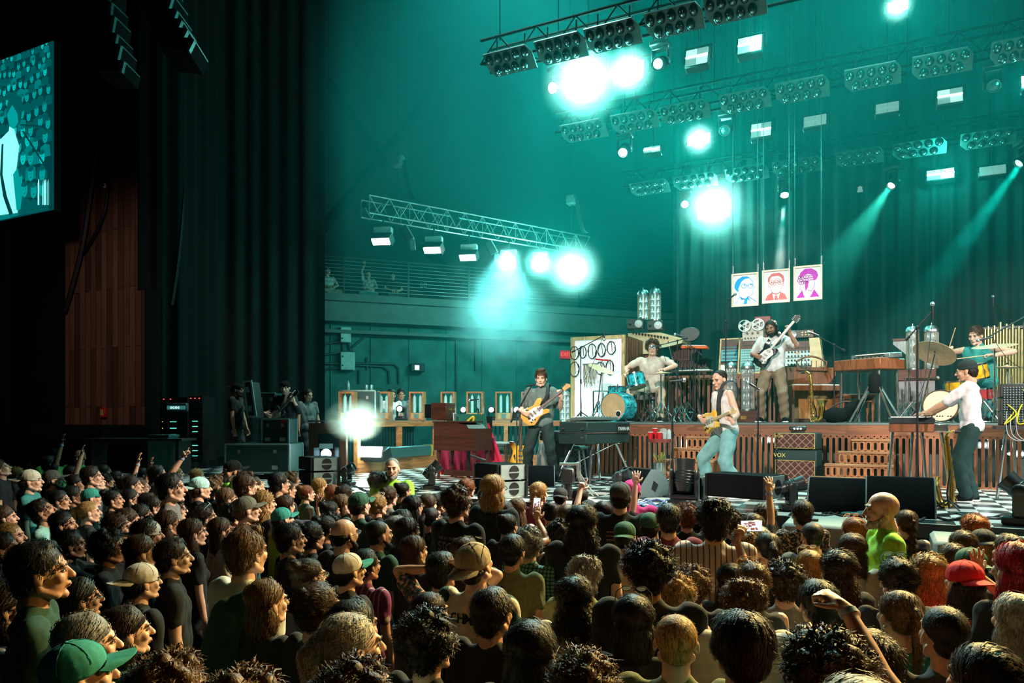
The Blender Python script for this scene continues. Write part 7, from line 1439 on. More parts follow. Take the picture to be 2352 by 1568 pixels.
def worn_guitar(kind, Mw, X, s, cols, lab, strapm):
    g = guitar(kind, (0, 0, 0), (0, 0, 0), cols, lab); g.matrix_world = Mw @ X @ Matrix.Diagonal((.86, .86, .86, 1)); inv = (X @ Matrix.Diagonal((.86, .86, .86, 1))).inverted()
    pts = [inv @ V(p) for p in ((X.translation.x-.0, X.translation.y-.03, X.translation.z+.05), (-.13, .17, 1.33), (-.12, .08, 1.5), (-.1, -.08, 1.5), (.02, -.17, 1.3), (.2, -.14, 1.1), (X.translation.x+.33, .1, X.translation.z-.2))]
    ribbon(pts, .055, inv @ V((0, 0, 1.3))).build('strap', strapm, g); return g
def cloth(n, col, r=.85, **k): return M(n, col, r, sc_=14, bump=.12, **k)
# singer
X, ar, ha = holdg(38, (.1, 1.03))
t, Mw, s = figure('singer', 1243, 848, STAGE, 12.0, 14, 'person singing in a grey-green short-sleeved shirt, playing a pale guitar', dict(arms=ar, hands=ha, legs={1: ((.2, .05, .08), (.2, 1, 0)), -1: ((-.24, .14, .08), (-.2, 1, 0))}, pel=(0, 0, .93), head=(-.12, .12, 0), pantr=1.22, sleeve=.75), {'eyes': True}, SK['p'], cloth('shirt_sage', (.1, .15, .14)), cloth('trousers_bottle', (.008, .026, .024)), 'n', 'quiff')
worn_guitar('ric', Mw, X, s, (M('honey_maple', (.7, .36, .08), .2), WHITE, M('maple_head', (.65, .4, .15), .3), M('rosewood', (.1, .05, .03), .4)), 'honey and white electric guitar worn by the singer', M('strap_dark', (.015, .02, .025), .6))
# sleeveless guitarist
X, ar, ha = holdg(12, (.06, .98), .22, .36)
t, Mw, s = figure('guitarist', 1668, 848, STAGE, 9.75, 62, 'person in a sleeveless white shirt and pale jeans playing a yellow guitar', dict(arms=ar, hands=ha, legs={1: ((.27, .12, .08), (.2, 1, 0)), -1: ((-.33, -.02, .08), (-.2, 1, 0))}, pel=(0, 0, .88), head=(-.22, .35, 0), lean=.12, pantr=1.32, shirt='tank'), {'eyes': True}, SK['p'], cloth('vest_white', (.72, .68, .66)), cloth('jeans_pale', (.17, .38, .38)), 'd', 'buzz')
worn_guitar('tele', Mw, X, s, (M('butterscotch', (.8, .45, .06), .2), M('guard_cream', (.75, .7, .5), .3), M('maple_neck', (.75, .5, .2), .3), M('maple_neck', (.75, .5, .2), .3)), 'yellow electric guitar worn by the sleeveless guitarist', M('strap_dark', (.015, .02, .025), .6))
# bassist
X, ar, ha = holdg(50, (.12, 1.08), .2, .47)
t, Mw, s = figure('bassist', 1775, 735, DECK, 12.9, 10, 'person with long dreadlocks and beard in white shirt and khaki trousers playing bass', dict(arms=ar, hands=ha, legs={1: ((.17, .05, .08), (.3, 1, 0)), -1: ((-.2, .05, .08), (-.3, 1, 0))}, pel=(0, 0, .93), head=(-.22, -.18, .12), pantr=1.3, sleeve=.7), {'beard': 'k', 'eyes': True}, SK['b'], cloth('shirt_white', (.68, .68, .66)), cloth('trousers_khaki', (.23, .16, .1)), 'k', 'dreads')
worn_guitar('bass', Mw, X, s, (M('bass_black', (.01, .012, .013), .15), WHITE, BLK, M('pale_neck', (.6, .55, .45), .3)), 'black bass guitar with white pickguard held steeply by the bassist', M('strap_dark', (.015, .02, .025), .6))
# keyboard player
t, Mw, s = figure('keys', 2228, 826, STAGE, 9.05, 94, 'person in a white shirt and black beanie playing the keyboard, in profile', dict(arms={1: ((.2, .5, 1.05), (.6, -.8, -.6)), -1: ((-.13, .54, 1.05), (-.6, -.8, -.6))}, hands={1: ((0, 1, -.12), (0, 0, -1), .35, {}), -1: ((.1, 1, -.1), (0, 0, -1), .35, {})}, legs={1: ((.11, -.02, .08), (.1, 1, 0)), -1: ((-.12, .04, .08), (-.1, 1, 0))}, pel=(0, -.02, .95), head=(-.12, 0, 0), lean=.05, pantr=1.3, sleeve=.85), {'beanie': M('beanie_black', (.01, .02, .018), .9, sc_=60, bump=.3), 'eyes': True}, SK['m'], cloth('shirt_pinkwhite', (.7, .64, .66)), cloth('trousers_green', (.004, .03, .028)), 'd', 'under')
# drummers
def sit(arms, hands, head, lean=.1): return dict(arms=arms, hands=hands, legs={1: ((.26, .42, .08), (.5, 1, .6)), -1: ((-.26, .42, .08), (-.5, 1, .6))}, pel=(0, 0, .58), head=head, lean=lean)
def stool(loc, h, lab): t = thing('drum_stool', loc, 0, lab, 'stool'); MB().lathe([(0, h), (.17, h), (.18, h-.05), (0, h-.08)], 18).build('seat', BLK, t); mb = MB(); mb.cyl((0, 0, .1), (0, 0, h-.05), .02); mb.build('post', CHR, t); [MB().cyl((0, 0, .25), (math.cos(a)*.22, math.sin(a)*.22, 0), .01).build('leg', CHR, t) for a in (0, 2.1, 4.2)]
def stick(Mw, w, dr, lab):
    a = Mw @ w; b = Mw @ (w+V(dr).normalized()*.36); t = thing('drumstick', a, 0, lab, 'drumstick'); MB().cyl(-(b-a)*.12, (b-a)*.95, .009, .007, 8).build('shaft', M('hickory', (.75, .52, .28), .5), t); MB().ball((b-a)*.97, .01, 8, 6).build('tip', M('hickory', (.75, .52, .28), .5), t)
t, Mw, s = figure('drummer', 1500, 781, DECK, 14.6, 18, 'person with curly hair in a tan tee seated at the turquoise drums', sit({1: ((.34, .34, .82), (1, -.5, 0)), -1: ((-.3, .36, .86), (-1, -.5, 0))}, {1: ((-.2, 1, -.2), (0, 0, -1), 1.2, {}), -1: ((.3, 1, .0), (0, 0, -1), 1.2, {})}, (-.05, .3, 0)), {'glasses': BLK, 'eyes': True}, SK['p'], cloth('tee_beige', (.6, .5, .42)), cloth('trousers_sand', (.62, .5, .36)), 'n', 'curly')
stool(t.location, .5, 'round drum stool under the curly-haired drummer'); stick(Mw, V((.32, .42, .82)), (-.5, 1, .1), 'drumstick in the lower hand of the curly-haired drummer')
t, Mw, s = figure('drummer2', 2258, 750, DECK, 12.55, 28, 'person in a green sleeveless top leaning over the yellow drums', sit({1: ((.3, .3, 1.0), (1, -.5, 0)), -1: ((-.32, .34, .92), (-1, -.6, 0))}, {1: ((-.3, .6, .9), (-.6, 0, -.5), 1.2, {}), -1: ((.8, .6, .1), (0, 0, -1), 1.2, {})}, (-.28, .1, 0), .28) | {'belly': .05, 'shirt': 'tank'}, {'eyes': True}, SK['p'], cloth('vest_green', (.03, .28, .25)), cloth('trousers_teal', (.03, .2, .19)), 'n', 'short')
stool(t.location, .5, 'round drum stool under the drummer in green'); stick(Mw, V((.28, .36, 1.05)), (-.5, .4, .8), 'raised drumstick crossing the face of the drummer in green'); stick(Mw, V((-.26, .4, .92)), (1, .3, -.08), 'level drumstick over the yellow tom')
# crew
X, ar, ha = holdg(40, (.1, 1.05), .2, .4)
t, Mw, s = figure('crew', 542, 878, STAGE, 13.7, -68, 'person in a black tee and backwards cap standing by the open case', dict(arms={1: ((.28, .08, .82), (.3, -1, 0)), -1: ((-.26, .12, .84), (-.3, -1, 0))}, head=(-.1, 0, 0)), {'cap': capm('k') if 0 else BLKM, 'capflip': True, 'beard': 'n', 'eyes': True}, SK['m'], cloth('tee_black', (.012, .016, .016)), cloth('jeans_dark', (.015, .03, .03)), 'd', 'under')
t, Mw, s = figure('tech', 655, 873, STAGE, 14.3, 40, 'person in a black top and cap tuning a dark guitar in the wings', dict(arms=ar, hands=ha, head=(-.2, .5, 0), sleeve=.9), {'cap': BLKM, 'capflip': True, 'eyes': True}, SK['p'], cloth('tee_black', (.012, .016, .016)), cloth('jeans_dark', (.015, .03, .03)), 'd', 'under')
worn_guitar('tele', Mw, X, s, (M('guitar_dark_teal', (.02, .06, .06), .2), M('guard_cream', (.75, .7, .5), .3), BLK, M('dark_neck', (.08, .08, .06), .3)), 'dark guitar being tuned in the wings', M('strap_brown', (.1, .05, .03), .7))
figure('crew', 706, 893, STAGE, 15.0, -35, 'person in a grey tee standing in shadow beside the side riser', {}, {'eyes': True}, SK['m'], cloth('tee_grey', (.12, .14, .13)), cloth('jeans_dark', (.015, .03, .03)), 'd', 'long')
figure('crew', 899, 893, STAGE, 16.2, -20, 'person in a white vest watching between the display boxes', {}, {'eyes': True}, SK['m'], cloth('vest_white', (.72, .68, .66)), cloth('jeans_dark', (.015, .03, .03)), 'd', 'long')
figure('crew', 921, 892, STAGE, 16.9, -10, 'person with short dark hair peering beside the white vest', {}, {'eyes': True}, SK['m'], cloth('tee_grey', (.12, .14, .13)), cloth('jeans_dark', (.015, .03, .03)), 'k', 'short')
# guards in the pit
NEO = cloth('guard_neon', (.3, .68, .05))
gk = dict(head=(0, 0, 0), belly=.03)
figure('guard', 2034, 1124, 0, 5.25, 74, 'bald person with a grey beard in a neon green tee, in the pit', gk, {'beard': 'w', 'eyes': True}, SK['p'], NEO, cloth('jeans_dark', (.015, .03, .03)), 'w', None, vox=.006)
figure('guard', 901, 1049, 0, 9.25, 4, 'grey-haired person in a neon green tee facing the crowd', gk, {'beard': 'g', 'eyes': True}, SK['p'], NEO, cloth('jeans_dark', (.015, .03, .03)), 'g', 'buzz')
figure('guard', 537, 1055, 0, 9.2, 68, 'bearded person in a black cap and neon green tee in the pit', gk, {'beard': 'g', 'eyes': True, 'cap': BLKM, 'capflip': True}, SK['m'], NEO, cloth('jeans_dark', (.015, .03, .03)), 'd', 'under')
figure('guard', 184, 1030, 0, 12.3, 20, 'bald person in green standing in the dark behind raised hands', gk, {'eyes': True}, SK['b'], cloth('guard_green', (.1, .4, .08)), cloth('jeans_dark', (.015, .03, .03)), 'k', None)
figure('guard', 124, 1028, 0, 12.1, -20, 'person in a dark cap and green tee at the far side of the crowd', gk, {'eyes': True, 'cap': BLKM}, SK['b'], cloth('guard_green', (.1, .4, .08)), cloth('jeans_dark', (.015, .03, .03)), 'k', 'under')
# balcony
lg = {1: ((-.16, .36, .07), (1, .3, .1)), -1: ((.16, .4, .07), (-1, .3, .1)), ('f', 1): (-1, .3, 0), ('f', -1): (1, .3, 0)}
body('sitter', vox=.011, cvox=.02, svox=.016, arms={1: ((.14, .3, .28), (1, -.3, -.4)), -1: ((-.14, .3, .28), (-1, -.3, -.4))}, legs=lg, pel=(0, 0, .13)); body('sitter_up', vox=.011, cvox=.02, svox=.016, arms={1: ((.12, .1, 1.12), (1, 0, 0)), -1: ((-.14, .3, .28), (-1, -.3, -.4))}, hands={1: ((0, 0, 1), (0, 1, 0), .3, {})}, legs=lg, pel=(0, 0, .13), fem=True)
for k, (px, key, sk, hr, hc, col, lab) in enumerate(((752, 'sitter', 'p', 'short', 'g', (.5, .5, .48), 'person in a printed white tee sitting cross-legged on the balcony'), (846, 'sitter_up', 'm', 'ponytail', 'n', (.45, .4, .36), 'person sitting on the balcony with one arm stretched up'), (901, 'sitter', 'p', 'short', 'k', (.015, .02, .02), 'person in a dark tee sitting on the balcony beside the one with raised arm'))):
    q = WLoc(px, 670, .75); w_ = WX @ V((q.x, .75, ZBAL)); t = thing('person', w_, math.atan2(wn.y, wn.x)+math.pi/2+(.3, -.2, .1)[k], lab, 'person'); t.scale = (.95,)*3
    dress(t, key, SK[sk], hr, hc, cloth('balcony_shirt_%d' % k, col), cloth('shorts_%d' % k, ((.4, .33, .25), (.12, .3, .3), (.1, .1, .1))[k]), eyes=True)
q = W(1305, 1150, 8.75); t = thing('video_camera', (q.x, 8.75, STAGE), R(20), 'dark video camera rig on the stage lip in front of the singer', 'camera'); MB().box((0, 0, .3), (.16, .34, .2), bev=.02).build('body', BLK, t); MB().cyl((0, -.16, .3), (0, -.3, .3), .06, .07, 14).build('lens_barrel', BLK, t); mb = MB(); mb.box((.0, .05, .44), (.22, .16, .03)); mb.box((0.12, .1, .36), (.03, .2, .2)); [mb.tube(sag((.1, .1, .42), (.2+.06*k, .2, .02), .05), .008, 5) for k in range(4)]; mb.build('handle_rig', STEEL, t); MB().cyl((0, 0, 0), (0, 0, .2), .05).box((0, 0, .01), (.3, .3, .02)).build('mount', BLK, t)
# ------------------------------------------------------------------ the audience
SHC = {'k': ('black', (.012, .013, .013)), 'w': ('white', (.62, .6, .56)), 't': ('teal', (.03, .2, .19)), 'g': ('grey', (.16, .16, .15)), 'o': ('olive', (.16, .17, .07)),
       'm': ('maroon', (.14, .015, .035)), 'b': ('navy', (.015, .025, .07)), 'r': ('red', (.55, .02, .04)), 'y': ('mustard', (.5, .36, .03)), 'n': ('tan', (.5, .32, .16)),
       'd': ('dark green', (.015, .06, .04)), 'p': ('pink', (.5, .2, .26)), 'e': ('neon green', (.42, .9, .05)), 's': ('slate', (.06, .08, .09)), 'v': ('purple', (.2, .03, .12)), 'c': ('cream', (.62, .55, .42)), 'q': ('pale teal', (.25, .5, .46)), 'u': ('magenta', (.5, .02, .16))}
def shirtm(k):
    pat = {'F': ('floral', dict(kind='floral', sc_=26, col=(.03, .05, .05), col2=(.6, .28, .2))), 'B': ('blossom print', dict(kind='floral', sc_=34, col=(.012, .014, .014), col2=(.5, .3, .22))),
           'S': ('striped', dict(kind='stripes', sc_=9, col=(.6, .48, .42), col2=(.06, .07, .1))), 'P': ('plaid', dict(kind='plaid', sc_=10, col=(.2, .42, .34), col2=(.02, .06, .05))),
           'T': ('pinstriped', dict(kind='stripes', sc_=7, col=(.2, .03, .12), col2=(.5, .35, .3)))}
    if k in pat:
        n, kw = pat[k]; return M('shirt_'+n.replace(' ', '_'), rough=.85, **kw)
    n, col = SHC[k]; return M('shirt_'+n.replace(' ', '_'), col, .9, sc_=40, bump=.15)
SHN = {'F': 'floral', 'B': 'blossom print', 'S': 'striped', 'P': 'plaid', 'T': 'pinstriped'}
CROWD = """
5 1058 40 m short n k p gaze
16 1062 30 m short k k m
39 1073 36 f longwavy y s p
65 1060 30 f long k k m yaw-100
68 1077 50 m under n t p bcap:c
112 1046 36 m short k k b up
120 1078 46 m under d m p cap:s gl bd:d
165 1070 38 m short d k p up
175 1090 42 f bob d k m
209 1070 46 m short d s p
222 1090 44 f long k k p gaze gl?
240 1068 34 f long n k p
243 1086 38 m wavy k s m
268 1081 34 m short d k p
286 1090 42 f bun n g p up
303 1092 44 f long d k p
318 1096 36 m short d k m up
328 1074 32 f long k k m
360 1068 44 m short d s p point
325 1099 42 f bun l k p gl
168 1116 42 m short k k b
208 1120 46 m under d d p cap:t
258 1122 50 f bun k k m
300 1123 42 f long k k p
390 1086 64 m short k g p
340 1131 52 m short d g m
68 1120 48 m curly k t p
135 1125 50 f long k k m
202 1149 48 f ponytail y k p
102 1148 62 m short d q m gaze
8 1160 38 f bob n k p
143 1174 44 f long k k m
322 1157 42 f long k k m gl
292 1166 38 f bob n k p
268 1180 58 f longwavy n k p
20 1198 50 f ponytail y k p
335 1192 52 f long d k m bcap:w
322 1227 48 f bob n k p
385 1172 62 f long n k m
4 1222 44 m short d k m
250 1216 78 m curly k k m gl
160 1216 50 m short k k b hold
85 1243 118 m short k d m
406 1072 32 f bob y s p
452 1077 36 f longwavy y g p
457 1094 54 m under n k p bcap:q
500 1092 42 m curly l k p
488 1102 44 f curly l k p gl
563 1086 60 m quiff n k p
592 1097 36 m short n k p gaze
520 1120 58 f long l k p
400 1143 60 m wavy d k p gl
352 1138 50 m short d k p
640 1084 50 m short k c m
671 1083 38 m curly l k p
658 1100 46 f bun d k m
703 1111 46 f bun a g p tank
734 1097 44 f bob y k p
565 1138 62 m under l d p cap:o lm:the person in the olive cap
605 1128 62 f longwavy y k p
655 1137 42 f long n s p wave
647 1164 50 f underlong d y p cap:t lm:the person in the bright teal cap
533 1157 60 m wavy k k p
470 1160 56 f clip d k p sun:q
505 1188 62 f long n c p
440 1190 62 f long n k p
395 1236 76 m short d k p
563 1214 112 m quiff l w p jacket yaw-26 lm:the person with a dark jacket over one shoulder
665 1201 56 m short k k m
715 1200 52 f clip k k m ear
748 1180 52 f bun k k m
765 1113 42 f long a k p
792 1114 42 f clip d k p gl pinkphone
868 1083 44 m wavy g g p
878 1103 44 m curly d k p
925 1105 46 f bun k k m
893 1117 50 f clip n g p gl
825 1128 60 m under d d p cap:d lm:the person in the forest green cap
785 1135 52 f long l k p
757 1147 52 f bun k k m
868 1136 50 f clip y k p sun:w
948 1137 54 f long k p m gl
983 1134 40 f bob n k p
1003 1131 42 f ponytail d k p
1018 1130 48 m short k k p
1050 1117 68 m curly n k p backtext lm:the person in the lettered black tee
1072 1099 50 f clip a k p gl
925 1170 42 f long k k m
912 1184 36 f bob g t p
935 1188 62 f long d k m
990 1164 60 f ponytail k k m gl
762 1178 50 m curly k k m
788 1187 78 m ring k k p gl bd:d lm:the bald bearded person in glasses
868 1192 74 m buzz k d m bd:k
950 1230 84 f long n k p
800 1268 78 m under k k p cap:w+t lm:the person in the white and green cap
840 1262 60 m short k T m
705 1275 78 f bun d k p gl
1015 1268 64 m short k F m hands lm:the person in the floral shirt
1095 1247 112 m ring k c p bcap:n sunc jersey gaze lm:the person in the lettered baseball jersey
1070 1233 42 f bob n k p
1133 1090 58 f bob y k p gl
1115 1116 56 m buzz n B p
1188 1143 46 f long l k p
1160 1150 40 f bob k k m
1237 1105 54 f braid y m p tank
1265 1150 40 f bun d g p point
1287 1118 46 m under k k p bcap:k camera
1333 1120 46 f long d k p
1165 1175 62 f bun k k m phone
1217 1212 64 m curly g P p
1178 1228 80 m short k o m
1303 1158 42 f bob l k p
1352 1147 50 m under k k m bcap:k
1338 1160 78 m longwavy k k p wide lm:the broad long-haired person in black
1290 1194 46 f curly d k m
1386 1150 40 f bob d p p phone
1425 1105 64 m under d k p cap:s tour bd:n lm:the person in the dark cap and printed tee
1451 1100 54 m under k u p cap:u
1435 1196 66 m under d n p bcap:d lm:the person in green cap and tan shirt
1405 1150 36 f bob k k p up
1492 1178 56 m under k k m beanie:d
1535 1157 72 m short k m m lm:the person in the maroon tee
1577 1158 46 f curly a k p
1640 1148 86 m wavy k S m lm:the person in the striped shirt
1682 1172 42 f curly n k p
1757 1156 60 f longwavy l k p
1728 1178 44 f bob n k p up
1712 1215 52 f curly l k p
1742 1208 46 f bob w s p
1765 1220 76 f ponytail k k m
1490 1246 112 m curly k k b lm:the tall curly-haired person in black
1592 1300 76 f curly l k p
1678 1294 58 f long k k m phone2
1728 1292 68 f clip l k p sun:a
1548 1318 60 f curly y k p
1842 1149 64 m short d B p
1866 1196 64 m buzz k s m
1962 1188 62 f long a k p sun:a
2082 1169 66 f braid n k p tank
1957 1225 78 f long n c p
2045 1214 66 f ponytail d k m
1860 1263 62 f bob y k p sun:n
1925 1264 98 f longwavy d k p
2062 1283 64 f clip d k p sun:t
2130 1272 72 f longwavy y k p
1802 1290 78 m curly d g p
1880 1333 88 m short k w p
2068 1352 84 f ponytail l t p
2237 1182 62 f longwavy o k p
2210 1218 66 f long n k p
2258 1213 62 f underlong y k p bcap:k
2231 1256 58 m under k k p bcap:d
2188 1248 62 f long n k p
2217 1285 78 f underlong d r p bcap:r handup lm:the person in the red cap
2336 1245 112 f long r k p lm:the person with bright red hair
2318 1226 44 f bob n k p
1708 1331 88 m wavy l w p
1705 1403 150 m bowl d t p tank lm:the person with a dark bowl haircut
1895 1450 132 m curly n m p
2010 1460 132 m quiff d k m
2170 1385 94 m buzz k s p
2260 1480 100 f long d k p fist
2335 1363 84 f bob w k p
1975 1556 90 f bob w k p
1320 1325 98 f longwavy k c m
1343 1277 76 m wavy g o p
1455 1365 88 f bob k k p sun:k
1553 1405 118 m buzz y o p
1220 1425 112 f bob k k p gl
1343 1498 112 m curly l k p
810 1377 62 f bob k k m
800 1402 112 f ponytail w q p yaw12
985 1356 64 f ponytail d k m
985 1402 122 f curly k k p gl
820 1518 86 m curly n k p
560 1548 70 f curly l k p
395 1502 102 m curly l k p
175 1468 92 m under k k p cap:t
195 1407 84 f bob g k p
285 1390 98 f bob d t p
322 1291 88 m under k k p bcap:w
180 1325 72 f long k k m gl
12 1340 64 f long d k m
610 1330 46 f bob l k p
728 1340 40 f clip n k p
1130 1350 44 m short d k m
"""
def interp(x, xs, ys):
    for i in range(len(xs)-1):
        if x <= xs[i+1]: return ys[i]+(ys[i+1]-ys[i])*(x-xs[i])/(xs[i+1]-xs[i])
    return ys[-1]
UPH = (0, 0, 1)
def pose_kw(p, fem, gz):
    k = dict(fem=fem, head=({'n': .1, 'g': .42}[gz], 0, 0))
    if p == 'up': k.update(arms={1: ((.24, .14, 1.98), (1, -.2, 0))}, hands={1: ((.05, .1, 1), (0, 1, 0), .25, {'spread': .3})})
    elif p == 'wave': k.update(arms={1: ((.26, .26, 1.62), (1, -.5, -1))}, hands={1: ((.05, .05, 1), (0, 1, 0), .12, {'spread': .35})})
    elif p == 'point': k.update(arms={1: ((.28, .3, 1.88), (1, -.3, -.3))}, hands={1: ((.25, .5, 1), (0, 1, -.3), .5, {'point': True})})
    elif p == 'phone': k.update(arms={1: ((.12, .36, 1.66), (1, -.5, -1)), -1: ((-.14, .3, 1.2), (-1, -.5, -.5))}, hands={1: ((-.15, .1, 1), (-.5, 1, 0), .5, {})})
    elif p == 'phone2': k.update(arms={1: ((.1, .3, 2.0), (1, -.3, 0))}, hands={1: ((.5, .2, 1), (.3, 1, 0), .7, {})})
    elif p == 'hands': k.update(arms={1: ((.13, -.0, 1.7), (1, .2, 0)), -1: ((-.16, .1, 1.62), (-1, .2, .2))}, hands={1: ((-1, -.2, .35), (0, 0, -1), .35, {}), -1: ((1, -.1, .3), (0, 0, -1), .35, {})})
    elif p == 'fist': k.update(arms={-1: ((-.22, .42, 1.82), (-.3, -.6, -1)), 1: ((.3, .1, .85), (1, -1, 0))}, hands={-1: ((-.5, .6, .5), (0, .3, -1), 1.35, {})})
    elif p == 'hold': k.update(arms={1: ((.1, .26, 1.5), (1, -.2, -1)), -1: ((-.12, .26, 1.5), (-1, -.2, -1))}, hands={1: ((0, .1, 1), (-1, 0, 0), .8, {}), -1: ((0, .1, 1), (1, 0, 0), .8, {})})
    elif p == 'tank': k.update(shirt='tank')
    return k
HN = {'short': 'short', 'quiff': 'swept-up', 'buzz': 'cropped', 'wavy': 'thick wavy', 'curly': 'curly', 'long': 'long straight', 'longwavy': 'long wavy', 'bob': 'chin-length', 'bun': 'knotted-up', 'ponytail': 'ponytailed', 'braid': 'braided', 'clip': 'pinned-up', 'bowl': 'bowl-cut', 'underlong': 'long', 'under': 'short', 'ring': 'shaved', 'dreads': 'dreadlocked'}
HCN = {'k': 'black', 'd': 'dark brown', 'n': 'brown', 'l': 'light brown', 'y': 'blonde', 'a': 'auburn', 'r': 'red', 'g': 'grey', 'w': 'pale blonde', 'o': 'orange'}
ppl = []
for line in CROWD.strip().split('\n'):
    if not line.strip(): continue
    w = line.split(); lm = None
    if ' lm:' in line: lm = line.split(' lm:')[1]; w = line.split(' lm:')[0].split()
    x, y, hh = float(w[0]), float(w[1]), float(w[2]); ex = w[8:]
    S = hh/.245; h = CZ-(y-HZ)/S; h = min(1.9, max(1.52, h))
    ppl.append(dict(x=x, y=y, hh=hh, sex=w[3], hair=w[4], hc=w[5], sh=w[6], sk=w[7], ex=ex, lm=lm, h=h, d=(CZ-h)*F/(y-HZ)))
rp = random.Random(11)
for it in range(160):
    for i, a in enumerate(ppl):
        for b in ppl[i+1:]:
            ax = (a['x']-1176)/F*a['d']; bx = (b['x']-1176)/F*b['d']; dx = ax-bx; dd = a['d']-b['d']; D = math.hypot(dx, dd)
            need = .40
            if D < need:
                s_ = .5*(math.sqrt(max(0, need*need-dx*dx))-abs(dd))+.002; sg = 1 if dd > 0 or (dd == 0 and i % 2) else -1
                a['d'] += sg*s_*.5; b['d'] -= sg*s_*.5
    for a in ppl:
        k = (a['y']-HZ)/F; a['d'] = min(max(a['d'], (CZ-1.95)/k), (CZ-1.42)/k)
for a in ppl:
    a['h'] = CZ-(a['y']-HZ)*a['d']/F
def base_label(a):
    caps = next((e for e in a['ex'] if e.startswith(('cap:', 'bcap:', 'beanie:'))), None)
    if caps:
        kind, c_ = caps.split(':'); c0 = CAPN[c_[0]]
        s = 'person in a %s%s %s' % ('backwards ' if kind == 'bcap' else '', c0+(' and '+CAPN[c_[-1]] if '+' in c_ else ''), 'beanie' if kind == 'beanie' else 'cap')
    elif a['hair'] == 'ring': s = 'bald person'
    else: s = 'person with %s %s hair' % (HN[a['hair']], HCN[a['hc']])
    s += ' in %s' % (('a '+SHN[a['sh']]+' shirt') if a['sh'] in SHN else SHC[a['sh']][0])
    if 'gl' in a['ex']: s += ', glasses'
    if 'up' in a['ex']: s += ', hand raised'
    if 'wave' in a['ex']: s += ', palm raised'
    if 'point' in a['ex']: s += ', finger pointing'
    if 'phone' in a['ex'] or 'phone2' in a['ex']: s += ', holding up a phone'
    if any(e.startswith('sun:') for e in a['ex']): s += ', %s sunglasses on head' % CAPN[[e for e in a['ex'] if e.startswith('sun:')][0][4:]]
    return s
for a in ppl: a['base'] = base_label(a)
cnt = {}
for a in ppl: cnt[a['base']] = cnt.get(a['base'], 0)+1
lms = [a for a in ppl if a['lm']]
used = set()
def where(a):
    out = []
    for b in sorted(lms, key=lambda b: math.hypot(a['x']-b['x'], (a['y']-b['y'])*1.3)):
        if b is a: continue
        dx = a['x']-b['x']; dy = a['y']-b['y']
        rel = ('left of' if dx < 0 else 'right of') if abs(dx) > abs(dy)*.9 else ('stage side of' if dy < 0 else 'behind')
        if math.hypot(dx, dy) > 190: rel = 'well '+rel if rel != 'stage side of' else 'further to the stage than'
        out.append('%s %s' % (rel, b['lm']))
    return out
for a in ppl:
    if cnt[a['base']] == 1: a['label'] = a['base']+' in the crowd'; used.add(a['label']); continue
    for wv in where(a):
        l = a['base'].replace('person with ', 'person with ')+', '+wv
        l = ' '.join(l.split()[:16]) if len(l.split()) > 16 else l
        if l not in used: a['label'] = l; used.add(l); break
def mk_phone(loc, rot, label, scr):
    t = thing('smartphone', loc, 0, label, 'phone'); t.rotation_euler = rot
    MB().box((0, 0, 0), (.074, .009, .15), bev=.006).build('case', M('phone_case', (.06, .06, .07), .3), t)
    mb = MB(); mb.box((0, -.0052, 0), (.068, .0012, .142))
    s = mb.build('screen', scr, t)
    mb = MB(); rr = random.Random(4)
    for k in range(14): mb.box((rr.uniform(-.024, .024), -.0064, rr.uniform(-.05, .05)), (rr.uniform(.004, .016), .0008, rr.uniform(.006, .03)))
    mb.build('picture', M('phone_picture', (.05, .02, .02), .5, emit=(.5, .16, .12), es=.8), s)
    return t
PSCR = M('phone_screen', (.02, .02, .02), .2, emit=(.75, .8, .85), es=1.3)
BODY_SHIRT = lambda a: BODY[a['key']][1]
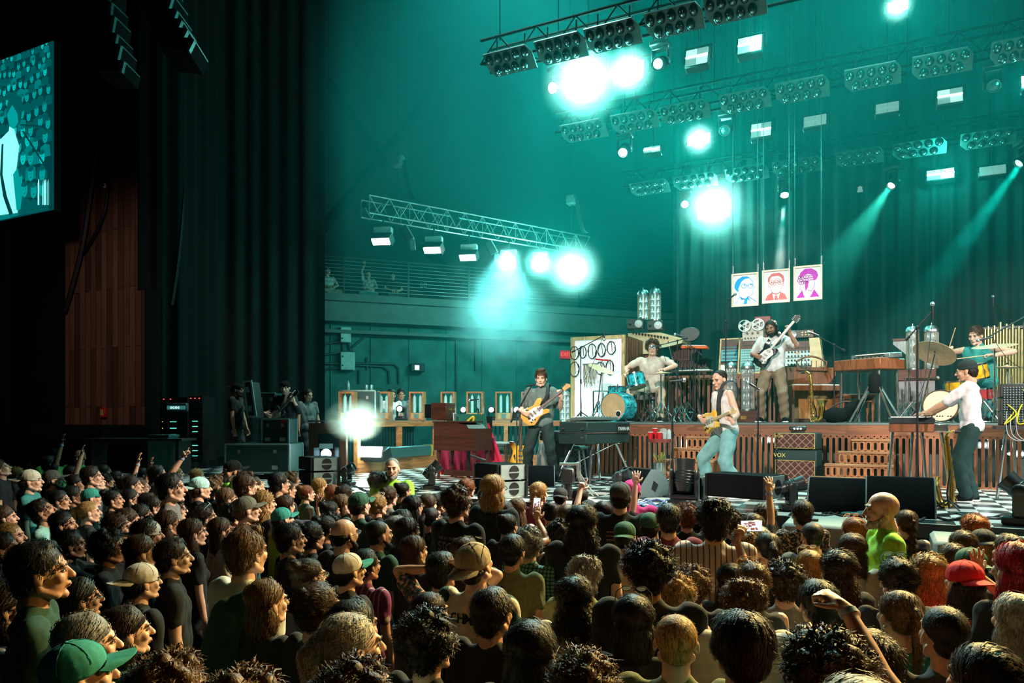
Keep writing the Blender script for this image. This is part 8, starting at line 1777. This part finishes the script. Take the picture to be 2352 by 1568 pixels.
for a in ppl:
    fem = a['sex'] == 'f'; ex = a['ex']
    pose = next((e for e in ex if e in ('up', 'wave', 'point', 'phone', 'phone2', 'hands', 'fist', 'hold')), None) or ('wave' if 'handup' in ex else 'n')
    if pose == 'n' and 'tank' in ex: pose = 'tank'
    if a['sh'] == 'k' and fem and pose == 'n' and int(a['x']) % 3 == 0: pose = 'tank'
    gz = 'g' if 'gaze' in ex else 'n'
    key = ('F' if fem else 'M')+pose+gz
    body(key, vox=.0085, cvox=.025, svox=.017, **pose_kw(pose, fem, gz))
    top = (BODY[key][4]['head'] @ V((0, -.02, .135 if a['hair'] not in ('curly', 'bun') else .145))).z
    s = a['h']/top; loc = P(a['x'], HZ, a['d']); loc.z = 0
    yw = interp(a['x'], [0, 400, 700, 1000, 1300, 1600, 2000, 2352], [68, 62, 50, 38, 20, 10, 0, -8])*(1 if a['y'] < 1280 else .82)+rp.uniform(-9, 9)
    if pose in ('up', 'point', 'wave'): yw -= 10
    for e in ex:
        if e.startswith('yaw'): yw += float(e[3:])
    rz = math.atan2(SA, CA)*0+math.atan2(SA, CA)-R(yw)
    t = thing('person', loc, rz, a['label'], 'person'); t.scale = (s*(1.12 if 'wide' in ex else rp.uniform(1.02, 1.12)), s, s)
    if cnt[a['base']] > 1: pass
    kw = {}
    for e in ex:
        if e.startswith('cap:'):
            c_ = e[4:]; kw['cap'] = (capm(c_[0]), capm(c_[-1]))
        if e.startswith('bcap:'): kw['cap'] = capm(e[5:]); kw['capflip'] = True
        if e.startswith('beanie:'): kw['beanie'] = capm(e[7:])
        if e.startswith('bd:'): kw['beard'] = e[3:]
        if e.startswith('sun:'): kw['sunup'] = capm(e[4:])
    if 'gl' in ex: kw['glasses'] = BLK
    if 'sunc' in ex: kw['sunup'] = capm('k')
    vis_face = a['x'] < 1150 or 'yaw' in ' '.join(ex)
    dress(t, key, SK[a['sk']], a['hair'], a['hc'], shirtm(a['sh']), M('dark_trousers', (.02, .022, .03), .9), BLKM, eyes=vis_face, **kw)
    a['key'] = key; a['t'] = t; J = BODY[key][4]; a['J'] = J; a['s'] = s; a['rz'] = rz
    Mw = Matrix.Translation(loc) @ Matrix.Rotation(rz, 4, 'Z') @ Matrix.Diagonal((t.scale[0], s, s, 1)); a['M'] = Mw
    if pose in ('phone', 'phone2'):
        w_ = Mw @ (J['wr', 1]+V((-.04, .06, .14)) if pose == 'phone' else J['wr', 1]+V((.13, .08, .1)))
        mk_phone(w_, (R(-8), 0 if pose == 'phone' else R(90), rz), 'lit smartphone held '+('upright' if pose == 'phone' else 'sideways high')+' by the '+a['base'].split(',')[0], PSCR)
    if 'ear' in ex: pass
    if pose in ('wave', 'up', 'point', 'fist') and int(a['x']) % 2 == 0 or pose == 'fist':
        sd = -1 if pose == 'fist' else 1
        mb = MB(); e_, w2 = J['el', sd], J['wr', sd]; q = e_.lerp(w2, .93); mb.cyl(q-(w2-e_).normalized()*.01, q+(w2-e_).normalized()*.012, .034, n=14)
        mb.build('wristband', M('paper_wristband', (.35, .5, .7), .7), t)
    if 'jacket' in ex:
        T = J['T']; me = blob([('c', T @ V((.05, -.13, .44)), T @ V((.17, -.1, .48)), .05, .06), ('c', T @ V((.06, -.15, .4)), T @ V((.02, -.2, .05)), .09, .12), ('c', T @ V((.14, -.1, .42)), T @ V((.1, -.18, .0)), .07, .1)], .014, 3)
        me.materials.append(shirtm('d')); me.shade_smooth(); mput('jacket', me, shirtm('d'), t)
    if 'backtext' in ex or 'tour' in ex or 'jersey' in ex:
        T = J['T']; base_r = (R(90), 0, 0)
        tm = M('print_ink_pale', (.55, .5, .42), .8) if 'jersey' not in ex else M('print_ink_dark', (.01, .04, .03), .8)
        rows = [('LIVE AT THE', .032, .40), ('STONE', .085, .33), ('PONY', .085, .24)] if 'backtext' in ex else ([('SAINT PETER', .026, .36), ('EVERYWHERE', .026, .33), ('COUNTRY FAIR', .026, .27), ('SUMMER', .026, .2), ('SUMMER', .026, .17)] if 'tour' in ex else [])
        if 'backtext' in ex: rows = [('LIVE AT THE', .034, .40), ('STO', .1, .33), ('PO', .1, .235)]
        if 'tour' in ex: rows = []
        for tx, sz, zz in rows:
            o = text(tx, sz, tm, t, T @ V((-.03, -.152, zz)), base_r, bold=.001)
        if 'jersey' in ex:
            n_ = 'SCHMAN'
            for k, ch in enumerate(n_):
                an = (k-2.5)*.2
                text(ch, .075, tm, t, T @ V((math.sin(an)*.26-.01, -.158+abs(k-2.5)**2*.006, .26+math.cos(an)*.14)), (R(90), an, 0), bold=.002)
            text('5', .24, tm, t, T @ V((-.03, -.165, .2)), base_r, bold=.004)
            for sd in (1, -1):
                sh_ = T @ V((sd*.19, 0, .475)); me = blob([('c', sh_, sh_.lerp(J['el', sd], .75), .07, .072)], .014, 2); me.materials.append(shirtm('d')); me.shade_smooth(); mput('sleeve', me, shirtm('d'), t)
        if 'tour' in ex:
            mb = MB(); rr = random.Random(2)
            for k in range(6):
                x = -.11
                while x < .1:
                    w_ = rr.uniform(.008, .02); mb.box(T @ V((x+w_/2, -.152, .38-k*.035)), (w_, .002, .012)); x += w_+.006
            mb.build('back_print', M('print_ink_gold', (.4, .28, .12), .8), t)
# ------------------------------------------------------------------ prints pressed onto the shirts
for a in ppl:
    for o in list(a['t'].children):
        if o.name.split('.')[0] in ('lettering', 'back_print'):
            bm = bmesh.new(); bm.from_mesh(BODY_SHIRT(a)); bt = BVHTree.FromBMesh(bm); bm.free()
            X = o.matrix_local.copy() if o.name.startswith('lettering') else Matrix.Identity(4)
            for v in o.data.vertices:
                p = X @ v.co; hit = bt.ray_cast(V((p.x, -1, p.z)), V((0, 1, 0)))[0]
                if hit: p.y = hit.y-.003
                v.co = p
            o.matrix_local = Matrix.Identity(4)
